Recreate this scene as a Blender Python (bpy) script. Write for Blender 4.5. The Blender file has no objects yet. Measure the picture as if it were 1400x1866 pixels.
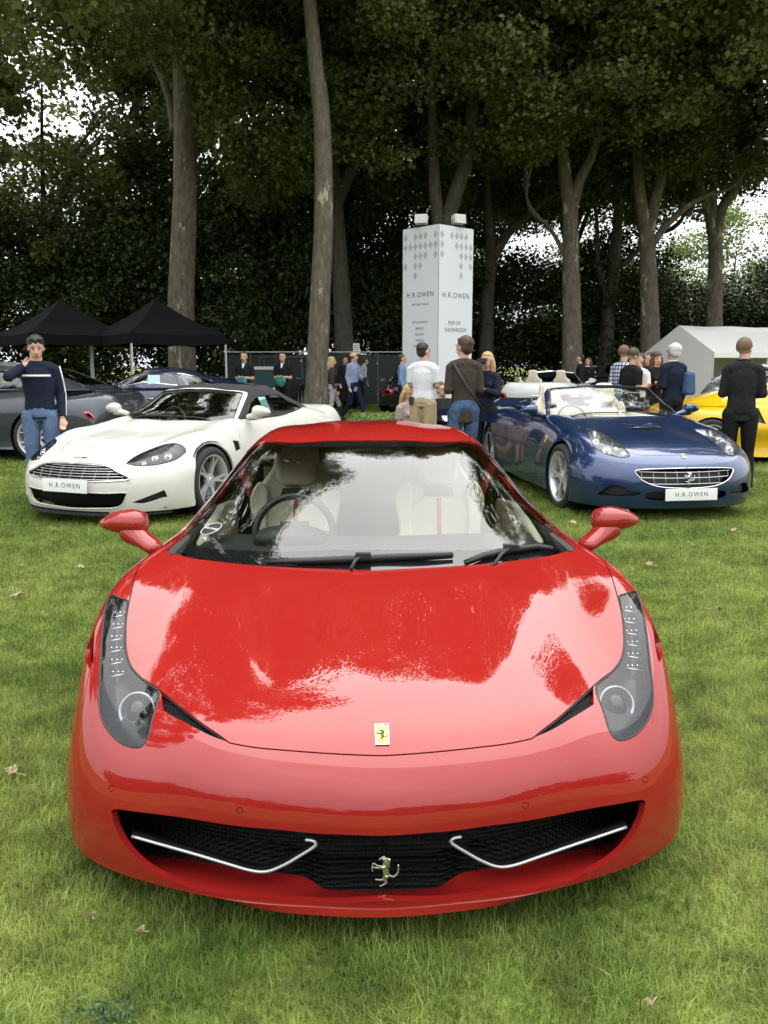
import bpy, bmesh, math, random
import numpy as np
from mathutils import Vector, Matrix, Quaternion, noise
from mathutils.bvhtree import BVHTree
from mathutils.geometry import delaunay_2d_cdt

R = math.radians
random.seed(7)
rng = np.random.RandomState(7)
scene = bpy.context.scene
COL = scene.collection

# ------------------------------------------------------------------ camera
CAM_H, PITCH, FOC = 1.52, 9.7, 1582.0
cam_data = bpy.data.cameras.new('camera')
cam = bpy.data.objects.new('camera', cam_data)
COL.objects.link(cam)
cam.location = (0, 0, CAM_H)
cam.rotation_euler = (R(90 - PITCH), 0, 0)
cam_data.sensor_fit = 'VERTICAL'
cam_data.sensor_height = 24.0
cam_data.lens = 24.0 * FOC / 1866.0
cam_data.clip_start = 0.05
cam_data.clip_end = 2000
scene.camera = cam

# ------------------------------------------------------------------ world: overcast sky
SUN_EL, SUN_AZ = 62.0, 12.0
world = bpy.data.worlds.new('World')
scene.world = world
world.use_nodes = True
wn = world.node_tree
wn.nodes.clear()
def wnode(t, **k):
    n = wn.nodes.new(t)
    for a, b in k.items():
        setattr(n, a, b)
    return n
w_out = wnode('ShaderNodeOutputWorld')
w_bg = wnode('ShaderNodeBackground')
w_bg.inputs['Strength'].default_value = 0.112
w_sky = wnode('ShaderNodeTexSky', sky_type='NISHITA', sun_disc=False, sun_elevation=R(SUN_EL), sun_rotation=R(SUN_AZ))
w_sky.dust_density = 4.0
w_mix = wnode('ShaderNodeMixRGB')
w_mix.inputs[0].default_value = 0.93
w_tc = wnode('ShaderNodeTexCoord')
w_noise = wnode('ShaderNodeTexNoise')
w_noise.inputs['Scale'].default_value = 2.2
w_noise.inputs['Detail'].default_value = 5
w_ramp = wnode('ShaderNodeValToRGB')      # soft grey and white cloud cover
w_ramp.color_ramp.elements[0].position = 0.30
w_ramp.color_ramp.elements[0].color = (7.2, 7.6, 8.1, 1)
w_ramp.color_ramp.elements[1].position = 0.72
w_ramp.color_ramp.elements[1].color = (9.8, 9.9, 10.0, 1)
wn.links.new(w_tc.outputs['Generated'], w_noise.inputs['Vector'])
wn.links.new(w_noise.outputs['Fac'], w_ramp.inputs[0])
wn.links.new(w_sky.outputs[0], w_mix.inputs[1])
wn.links.new(w_ramp.outputs[0], w_mix.inputs[2])
w_sep = wnode('ShaderNodeSeparateXYZ')            # an overcast sky is about three times brighter overhead than at the horizon
w_m1 = wnode('ShaderNodeMapRange'); w_m1.inputs[1].default_value = 0.0; w_m1.inputs[2].default_value = 1.0; w_m1.inputs[3].default_value = 0.50; w_m1.inputs[4].default_value = 1.30
w_sc = wnode('ShaderNodeVectorMath', operation='SCALE')
wn.links.new(w_tc.outputs['Generated'], w_sep.inputs[0]); wn.links.new(w_sep.outputs[2], w_m1.inputs[0])
wn.links.new(w_mix.outputs[0], w_sc.inputs[0]); wn.links.new(w_m1.outputs[0], w_sc.inputs[3])
wn.links.new(w_sc.outputs[0], w_bg.inputs['Color'])
wn.links.new(w_bg.outputs[0], w_out.inputs[0])

sun_data = bpy.data.lights.new('sun', 'SUN')
sun_data.energy = 1.15
sun_data.angle = R(90)
sun_data.color = (1.0, 0.96, 0.88)
sun = bpy.data.objects.new('sun', sun_data)
COL.objects.link(sun)
_sd = Vector((math.sin(R(SUN_AZ)) * math.cos(R(SUN_EL)), math.cos(R(SUN_AZ)) * math.cos(R(SUN_EL)), math.sin(R(SUN_EL))))
sun.rotation_euler = _sd.to_track_quat('Z', 'Y').to_euler()

scene.view_settings.view_transform = 'Standard'
scene.view_settings.look = 'None'
scene.view_settings.exposure = 1.58
scene.view_settings.gamma = 1.0
scene.cycles.max_bounces = 8
scene.cycles.transparent_max_bounces = 24
scene.cycles.glossy_bounces = 5
scene.cycles.diffuse_bounces = 4
scene.cycles.transmission_bounces = 6
scene.cycles.caustics_reflective = False
scene.cycles.caustics_refractive = False
scene.cycles.use_denoising = True
scene.cycles.sample_clamp_indirect = 8

# ------------------------------------------------------------------ materials
def new_mat(name):
    m = bpy.data.materials.new(name)
    m.use_nodes = True
    nt = m.node_tree
    b = nt.nodes['Principled BSDF']
    return m, nt, b

def mat(name, col, rough=0.5, metal=0.0, coat=0.0, spec=0.5, noise_amt=0.0, noise_scale=20.0, bump=0.0, bump_scale=60.0,
        sheen=0.0, emit=None, estr=0.0, coat_rough=0.02, trans=0.0, alpha=None):
    m, nt, b = new_mat(name)
    b.inputs['Base Color'].default_value = (*col, 1)
    b.inputs['Roughness'].default_value = rough
    b.inputs['Metallic'].default_value = metal
    b.inputs['Coat Weight'].default_value = coat
    b.inputs['Coat Roughness'].default_value = coat_rough
    b.inputs['Specular IOR Level'].default_value = spec
    b.inputs['Sheen Weight'].default_value = sheen
    if trans:
        b.inputs['Transmission Weight'].default_value = trans
    if emit:
        b.inputs['Emission Color'].default_value = (*emit, 1)
        b.inputs['Emission Strength'].default_value = estr
    if noise_amt or bump:
        tc = nt.nodes.new('ShaderNodeTexCoord')
    if noise_amt:
        n = nt.nodes.new('ShaderNodeTexNoise'); n.inputs['Scale'].default_value = noise_scale
        n.inputs['Detail'].default_value = 6
        nt.links.new(tc.outputs['Object'], n.inputs['Vector'])
        r = nt.nodes.new('ShaderNodeValToRGB')
        r.color_ramp.elements[0].position = 0.3
        r.color_ramp.elements[1].position = 0.7
        r.color_ramp.elements[0].color = (*[c * (1 - noise_amt) for c in col], 1)
        r.color_ramp.elements[1].color = (*[min(1, c * (1 + noise_amt)) for c in col], 1)
        nt.links.new(n.outputs['Fac'], r.inputs[0])
        nt.links.new(r.outputs[0], b.inputs['Base Color'])
    if bump:
        n2 = nt.nodes.new('ShaderNodeTexNoise'); n2.inputs['Scale'].default_value = bump_scale
        n2.inputs['Detail'].default_value = 4
        nt.links.new(tc.outputs['Object'], n2.inputs['Vector'])
        bp = nt.nodes.new('ShaderNodeBump'); bp.inputs['Strength'].default_value = bump
        bp.inputs['Distance'].default_value = 0.01
        nt.links.new(n2.outputs['Fac'], bp.inputs['Height'])
        nt.links.new(bp.outputs[0], b.inputs['Normal'])
    return m

def mat_thin_glass(name, tint=(0.9, 0.95, 0.92), refl=1.0, ior=1.5, base_refl=0.0):
    m, nt, b = new_mat(name)
    nt.nodes.remove(b)
    out = nt.nodes['Material Output']
    tr = nt.nodes.new('ShaderNodeBsdfTransparent'); tr.inputs[0].default_value = (*tint, 1)
    gl = nt.nodes.new('ShaderNodeBsdfGlossy'); gl.inputs['Roughness'].default_value = 0.0
    gl.inputs[0].default_value = (refl, refl, refl, 1)
    fr = nt.nodes.new('ShaderNodeFresnel'); fr.inputs[0].default_value = ior
    mx = nt.nodes.new('ShaderNodeMixShader')
    mp = nt.nodes.new('ShaderNodeMath'); mp.operation = 'ADD'; mp.use_clamp = True
    mp.inputs[1].default_value = base_refl
    nt.links.new(fr.outputs[0], mp.inputs[0])
    nt.links.new(mp.outputs[0], mx.inputs[0])
    nt.links.new(tr.outputs[0], mx.inputs[1]); nt.links.new(gl.outputs[0], mx.inputs[2])
    nt.links.new(mx.outputs[0], out.inputs[0])
    return m

def mat_paint(name, col, metal=0.0, rough=0.35, flake=0.0, coat_ior=1.5):
    m, nt, b = new_mat(name)
    b.inputs['Base Color'].default_value = (*col, 1)
    b.inputs['Roughness'].default_value = rough
    b.inputs['Metallic'].default_value = metal
    b.inputs['Coat Weight'].default_value = 1.0
    b.inputs['Specular IOR Level'].default_value = 0.5 if metal else 0.0
    b.inputs['Coat IOR'].default_value = coat_ior
    b.inputs['Coat Roughness'].default_value = 0.008
    if flake:
        tc = nt.nodes.new('ShaderNodeTexCoord')
        v = nt.nodes.new('ShaderNodeTexVoronoi'); v.inputs['Scale'].default_value = 900
        nt.links.new(tc.outputs['Object'], v.inputs['Vector'])
        r = nt.nodes.new('ShaderNodeMixRGB'); r.inputs[0].default_value = 0
        r.inputs[1].default_value = (*[c * (1 - flake) for c in col], 1)
        r.inputs[2].default_value = (*[min(1, c * (1 + flake)) for c in col], 1)
        s = nt.nodes.new('ShaderNodeSeparateColor')
        nt.links.new(v.outputs['Color'], s.inputs[0])
        nt.links.new(s.outputs[0], r.inputs[0])
        nt.links.new(r.outputs[0], b.inputs['Base Color'])
    return m

# ------------------------------------------------------------------ object helpers
def link(o, parent=None):
    COL.objects.link(o)
    if parent is not None:
        o.parent = parent
    return o

def empty(name, loc=(0, 0, 0), rz=0.0, parent=None):
    o = bpy.data.objects.new(name, None)
    o.location = loc
    o.rotation_euler = (0, 0, rz)
    o.empty_display_size = 0.1
    return link(o, parent)

def tag(o, label=None, cat=None, group=None, kind=None):
    if label: o['label'] = label
    if cat: o['category'] = cat
    if group: o['group'] = group
    if kind: o['kind'] = kind
    return o

def mesh_obj(name, verts, faces, m, parent=None, smooth=False, loc=None, rot=None):
    me = bpy.data.meshes.new(name)
    me.from_pydata([tuple(map(float, v)) for v in verts], [], [tuple(map(int, f)) for f in faces])
    if m is not None:
        for mm in (m if isinstance(m, (list, tuple)) else [m]):
            me.materials.append(mm)
    if smooth:
        me.polygons.foreach_set('use_smooth', [True] * len(me.polygons))
    me.update()
    o = bpy.data.objects.new(name, me)
    if loc is not None: o.location = loc
    if rot is not None: o.rotation_euler = rot
    return link(o, parent)

class MB:
    """collects simple shapes and links them as ONE mesh object"""
    def __init__(s): s.v = []; s.f = []; s.mi = []
    def add(s, verts, faces, mi=0):
        n = len(s.v)
        s.v += [tuple(v) for v in verts]
        s.f += [tuple(i + n for i in f) for f in faces]
        s.mi += [mi] * len(faces)
        return s
    def box(s, c, size, rot=None, mi=0, taper=1.0):
        hx, hy, hz = [q / 2 for q in size]
        P = []
        for z in (-1, 1):
            t = taper if z > 0 else 1.0
            for x, y in ((-1, -1), (1, -1), (1, 1), (-1, 1)):
                P.append(Vector((x * hx * t, y * hy * t, z * hz)))
        if rot is not None: P = [rot @ p for p in P]
        P = [p + Vector(c) for p in P]
        return s.add(P, [(3, 2, 1, 0), (4, 5, 6, 7), (0, 1, 5, 4), (1, 2, 6, 5), (2, 3, 7, 6), (3, 0, 4, 7)], mi)
    def tube(s, pts, r, n=8, mi=0, cap=True, flat=1.0):
        pts = [Vector(p) for p in pts]
        rr = r if isinstance(r, (list, tuple)) else [r] * len(pts)
        rings = []
        up = None
        for i, p in enumerate(pts):
            d = (pts[min(i + 1, len(pts) - 1)] - pts[max(i - 1, 0)])
            if d.length < 1e-9: d = Vector((0, 0, 1))
            d.normalize()
            if up is None:
                up = Vector((0, 0, 1)) if abs(d.z) < 0.8 else Vector((0, 1, 0))
            a = d.cross(up)
            if a.length < 1e-6: a = d.orthogonal()
            a.normalize(); b = d.cross(a).normalized()
            up = b.cross(d) * -1 if False else up
            rings.append([p + (a * math.cos(2 * math.pi * k / n) + b * math.sin(2 * math.pi * k / n) * flat) * rr[i] for k in range(n)])
        V = [q for ring in rings for q in ring]
        F = []
        for i in range(len(pts) - 1):
            for k in range(n):
                k2 = (k + 1) % n
                F.append((i * n + k, i * n + k2, (i + 1) * n + k2, (i + 1) * n + k))
        if cap:
            F.append(tuple(range(n - 1, -1, -1)))
            F.append(tuple((len(pts) - 1) * n + k for k in range(n)))
        return s.add(V, F, mi)
    def lathe(s, prof, n=24, axis='Z', c=(0, 0, 0), mi=0, close=False, rot=None):
        V = []; F = []
        for r_, h_ in prof:
            for k in range(n):
                a = 2 * math.pi * k / n
                if axis == 'Z': q = Vector((r_ * math.cos(a), r_ * math.sin(a), h_))
                elif axis == 'X': q = Vector((h_, r_ * math.cos(a), r_ * math.sin(a)))
                else: q = Vector((r_ * math.sin(a), h_, r_ * math.cos(a)))
                if rot is not None: q = rot @ q
                V.append(q + Vector(c))
        m_ = len(prof)
        for i in range(m_ - 1 + (1 if close else 0)):
            j = (i + 1) % m_
            for k in range(n):
                k2 = (k + 1) % n
                F.append((i * n + k, i * n + k2, j * n + k2, j * n + k))
        return s.add(V, F, mi)
    def ico(s, c, r, sub=2, scale=(1, 1, 1), rot=None, mi=0, jitter=0):
        bm = bmesh.new()
        bmesh.ops.create_icosphere(bm, subdivisions=sub, radius=1)
        V = []
        for v in bm.verts:
            q = Vector((v.co.x * scale[0], v.co.y * scale[1], v.co.z * scale[2])) * r
            if jitter: q *= 1 + jitter * noise.noise(v.co * 2.3 + Vector(c))
            if rot is not None: q = rot @ q
            V.append(q + Vector(c))
        F = [tuple(x.index for x in f.verts) for f in bm.faces]
        bm.free()
        return s.add(V, F, mi)
    def prism(s, poly, depth, M=None, mi=0):
        """poly: 2D outline (any simple polygon, CCW) extruded along local +z by depth, through matrix M"""
        M = M or Matrix.Identity(4)
        n = len(poly)
        tris = delaunay_2d_cdt([Vector(p) for p in poly], [], [list(range(n))], 1, 1e-6)
        co, fa = tris[0], tris[2]
        V = [M @ Vector((p.x, p.y, depth)) for p in co]
        F = [tuple(f) for f in fa]
        k = len(V)
        V += [M @ Vector((p[0], p[1], depth)) for p in poly] + [M @ Vector((p[0], p[1], 0)) for p in poly]
        F += [(k + i, k + n + i, k + n + (i + 1) % n, k + (i + 1) % n) for i in range(n)]
        return s.add(V, F, mi)
    def build(s, name, m, parent=None, smooth=False, loc=None, rot=None, auto=None):
        o = mesh_obj(name, s.v, s.f, m, parent, smooth or auto is not None, loc, rot)
        if isinstance(m, (list, tuple)):
            o.data.polygons.foreach_set('material_index', s.mi)
        if auto is not None:
            sharp_by_angle(o.data, auto)
        return o

def sharp_by_angle(me, ang):
    me.polygons.foreach_set('use_smooth', [True] * len(me.polygons))
    bm = bmesh.new(); bm.from_mesh(me)
    bmesh.ops.remove_doubles(bm, verts=bm.verts, dist=1e-5)
    for e in bm.edges:
        if len(e.link_faces) == 2 and e.calc_face_angle(0) > R(ang): e.smooth = False
    bm.to_mesh(me); bm.free()

def copy_tree(o, parent=None):
    c = o.copy(); COL.objects.link(c)
    if parent is not None: c.parent = parent
    for ch in list(o.children): copy_tree(ch, c)
    return c

def text_mesh(name, txt, size, m, parent, M, depth=0.0, align='CENTER', space=1.0, scale_x=1.0, offset=0.0):
    cu = bpy.data.curves.new(name, 'FONT')
    cu.body = txt; cu.size = size; cu.align_x = align; cu.align_y = 'CENTER'
    cu.space_character = space; cu.extrude = depth; cu.resolution_u = 3
    cu.offset = offset
    o = bpy.data.objects.new(name, cu); COL.objects.link(o)
    dg = bpy.context.evaluated_depsgraph_get(); dg.update()
    me = bpy.data.meshes.new_from_object(o.evaluated_get(dg))
    bpy.data.objects.remove(o); bpy.data.curves.remove(cu)
    me.transform(M @ Matrix.Diagonal((scale_x, 1, 1, 1)))
    me.materials.clear(); me.materials.append(m)
    o = bpy.data.objects.new(name, me)
    return link(o, parent)

def basis(origin, xdir, zdir):
    """matrix whose local x runs along xdir, local z along zdir (normal)"""
    z = Vector(zdir).normalized(); x = Vector(xdir); x = (x - z * x.dot(z)).normalized(); y = z.cross(x)
    M = Matrix((x, y, z)).transposed().to_4x4(); M.translation = Vector(origin)
    return M

# ------------------------------------------------------------------ camera geometry: a pixel of the 1400x1866 photo -> world ray
def ray(px, py):
    p = R(PITCH); dx = (px - 700) / FOC; dz = -(py - 933) / FOC
    return Vector((dx, math.cos(p) + dz * math.sin(p), -math.sin(p) + dz * math.cos(p)))
def at_y(px, py, Y):
    r = ray(px, py); return Vector((0, 0, CAM_H)) + r * (Y / r.y)
def at_z(px, py, z=0.0):
    r = ray(px, py); return Vector((0, 0, CAM_H)) + r * ((z - CAM_H) / r.z)
def ground_y(px, Y, z=0.0):
    """point on the ground at distance Y that sits under picture column px"""
    q = Vector((0, Y, z - CAM_H)); p = R(PITCH)
    fw = q.y * math.cos(p) - q.z * math.sin(p)
    return Vector(((px - 700) / FOC * fw, Y, z))
# ------------------------------------------------------------------ smooth car surfaces
def bspl(t, n):
    """cubic clamped B-spline basis, n control points, values t in 0..1 -> (len(t), n)"""
    t = np.clip(np.asarray(t, float), 0, 1 - 1e-9)
    k = np.concatenate([[0] * 3, np.linspace(0, 1, n - 2), [1] * 3])
    B = np.zeros((len(t), n + 3))
    for i in range(n + 3):
        B[:, i] = (t >= k[i]) & (t < k[i + 1])
    for d in range(1, 4):
        N = np.zeros((len(t), n + 3 - d))
        for i in range(n + 3 - d):
            a = k[i + d] - k[i]; b = k[i + d + 1] - k[i + 1]
            if a > 0: N[:, i] += (t - k[i]) / a * B[:, i]
            if b > 0: N[:, i] += (k[i + d + 1] - t) / b * B[:, i + 1]
        B = N
    return B

class Sheet:
    """half table rows[r][c] = (x,y,z), x>=0, c=0 the centre line; rows run front to back"""
    def __init__(s, rows, lam=2e-3, disp=None, extra=2):
        T = np.array(rows, float)                          # R,C,3
        Rn, C = T.shape[:2]
        M = T[:, ::-1].copy(); M[:, :, 0] *= -1
        full = np.concatenate([M[:, :-1], T], axis=1)      # R, 2C-1
        du = np.linalg.norm(np.diff(T, axis=1), axis=2); u = np.concatenate([[0], np.cumsum(du.mean(0))]); u /= u[-1]
        dv = np.linalg.norm(np.diff(T, axis=0), axis=2); dv = dv / dv.sum(0)
        v = np.concatenate([[0], np.cumsum(dv.mean(1))]); v /= v[-1]
        s.u, s.v = u, v
        uf = (np.concatenate([-u[::-1][:-1], u]) + 1) / 2
        s.nu = 2 * C - 1 + extra; s.nv = Rn + extra
        def solve(t, n, D):
            A = bspl(t, n)
            d2 = np.diff(np.eye(n), 2, axis=0)
            w = np.ones(len(t)); w[0] = w[-1] = 8
            Aw = A * w[:, None]
            return np.linalg.solve(Aw.T @ A + lam * (d2.T @ d2) * 1.0 + 1e-9 * np.eye(n), Aw.T @ D)
        D = full.reshape(Rn, -1)
        P = solve(v, s.nv, D).reshape(s.nv, 2 * C - 1, 3).transpose(1, 0, 2).reshape(2 * C - 1, -1)
        P = solve(uf, s.nu, P).reshape(s.nu, s.nv, 3).transpose(1, 0, 2)
        P = (P + P[:, ::-1] * np.array([-1, 1, 1])) / 2
        s.P = P
        s.disp = disp
        s._bvh()
    def base(s, u, v):
        u = np.atleast_1d(u); v = np.atleast_1d(v)
        Bu = bspl((u + 1) / 2, s.nu); Bv = bspl(v, s.nv)
        return np.einsum('ki,kj,ijd->kd', Bv, Bu, s.P, optimize=True)
    def pos(s, u, v):
        p = s.base(u, v)
        if s.disp is not None: p = s.disp(p, np.atleast_1d(u), np.atleast_1d(v))
        return p
    def nrm(s, u, v, e=1.5e-3):
        u = np.atleast_1d(u).astype(float); v = np.atleast_1d(v).astype(float)
        u0 = np.clip(u - e, -1, 1); u1 = np.clip(u + e, -1, 1); v0 = np.clip(v - e, 0, 1); v1 = np.clip(v + e, 0, 1)
        n = np.cross(s.pos(u1, v) - s.pos(u0, v), s.pos(u, v1) - s.pos(u, v0))
        n = n / np.maximum(1e-12, np.linalg.norm(n, axis=1))[:, None]
        return n
    def _bvh(s, nu=240, nv=260):
        U, V = np.meshgrid(np.linspace(-1, 1, nu), np.linspace(0, 1, nv))
        P = s.pos(U.ravel(), V.ravel())
        s.guv = np.stack([U.ravel(), V.ravel()], 1)
        q = []
        for j in range(nv - 1):
            for i in range(nu - 1):
                a = j * nu + i
                q.append((a, a + 1, a + nu + 1)); q.append((a, a + nu + 1, a + nu))
        s.gp = P; s.gq = q
        s.bvh = BVHTree.FromPolygons([tuple(p) for p in P], q)
        n = s.nrm(np.array([0.0]), np.array([0.5]))[0]
        s.sgn = 1.0 if n[2] > 0 else -1.0
    def _uv(s, loc, idx):
        a, b, c = s.gq[idx]
        A, B, C = (Vector(s.gp[i]) for i in (a, b, c))
        v0, v1, v2 = B - A, C - A, loc - A
        d00, d01, d11, d20, d21 = v0.dot(v0), v0.dot(v1), v1.dot(v1), v2.dot(v0), v2.dot(v1)
        den = d00 * d11 - d01 * d01
        if abs(den) < 1e-16: return tuple(s.guv[a])
        y = (d11 * d20 - d01 * d21) / den; z = (d00 * d21 - d01 * d20) / den
        return tuple(s.guv[a] * (1 - y - z) + s.guv[b] * y + s.guv[c] * z)
    def hit(s, o, d):
        loc, n, idx, dist = s.bvh.ray_cast(Vector(o), Vector(d).normalized())
        return None if loc is None else s._uv(loc, idx)
    def near(s, p):
        loc, n, idx, dist = s.bvh.find_nearest(Vector(p))
        return s._uv(loc, idx)
    def normal(s, u, v): return s.nrm(u, v) * s.sgn

class CarFrame:
    """places a car and turns picture points, side points and top points into surface coordinates"""
    def __init__(s, X, Y, rz, side=-1, scale=1.0):
        s.M = Matrix.Translation((X, Y, 0)) @ Matrix.Rotation(rz, 4, 'Z') @ Matrix.Scale(scale, 4)
        s.inv = s.M.inverted(); s.loc = (X, Y, 0); s.rz = rz; s.scale = scale
    def px(s, sh, x, y, fold=True):
        o = s.inv @ Vector((0, 0, CAM_H)); d = s.inv.to_3x3() @ ray(x, y)
        h = sh.hit(o, d)
        if h is None:      # outside the silhouette: nearest surface point to the ray
            best = None
            d.normalize()
            for k in range(60):
                p = o + d * (0.5 + 0.25 * k)
                loc, n, idx, dist = sh.bvh.find_nearest(p)
                if best is None or dist < best[0]: best = (dist, sh._uv(loc, idx))
            h = best[1]
        u, v = h
        return (abs(u) if fold else u, v)
    def side(sf, sh, y, z):
        h = sh.hit((3, y, z), (-1, 0, 0))
        return h if h is not None else sh.near((1.0, y, z))
    def top(sf, sh, x, y):
        h = sh.hit((x, y, 3), (0, 0, -1))
        return h if h is not None else sh.near((x, y, 0.8))
    def front(sf, sh, x, z):
        h = sh.hit((x, -3, z), (0, 1, 0))
        return h if h is not None else sh.near((x, 0, z))

def smooth_poly(pts, n=6, closed=True, corners=()):
    """Catmull-Rom through pts; indices in corners stay sharp"""
    P = [np.array(p, float) for p in pts]; m = len(P); out = []
    rngi = range(m) if closed else range(m - 1)
    for i in rngi:
        p1 = P[i]; p2 = P[(i + 1) % m]
        p0 = P[(i - 1) % m] if (closed or i > 0) else p1
        p3 = P[(i + 2) % m] if (closed or i + 2 < m) else p2
        if i in corners: p0 = p1 - (p2 - p1)
        if (i + 1) % m in corners: p3 = p2 + (p2 - p1)
        for k in range(n):
            t = k / n
            out.append(0.5 * ((2 * p1) + (-p0 + p2) * t + (2 * p0 - 5 * p1 + 4 * p2 - p3) * t * t + (-p0 + 3 * p1 - 3 * p2 + p3) * t ** 3))
    if not closed: out.append(P[-1])
    return [tuple(q) for q in out]

def in_poly(px, py, poly):
    poly = np.asarray(poly); x = poly[:, 0]; y = poly[:, 1]
    c = np.zeros(len(px), bool); j = len(poly) - 1
    for i in range(len(poly)):
        cond = ((y[i] > py) != (y[j] > py)) & (px < (x[j] - x[i]) * (py - y[i]) / (y[j] - y[i] + 1e-15) + x[i])
        c ^= cond; j = i
    return c

def strip_poly(sh, line, w):
    """closed outline of a strip of real width w (m) along a line in surface coordinates"""
    L = np.array(line, float)
    e = 2e-3
    pu = (sh.pos(L[:, 0] + e, L[:, 1]) - sh.pos(L[:, 0] - e, L[:, 1])) / (2 * e)
    pv = (sh.pos(L[:, 0], np.clip(L[:, 1] + e, 0, 1)) - sh.pos(L[:, 0], np.clip(L[:, 1] - e, 0, 1))) / (2 * e)
    a = np.maximum(0.05, np.linalg.norm(pu, axis=1)); b = np.maximum(0.05, np.linalg.norm(pv, axis=1))
    t = np.gradient(L, axis=0)
    tx = t[:, 0] * a; ty = t[:, 1] * b
    n = np.maximum(1e-9, np.hypot(tx, ty)); tx /= n; ty /= n
    off = np.stack([-ty / a, tx / b], 1) * w / 2
    return [tuple(q) for q in (L + off)] + [tuple(q) for q in (L - off)[::-1]]

def cut_sheet(sh, regions, lines=(), grid=(70, 150), vr=(0, 1), default='body'):
    """triangulates the half surface along region outlines.
    regions: [(name, outline)] first match wins; lines: [(name, outline)] the same, before the regions."""
    allr = list(lines) + list(regions)
    pts = []; edges = []
    for nm, poly in allr:
        n0 = len(pts); m = len(poly)
        for p in poly:
            pts.append((min(max(p[0], 0.0), 1.0), min(max(p[1], vr[0]), vr[1])))
        edges += [(n0 + i, n0 + (i + 1) % m) for i in range(m)]
    cons = np.array(pts) if pts else np.zeros((0, 2))
    gu = np.linspace(0, 1, grid[0]); gv = np.linspace(vr[0], vr[1], grid[1])
    n0 = len(pts)
    U, V = np.meshgrid(gu, gv)
    G = np.stack([U.ravel(), V.ravel()], 1)
    keep = np.ones(len(G), bool)
    if len(cons):
        # drop grid points that crowd the outlines
        cell = {}
        su, sv = gu[1] - gu[0], gv[1] - gv[0]
        dense = []
        for nm, poly in allr:
            Q = np.array(poly + [poly[0]], float)
            for i in range(len(Q) - 1):
                k = max(1, int(max(abs(Q[i + 1, 0] - Q[i, 0]) / (su * .5), abs(Q[i + 1, 1] - Q[i, 1]) / (sv * .5))))
                for t in range(k): dense.append(Q[i] + (Q[i + 1] - Q[i]) * t / k)
        for q in dense: cell.setdefault((int(q[0] / su), int(q[1] / sv)), []).append(q)
        for i, g in enumerate(G):
            if g[0] <= 1e-9 or g[0] >= 1 - 1e-9 or g[1] <= vr[0] + 1e-9 or g[1] >= vr[1] - 1e-9: continue
            ci, cj = int(g[0] / su), int(g[1] / sv)
            for a in (-1, 0, 1):
                for b in (-1, 0, 1):
                    for q in cell.get((ci + a, cj + b), ()):
                        if ((q[0] - g[0]) / su) ** 2 + ((q[1] - g[1]) / sv) ** 2 < 0.12: keep[i] = False
    G = G[keep]
    allp = pts + [tuple(g) for g in G]
    res = delaunay_2d_cdt([Vector(p) for p in allp], edges, [], 0, 1e-7)
    co = np.array([(p.x, p.y) for p in res[0]]); tri = np.array([f for f in res[2]], int)
    a, b, c = co[tri[:, 0]], co[tri[:, 1]], co[tri[:, 2]]
    area = (b[:, 0] - a[:, 0]) * (c[:, 1] - a[:, 1]) - (b[:, 1] - a[:, 1]) * (c[:, 0] - a[:, 0])
    ok = np.abs(area) > 1e-12
    tri = tri[ok]; area = area[ok]
    fl = area < 0
    tri[fl] = tri[fl][:, ::-1]
    cen = co[tri].mean(1)
    lab = np.full(len(tri), -1)
    for i, (nm, poly) in enumerate(allr):
        m = (lab < 0) & in_poly(cen[:, 0], cen[:, 1], poly)
        lab[m] = i
    out = {}
    names = {}
    for i, (nm, poly) in enumerate(allr): names.setdefault(nm, []).append(i)
    names[default] = names.get(default, []) + [-1]
    for nm, ids in names.items():
        t = tri[np.isin(lab, ids)]
        if not len(t): continue
        used = np.unique(t); remap = {k: i for i, k in enumerate(used)}
        out[nm] = (co[used], np.vectorize(remap.get)(t))
    return out

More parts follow.
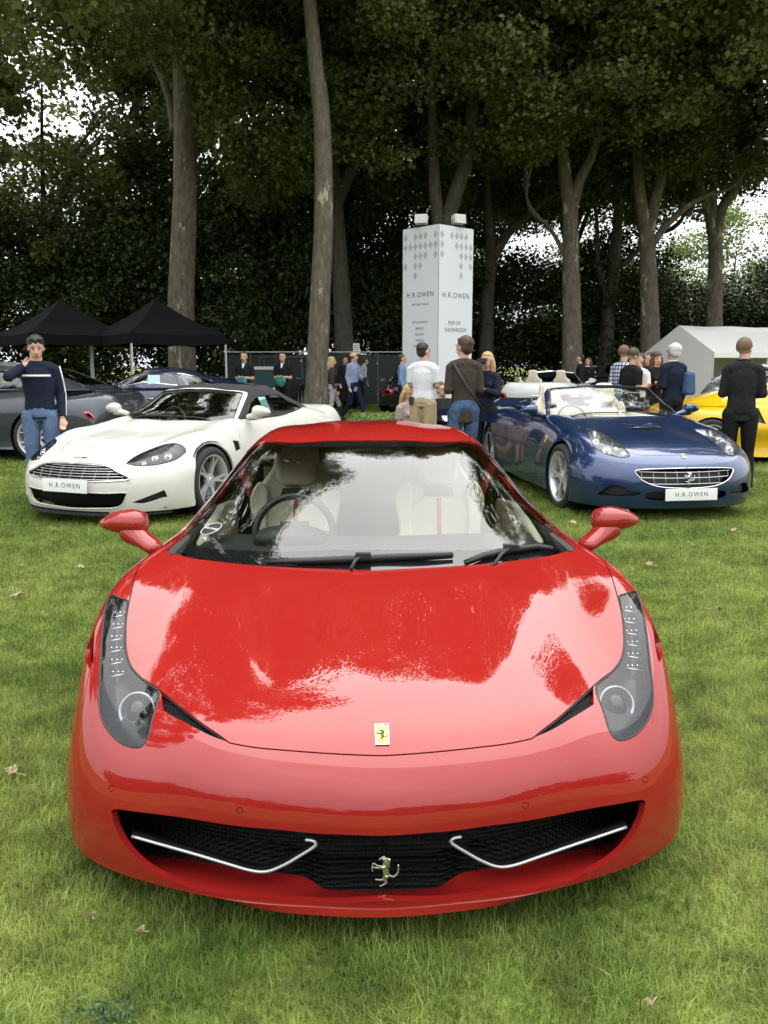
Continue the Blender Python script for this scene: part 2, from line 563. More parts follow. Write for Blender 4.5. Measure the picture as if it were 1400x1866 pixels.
def region_obj(name, sh, reg, m, parent, side='both', offset=0.0, rim=0.0, rim_skip_border=True, rim_in=None, thick_fn=None):
    """side: both (one mesh, mirrored and welded on the centre line), right, left. offset moves along the normal."""
    uv, tri = reg
    V = []; N = []; F = []
    def addside(sg):
        base = sum(len(v) for v in V)
        u = uv[:, 0] * sg
        p = sh.pos(u, uv[:, 1]); n = sh.normal(u, uv[:, 1])
        off = offset if thick_fn is None else thick_fn(uv)
        off = np.asarray(off).reshape(-1, 1) if np.ndim(off) else off
        p = p + n * off
        t = tri if sg * sh.sgn > 0 else tri[:, ::-1]
        V.append(p); N.append(n); F.append(t + base)
        if rim:
            # open edges get a wall going inwards
            e = {}
            for f in tri:
                for k in range(3):
                    a, b = f[k], f[(k + 1) % 3]
                    if (b, a) in e: del e[(b, a)]
                    else: e[(a, b)] = 1
            sel = []
            for a, b in e:
                if uv[a, 0] < 1e-6 and uv[b, 0] < 1e-6: continue
                sel.append((a, b))
            if sel:
                b2 = base + len(p)
                P0 = []; NN = []; FF = []
                for (a, b) in sel:
                    i = b2 + len(P0)
                    q = [p[a], p[b], p[b] - n[b] * rim, p[a] - n[a] * rim]
                    fn = np.cross(q[1] - q[0], q[3] - q[0]); fn /= max(1e-12, np.linalg.norm(fn))
                    flip = (sg * sh.sgn > 0)
                    P0 += q
                    FF.append((i + 3, i + 2, i + 1) if flip else (i + 1, i + 2, i + 3))
                    FF.append((i + 1, i, i + 3) if flip else (i + 3, i, i + 1))
                    NN += [-fn if flip else fn] * 4
                V.append(np.array(P0)); N.append(np.array(NN)); F.append(np.array(FF))
    if side in ('both', 'right'): addside(1)
    if side in ('both', 'left'): addside(-1)
    V = np.concatenate(V); N = np.concatenate(N); F = np.concatenate(F)
    me = bpy.data.meshes.new(name)
    me.from_pydata(V.tolist(), [], F.tolist())
    me.polygons.foreach_set('use_smooth', [True] * len(me.polygons))
    me.materials.append(m)
    me.update()
    if thick_fn is None: me.normals_split_custom_set_from_vertices(N.tolist())
    o = bpy.data.objects.new(name, me)
    return link(o, parent)
# ------------------------------------------------------------------ parts every car shares
def add_mod(o, kind, **k):
    m = o.modifiers.new(kind.lower(), kind)
    for a, b in k.items(): setattr(m, a, b)
    return m

def make_wheel(parent, r, w, rim_r, spokes, loc, side, rim_mat, style='twin', name='wheel', steer=0.0):
    """side +1: outer face looks towards +x"""
    wh = empty(name, loc, steer, parent)
    t = MB()
    prof = [(rim_r + .004, -w / 2 + .012), (rim_r + .02, -w / 2), (r - .035, -w / 2), (r - .012, -w / 2 + .012), (r, -w / 2 + .035)]
    for g in (-.06, -.02, .02, .06):
        if abs(g) < w / 2 - .045:
            prof += [(r, g - .006), (r - .008, g - .005), (r - .008, g + .005), (r, g + .006)]
    prof += [(r, w / 2 - .035), (r - .012, w / 2 - .012), (r - .035, w / 2), (rim_r + .02, w / 2), (rim_r + .004, w / 2 - .012)]
    t.lathe(prof, 40, axis='X')
    t.build('tyre', M_RUBBER, wh, auto=40)
    m = MB(); f = w / 2 * side
    m.lathe([(rim_r, -f * .9), (rim_r + .006, -f), (rim_r - .006, -f * .9), (rim_r - .03, 0), (rim_r - .018, f * .8), (rim_r - .008, f * .96), (rim_r + .008, f), (rim_r + .006, f * .9), (rim_r, f * .85)], 40, axis='X')
    m.lathe([(.0001, f * .72), (.03, f * .74), (.034, f * .70), (.07, f * .66), (.075, f * .4)], 20, axis='X')
    for k in range(spokes):
        a = 2 * math.pi * k / spokes
        for da in ((-.16, .16) if style == 'twin' else (0,)):
            P = []; wd0, wd1 = (.013, .010) if style == 'twin' else (.030, .022)
            for rr, xx, ww in ((.05, f * .62, wd0 * 1.3), (rim_r * .55, f * .70, wd0), (rim_r - .012, f * .86, wd1)):
                aa = a + da * (rr / rim_r) * 1.0
                c, s_ = math.cos(aa), math.sin(aa)
                n1 = Vector((0, -s_, c)) * ww
                o = Vector((xx, c * rr, s_ * rr))
                P.append((o + n1, o - n1, o - n1 * .8 - Vector((side * .028, 0, 0)), o + n1 * .8 - Vector((side * .028, 0, 0))))
            V = [q for p in P for q in p]; F = []
            for i in range(2):
                for j in range(4):
                    F.append((i * 4 + j, i * 4 + (j + 1) % 4, (i + 1) * 4 + (j + 1) % 4, (i + 1) * 4 + j))
            m.add(V, F)
    m.build('rim', rim_mat, wh, auto=35)
    d = MB(); d.lathe([(.0001, -f * .1), (rim_r * .78, -f * .1), (rim_r * .78, f * .1), (.0001, f * .1)], 30, axis='X')
    d.build('brake_disc', M_DISC, wh, auto=35)
    b = MB(); b.lathe([(.0001, -f * .95), (rim_r, -f * .95)], 24, axis='X'); b.build('wheel_back', M_BLACK, wh)
    return wh

def blob(name, sections, m, parent, n=12, levels=2, loc=None):
    """smooth closed form through elliptical sections [(centre, (rx, ry), axis_dir or None)] lofted then subdivided"""
    V = []; F = []
    k = len(sections)
    for i, (c, (ra, rb), ax) in enumerate(sections):
        c = Vector(c)
        if ax is None:
            ax = Vector(sections[min(i + 1, k - 1)][0]) - Vector(sections[max(i - 1, 0)][0])
        ax = Vector(ax).normalized()
        u = Vector((0, 0, 1)); u = (u - ax * u.dot(ax))
        if u.length < .05: u = Vector((0, 1, 0)); u = (u - ax * u.dot(ax))
        u.normalize(); w = ax.cross(u)
        for j in range(n):
            a = 2 * math.pi * j / n
            V.append(c + w * ra * math.cos(a) + u * rb * math.sin(a))
    for i in range(k - 1):
        for j in range(n):
            F.append((i * n + j, i * n + (j + 1) % n, (i + 1) * n + (j + 1) % n, (i + 1) * n + j))
    F.append(tuple(range(n - 1, -1, -1))); F.append(tuple((k - 1) * n + j for j in range(n)))
    o = mesh_obj(name, V, F, m, parent, True, loc)
    if levels: add_mod(o, 'SUBSURF', levels=levels, render_levels=levels)
    return o

def panel(name, outline, depth, m, parent, M, bevel=.02, seg=3):
    n = len(outline)
    V = [M @ Vector((p[0], p[1], 0)) for p in outline] + [M @ Vector((p[0], p[1], depth)) for p in outline]
    F = [tuple(range(n - 1, -1, -1)), tuple(range(n, 2 * n))] + [(i, (i + 1) % n, n + (i + 1) % n, n + i) for i in range(n)]
    o = mesh_obj(name, V, F, m, parent, True)
    if bevel: add_mod(o, 'BEVEL', width=bevel, segments=seg, limit_method='ANGLE', angle_limit=R(40))
    add_mod(o, 'WEIGHTED_NORMAL', keep_sharp=True)
    return o

def sport_seat(parent, x, y, zb, m, stripe=None, h=.62, zsit=.30):
    """bucket seat: x,y of the backrest foot, zb the top of the cushion. faces -y (the car's nose)"""
    s = empty('seat', (x, y, zb), 0, parent)
    M = Matrix.Rotation(R(78), 4, 'X')       # local y up (leaning back), z towards the nose
    M = Matrix(((1, 0, 0, 0), (0, math.sin(R(14)), -math.cos(R(14)), 0), (0, math.cos(R(14)), math.sin(R(14)), 0), (0, 0, 0, 1)))
    half = [(0,.0),(.20,.02),(.235,.12),(.20,.24),(.215,.36),(.225,.44),(.19,.54),(.125,.64),(.115,.76),(.09,.80),(0,.81)]
    k = h / .62
    out = [(a, b * k) for a, b in half] + [(-a, b * k) for a, b in half[-2:0:-1]]
    out = smooth_poly(out, 2)[::1]
    panel('backrest', out, .10, m, s, M, .03)
    for sg in (-1, 1):
        w = [(.13, .0), (.235, .02), (.255, .14), (.21, .25), (.225, .37), (.235, .45), (.19, .55), (.14, .50), (.15, .36), (.14, .2)]
        w = [(a * sg, b * k) for a, b in w]
        if sg < 0: w = w[::-1]
        panel('bolster', smooth_poly(w, 2), .075, m, s, M @ Matrix.Translation((0, 0, .09)), .03)
    inner = [(0, .03), (.125, .04), (.15, .2), (.155, .34), (.12, .43), (0, .45)]
    out = [(a, b * k) for a, b in inner] + [(-a, b * k) for a, b in inner[-2:0:-1]]
    panel('back_cushion', smooth_poly(out, 2), .035, m, s, M @ Matrix.Translation((0, 0, .09)), .012)
    hd = [(0, .53), (.085, .54), (.105, .62), (.10, .72), (.07, .765), (0, .775)]
    out = [(a, b * k) for a, b in hd] + [(-a, b * k) for a, b in hd[-2:0:-1]]
    panel('headrest', smooth_poly(out, 2), .06, m, s, M @ Matrix.Translation((0, 0, .09)), .025)
    panel('back_slot', [(-.08, .465 * k), (.08, .465 * k), (.07, .515 * k), (-.07, .515 * k)], .006, M_DARKTRIM, s, M @ Matrix.Translation((0, 0, .1)), 0)
    if stripe:
        panel('stripe', [(-.012, .04 * k), (.012, .04 * k), (.012, .452 * k), (-.012, .452 * k)], .004, stripe, s, M @ Matrix.Translation((0, 0, .124)), 0)
    MB().box((0, -.26, -.05), (.46, .50, .12)).build('cushion', m, s)
    add_mod(s.children[-1], 'BEVEL', width=.04, segments=3)
    return s

def steering_wheel(parent, c, r, tilt, m):
    st = empty('steering_wheel', c, 0, parent)
    rot = Matrix.Rotation(R(tilt), 3, 'X')
    mb = MB()
    ring = [rot @ Vector((r * math.cos(a), 0, r * math.sin(a))) for a in np.linspace(0, 2 * math.pi, 37)]
    mb.tube(ring, .016, 8, cap=False)
    mb.build('wheel_rim', m, st, smooth=True)
    mb = MB()
    mb.box((0, .02, 0), (.13, .05, .10), rot)
    for a in (0, math.pi, -math.pi / 2):
        mb.tube([Vector((0, 0.01, 0)), rot @ Vector((r * math.cos(a), 0, r * math.sin(a)))], .014, 6)
    mb.tube([Vector((0, 0.03, 0)), Vector((0, -.3, -.08))], .03, 8)
    mb.build('wheel_hub', m, st)
    return st

def horse(name, c, size, m, parent, xdir=(1, 0, 0), up=(0, 0, 1), thick=.35, flip=1):
    """rearing horse emblem, about size tall"""
    X = Vector(xdir).normalized(); Z = Vector(up).normalized(); Y = Z.cross(X)
    mb = MB()
    limbs = [([(.47,.60),(.50,.78),(.44,.92)], [.11,.085,.055]), ([(.48,.93),(.40,.92),(.28,.86)], [.06,.045,.022]),
             ([(.50,.90),(.62,.86),(.60,.72),(.62,.60)], [.035,.04,.035,.02]),
             ([(.44,.66),(.50,.50),(.52,.36)], [.115,.10,.115]),
             ([(.38,.64),(.24,.66),(.11,.75),(.06,.62)], [.05,.034,.024,.02]), ([(.36,.60),(.2,.60),(.06,.62),(.10,.46)], [.04,.03,.022,.02]),
             ([(.52,.36),(.46,.22),(.52,.12),(.38,.02),(.30,.0)], [.11,.07,.035,.026,.024]), ([(.50,.32),(.38,.20),(.16,.23)], [.09,.035,.025]),
             ([(.60,.36),(.72,.30),(.84,.36),(.90,.50),(.90,.70)], [.03,.035,.03,.035,.015])]
    for pts, rr in limbs:
        P = [((a - .48) * flip, b - .5) for a, b in smooth_poly(pts, 3, closed=False)]
        r2 = np.interp(np.linspace(0, len(rr) - 1, len(P)), range(len(rr)), rr)
        mb.tube([Vector(c) + (X * a + Z * b) * size for a, b in P], [float(q) * size for q in r2], 8)
    # flatten along the depth
    C = Vector(c); mb.v = [tuple(C + (Vector(v) - C) - Y * ((Vector(v) - C).dot(Y)) * (1 - thick)) for v in mb.v]
    return mb.build(name, m, parent, smooth=True)

def mirror_housing(parent, m, foot, tip, size, side, glass=None):
    """door mirror: foot on the door, head at tip (centre); size (w,d,h)"""
    mr = empty('door_mirror', tip, 0, parent)
    w, d, h = size
    f = Vector(foot) - Vector(tip)
    S_ = side
    sec = [((S_ * w * .54, .02, -.004), (d * .08, h * .07), (S_, 0, 0)), ((S_ * w * .42, .0, .0), (d * .24, h * .22), (S_, 0, 0)), ((S_ * w * .15, -.01, .008), (d * .42, h * .40), (S_, 0, 0)),
           ((-S_ * w * .20, -.01, .005), (d * .52, h * .52), (S_, 0, 0)), ((-S_ * w * .42, .0, .0), (d * .42, h * .42), (S_, 0, 0)), ((-S_ * w * .50, .01, .0), (d * .22, h * .25), (S_, 0, 0))]
    blob('mirror_shell', sec, m, mr, 12)
    blob('mirror_stalk', [((-S_ * w * .02, 0, -h * .10), (d * .50, w * .34), f), (tuple(f * .35 + Vector((0, 0, -h * .12))), (d * .42, w * .22), f), (tuple(f * .7), (d * .38, w * .15), f), (tuple(f), (d * .42, w * .16), f)], m, mr, 10)
    gm = MB().box((0, d * .42, 0), (w * .72, .01, h * .62)); gm.build('mirror_glass', M_CHROME, mr)
    return mr
M_DISC = mat('brake_steel', (0.25, 0.25, 0.25), rough=0.35, metal=1.0)

def soft(name, mb, m, parent, voxel, smooth_it=3, extra=None):
    o = mb.build(name, m, parent, smooth=True)
    md = add_mod(o, 'REMESH', mode='VOXEL', voxel_size=voxel, use_smooth_shade=True)
    add_mod(o, 'SMOOTH', factor=.5, iterations=smooth_it)
    return o

def lerp(a, b, t): return a + (b - a) * t

# ------------------------------------------------------------------ the red sports car in front
M_RED = mat_paint('red_paint', (0.25, 0.012, 0.010), rough=0.5, coat_ior=1.55)
M_BLACK = mat('black_plastic', (0.012, 0.012, 0.013), rough=0.55)
M_GLOSSBLACK = mat('gloss_black', (0.008, 0.008, 0.009), rough=0.12)
M_RUBBER = mat('tyre_rubber', (0.018, 0.018, 0.018), rough=0.8, bump=0.2)
M_CHROME = mat('chrome', (0.75, 0.75, 0.74), rough=0.12, metal=1.0)
M_ALLOY = mat('alloy_silver', (0.60, 0.60, 0.61), rough=0.38, metal=.65)
M_CREAM = mat('cream_leather', (0.62, 0.55, 0.42), rough=0.5, bump=0.15, bump_scale=300)
M_DARKTRIM = mat('dark_trim', (0.025, 0.024, 0.024), rough=0.6)
M_WSCREEN = mat_thin_glass('windscreen_glass', (0.80, 0.88, 0.84), base_refl=0.02)
M_LENS = mat_thin_glass('lens_glass', (0.93, 0.95, 0.95), refl=.95, ior=1.43)
M_BELT = mat('red_seat_belt', (0.35, 0.01, 0.01), rough=0.7)
M_WHITEPAINTED = mat('white_lettering', (0.75, 0.75, 0.72), rough=0.5)
M_YELLOW_BADGE = mat('yellow_enamel', (0.75, 0.52, 0.04), rough=0.3, coat=0.6)

def mat_mesh_grille(name, scale=90, col=(0.02, 0.02, 0.02)):
    m, nt, b = new_mat(name)
    b.inputs['Base Color'].default_value = (*col, 1); b.inputs['Roughness'].default_value = 0.5
    tc = nt.nodes.new('ShaderNodeTexCoord'); v = nt.nodes.new('ShaderNodeTexVoronoi'); v.inputs['Scale'].default_value = scale
    v.inputs['Randomness'].default_value = 0.15
    nt.links.new(tc.outputs['Object'], v.inputs['Vector'])
    r = nt.nodes.new('ShaderNodeValToRGB'); r.color_ramp.elements[0].position = 0.35; r.color_ramp.elements[1].position = 0.6
    r.color_ramp.elements[0].color = (0.001, 0.001, 0.001, 1); r.color_ramp.elements[1].color = (0.006, 0.006, 0.006, 1)
    b.inputs['Specular IOR Level'].default_value = 0.12
    nt.links.new(v.outputs['Distance'], r.inputs[0]); nt.links.new(r.outputs[0], b.inputs['Base Color'])
    bp = nt.nodes.new('ShaderNodeBump'); bp.inputs['Distance'].default_value = 0.004
    nt.links.new(v.outputs['Distance'], bp.inputs['Height']); nt.links.new(bp.outputs[0], b.inputs['Normal'])
    return m
M_MESH = mat_mesh_grille('grille_mesh')
M_WINGLET = mat('winglet_black', (0.004, 0.004, 0.004), rough=.7, spec=.15)

def sstep(a, b, x):
    t = np.clip((x - a) / (b - a), 0, 1); return t * t * (3 - 2 * t)

HERO_ROWS = [
 [(0,.012,.12),(.2,.03,.12),(.4,.065,.12),(.59,.133,.12),(.735,.205,.12),(.842,.285,.12),(.914,.378,.12),(.947,.49,.12),(.958,.62,.13)],
 [(0,-.004,.139),(.2,.015,.141),(.4,.049,.149),(.600,.112,.170),(.755,.189,.191),(.861,.264,.204),(.930,.353,.212),(.960,.475,.210),(.966,.67,.13)],
 [(0,.010,.160),(.2,.030,.162),(.4,.066,.172),(.594,.132,.196),(.745,.212,.224),(.844,.294,.240),(.914,.388,.250),(.953,.51,.245),(.963,.71,.13)],
 [(0,.012,.25),(.2,.03,.25),(.4,.065,.26),(.59,.135,.28),(.740,.213,.30),(.845,.297,.32),(.914,.396,.325),(.952,.53,.31),(.964,.74,.13)],
 [(0,.004,.40),(.2,.02,.405),(.4,.06,.418),(.57,.13,.43),(.71,.22,.435),(.82,.31,.45),(.905,.43,.46),(.955,.60,.42),(.967,.80,.13)],
 [(0,.070,.514),(.2,.086,.515),(.4,.138,.519),(.56,.22,.512),(.69,.29,.476),(.81,.38,.51),(.905,.50,.54),(.96,.68,.46),(.968,.86,.13)],
 [(0,.32,.585),(.2,.33,.586),(.4,.37,.588),(.57,.42,.580),(.70,.47,.585),(.815,.55,.625),(.91,.64,.64),(.965,.78,.49),(.968,.92,.13)],
 [(0,.58,.642),(.2,.59,.643),(.4,.61,.644),(.57,.65,.650),(.70,.69,.664),(.815,.74,.722),(.92,.80,.715),(.967,.88,.51),(.968,.99,.13)],
 [(0,.88,.699),(.2,.885,.701),(.4,.90,.702),(.57,.92,.715),(.70,.94,.732),(.81,.97,.778),(.91,.99,.765),(.967,1.02,.52),(.968,1.09,.13)],
 [(0,1.20,.751),(.2,1.205,.753),(.4,1.225,.757),(.57,1.25,.772),(.69,1.28,.805),(.79,1.29,.818),(.90,1.29,.765),(.962,1.27,.53),(.967,1.27,.13)],
 [(0,1.7,.80),(.2,1.7,.80),(.4,1.7,.80),(.57,1.7,.81),(.70,1.75,.825),(.81,1.75,.81),(.90,1.75,.69),(.945,1.75,.48),(.93,1.75,.13)],
 [(0,2.45,.85),(.2,2.45,.85),(.4,2.45,.85),(.57,2.45,.85),(.72,2.45,.86),(.82,2.45,.82),(.925,2.45,.70),(.965,2.45,.48),(.95,2.45,.13)],
 [(0,3.3,.93),(.2,3.3,.93),(.4,3.3,.92),(.57,3.3,.91),(.72,3.3,.92),(.81,3.3,.86),(.935,3.3,.70),(.975,3.3,.48),(.95,3.3,.13)],
 [(0,4.1,.87),(.2,4.1,.87),(.4,4.1,.87),(.55,4.1,.87),(.68,4.05,.87),(.83,4.0,.82),(.93,3.95,.70),(.955,3.95,.48),(.94,3.95,.2)],
 [(0,4.45,.82),(.2,4.45,.82),(.4,4.43,.82),(.54,4.41,.81),(.66,4.38,.79),(.79,4.3,.73),(.88,4.2,.62),(.92,4.18,.44),(.92,4.15,.2)],
 [(0,4.52,.5),(.2,4.52,.5),(.4,4.5,.5),(.54,4.48,.5),(.66,4.44,.48),(.77,4.38,.45),(.85,4.3,.42),(.9,4.25,.32),(.915,4.22,.2)],
 [(0,4.40,.25),(.2,4.40,.25),(.4,4.38,.25),(.54,4.36,.25),(.66,4.32,.25),(.76,4.28,.25),(.84,4.27,.23),(.88,4.26,.22),(.9,4.25,.2)],
]
HERO_GLASS = [
 [(0,1.14,.733),(.3,1.16,.736),(.55,1.23,.750),(.72,1.32,.780),(.79,1.40,.793),(.83,1.47,.798)],
 [(0,1.46,.880),(.3,1.49,.877),(.53,1.57,.872),(.695,1.70,.865),(.77,1.72,.845),(.83,1.75,.80)],
 [(0,1.78,1.035),(.28,1.81,1.028),(.48,1.87,1.01),(.635,1.95,.98),(.735,2.0,.91),(.825,2.03,.81)],
 [(0,2.12,1.150),(.26,2.14,1.143),(.44,2.17,1.128),(.585,2.22,1.088),(.70,2.26,.97),(.82,2.28,.82)],
 [(0,2.36,1.200),(.25,2.37,1.193),(.42,2.39,1.178),(.56,2.42,1.13),(.685,2.45,1.0),(.82,2.46,.83)],
 [(0,2.65,1.212),(.25,2.66,1.205),(.42,2.67,1.188),(.555,2.68,1.14),(.68,2.70,1.0),(.82,2.70,.84)],
 [(0,3.1,1.17),(.24,3.1,1.165),(.40,3.1,1.145),(.53,3.12,1.09),(.65,3.12,.98),(.81,3.12,.86)],
 [(0,3.6,1.05),(.22,3.6,1.045),(.36,3.6,1.03),(.48,3.6,.99),(.60,3.6,.94),(.77,3.6,.88)],
 [(0,4.1,.885),(.2,4.1,.885),(.34,4.1,.88),(.44,4.1,.87),(.54,4.1,.86),(.66,4.1,.85)],
]
def hero_disp(p, u, v):
    # raised wings beside a broad centre of the bonnet: a soft valley runs down each side
    x = np.abs(p[:, 0]); y = p[:, 1]
    xv = 0.33 + 0.10 * sstep(0.2, 1.1, y)
    k = sstep(0.30, 0.5, y) * (1 - sstep(0.95, 1.12, y))
    d = (x - xv)
    q = p.copy()
    q[:, 2] += k * 0.0055 * np.tanh(d / 0.030) * np.exp(-(d / 0.17) ** 2)
    return q

HF = CarFrame(0.0, 2.04, R(2.0))
hero_body = Sheet(HERO_ROWS, lam=1.5e-3, disp=hero_disp)
hero_cab = Sheet(HERO_GLASS, lam=1e-3)

def build_hero():
    root = empty('red_sports_car', HF.loc, HF.rz)
    tag(root, 'glossy red two-seat sports car parked head-on nearest the camera', 'car')
    S = hero_body
    px = lambda pts: [HF.px(S, x, y) for x, y in pts]
    hood_l = smooth_poly(px([(700,1377),(614,1374),(529,1368),(464,1362),(419,1354),(400,1340),(357,1310),(289,1256),(250,1228),(237,1210),(230,1184),(229,1150),(233,1111),(238,1086),(246,1051),(258,1026),(282,1004)]), 4, closed=False, corners=(4,))
    hood_l[0] = (0.0, hood_l[0][1])
    light_i = [(233,1094),(229,1150),(230,1184),(237,1210),(250,1228),(288,1257)]
    light = smooth_poly(px([(200,1087),(217,1089)] + light_i + [(289,1274),(278,1309),(271,1339),(261,1357),(246,1362),(220,1353),(199,1333),(186,1309),(181,1279),(183,1223),(187,1150),(193,1105)]), 4, corners=(2, 7))
    vent = smooth_poly(px([(294,1260),(357,1310),(400,1340),(420,1354),(374,1336),(331,1313),(296,1294)]), 3, corners=(0, 3, 6))
    scoop = smooth_poly(px([(164,1090),(159,1141),(155,1189),(160,1212),(166,1217),(170,1195),(173,1150),(180,1112),(184,1092)]), 4, corners=(0, 8))
    hole = [(208,1475),(255,1480),(321,1488),(410,1502),(499,1511),(565,1518),(631,1521),(700,1523),(700,1641),(587,1645),(499,1638),(410,1630),(344,1617),(290,1594),(255,1571),(228,1541),(213,1515),(206,1493)]
    hp = px(hole)
    hp[7] = (0, hp[7][1]); hp[8] = (0, hp[8][1])
    hole_uv = smooth_poly(hp, 4, corners=(7, 8))
    # wheel openings in side view
    def arch(yc, zc, r, r2=None):
        P = []
        for k in range(29):
            a = math.pi * (-0.14 + 1.28 * k / 28)
            P.append(HF.side(S, yc + r * math.cos(a), max(0.1, zc + r * math.sin(a))))
        a0 = HF.side(S, yc - r * .93, 0.10); a1 = HF.side(S, yc + r * .93, 0.10)
        return [(1.0, P[0][1])] + P + [(1.0, P[-1][1])]
    a1 = arch(1.16, .33, .365); a2 = arch(3.80, .34, .375)
    # cabin opening
    rear_edge = px([(700,1039),(610,1037),(520,1033.5),(430,1027),(355,1018),(318,1009),(302,1003)])
    rear_edge[0] = (0, rear_edge[0][1])
    rear_edge = smooth_poly(rear_edge, 4, closed=False)
    cab = rear_edge + [HF.top(S, x, y) for x, y in [(.785,1.5),(.775,1.8),(.765,2.4),(.74,2.9),(.66,3.05)]] + [(0, HF.top(S, 0.0, 3.05)[1])]
    hood_poly = hood_l + [HF.px(S, 292, 1003)] + [q for q in rear_edge[::-1]]
    hood_poly = [(max(0, a), b) for a, b in hood_poly]
    lines = [('gap', strip_poly(S, hood_l, .0045))]
    door = [HF.side(S, y, z) for y, z in [(1.50,.80),(1.47,.6),(1.52,.4),(1.62,.24),(2.3,.22),(2.62,.30),(2.72,.5),(2.62,.72),(2.52,.83)]]
    lines.append(('gap', strip_poly(S, smooth_poly(door, 3, closed=False), .005)))
    # tow cap and parking sensors: thin rings
    def ring(cx, cy, rx, ry, w, sq=2.0):
        P = []
        for k in range(24):
            a = 2 * math.pi * k / 24; c, s_ = math.cos(a), math.sin(a)
            P.append((cx + rx * abs(c) ** (2 / sq) * np.sign(c), cy + ry * abs(s_) ** (2 / sq) * np.sign(s_)))
        Q = px(P + [P[0]])
        return strip_poly(S, Q, w)
    lines.append(('gap', ring(437, 1477, 6, 5.5, .002)))
    lines.append(('gap', ring(203, 1437, 5, 5.5, .002)))
    regs = [('headlamp_lens', light), ('bonnet_vent', vent), ('scoop', scoop), ('hole', hole_uv), ('arch', a1), ('arch', a2), ('cabin', cab), ('bonnet', hood_poly)]
    out = cut_sheet(S, regs, lines, grid=(110, 240))
    region_obj('body', S, out['body'], M_RED, root, rim=.02)
    region_obj('bonnet', S, out['bonnet'], M_RED, root, rim=.012)
    region_obj('panel_gap', S, out['gap'], M_BLACK, root, offset=-.010)
    for sd in ('right', 'left'):
        lamp = region_obj('headlamp', S, out['headlamp_lens'], M_LENS, root, side=sd, offset=-.001)
        sg = 1 if sd == 'right' else -1
        # housing bowl under the lens
        hl = np.array(light); cu, cv = hl.mean(0)
        def depth(uv):
            d = np.full(len(uv), 9.0)
            L = S.pos(hl[:, 0], hl[:, 1]); Q = S.pos(uv[:, 0], uv[:, 1])
            for i in range(len(L)):
                d = np.minimum(d, np.linalg.norm(Q - L[i], axis=1))
            return -(.004 + .055 * sstep(0.0, .035, d))
        region_obj('lamp_housing', S, out['headlamp_lens'], M_LAMPDARK, lamp, side=sd, thick_fn=depth)
        # black seal round the lens
        pts = S.pos(hl[:, 0] * sg, hl[:, 1]); n = S.normal(hl[:, 0] * sg, hl[:, 1])
        MB().tube([Vector(a) + Vector(b) * -.001 for a, b in zip(pts, n)] + [Vector(pts[0])], .0035, 6).build('seal', M_BLACK, lamp, smooth=True)
        # row of LEDs and projector
        mb = MB(); steps = MB()
        la = np.array([HF.px(S, x, y) for x, y in [(214,1103),(211,1125),(208,1147),(208,1168),(209,1190),(211,1212)]])
        for k, (uu, vv) in enumerate(la):
            for off in (-.012, .004, .018):
                q = Vector(S.pos(uu * sg, vv)[0]) - Vector(S.normal(uu * sg, vv)[0]) * .030
                q.x += sg * off * -1
                MB().ico(q, .0045, 1).build('led', M_CHROME, lamp, smooth=True)
            nn = Vector(S.normal(uu * sg, vv)[0])
            q = Vector(S.pos(uu * sg, vv)[0]) - nn * .042
            t = Vector((sg * -1, .25, .1)); t = (t - nn * t.dot(nn)).normalized()
            MB().tube([q - t * .03 + Vector((0, -.012, 0)), q + t * .035 + Vector((0, -.012, 0))], .0035, 6).build('light_step', M_LAMPTRIM, lamp, smooth=True)
        uu, vv = HF.px(S, 243, 1275)
        nn = Vector(S.normal(uu * sg, vv)[0]); q = Vector(S.pos(uu * sg, vv)[0]) - nn * .05
        ax = (nn + Vector((0, -1.3, -.1))).normalized(); rot = ax.to_track_quat('Z', 'Y').to_matrix()
        MB().lathe([(.056, -.03), (.058, .0), (.052, .006), (.044, -.004), (.038, -.010)], 32, rot=rot, c=q).build('projector_ring', M_LAMPTRIM, lamp, smooth=True)
        MB().lathe([(.038, -.010), (.034, .006), (.024, .015), (.012, .019), (.0001, .02)], 32, rot=rot, c=q).build('projector_lens', M_GLOSSBLACK, lamp, smooth=True)
        region_obj('side_scoop', S, out['scoop'], M_RED, root, side=sd, thick_fn=lambda uv: -.006 - .030 * sstep(0, 1, (np.array(scoop)[:, 1].max() - uv[:, 1]) / (np.ptp(np.array(scoop)[:, 1]))))
        region_obj('vent_mesh', S, out['bonnet_vent'], M_MESH, root, side=sd, offset=-.018)
    # intake: lower lip has a red shelf running back, everything behind it is dark mesh
    uvh = np.array(hole_uv); n = len(uvh)
    loop = [Vector(p) for p in S.pos(uvh[:, 0], uvh[:, 1])]
    iB = 32                                   # centre bottom; outline runs on to the outer end and back along the top to the centre
    low = [loop[(iB + k) % n] for k in range(0, 30)]
    top = [loop[(iB + k) % n] for k in range(29, n - iB + 29)]
    top = [p for p in top if True]
    shelf_px = [(700,1624),(650,1623.5),(600,1621),(578,1612),(556,1598),(520,1592),(470,1588),(400,1576),(313,1560),(262,1552),(240,1530),(226,1510)]
    shelf = []
    for i, (x, y) in enumerate(shelf_px):
        o = HF.inv @ Vector((0, 0, CAM_H)); d = HF.inv.to_3x3() @ ray(x, y)
        xx = abs((o + d * ((2.2) / d.y)).x)
        yt = .10 + .30 * (min(xx, .72) / .72) ** 2.2
        q = o + d * ((yt - o.y) / d.y)
        shelf.append((abs(q.x), q.y, q.z))
    shelf[0] = (0, shelf[0][1], shelf[0][2])
    sh2 = np.array(smooth_poly(shelf, 6, closed=False)); t = np.linspace(0, len(sh2) - 1, len(low))
    shelf = [Vector([np.interp(k, range(len(sh2)), sh2[:, c]) for c in range(3)]) for k in t]
    ramp = MB(); duct = MB()
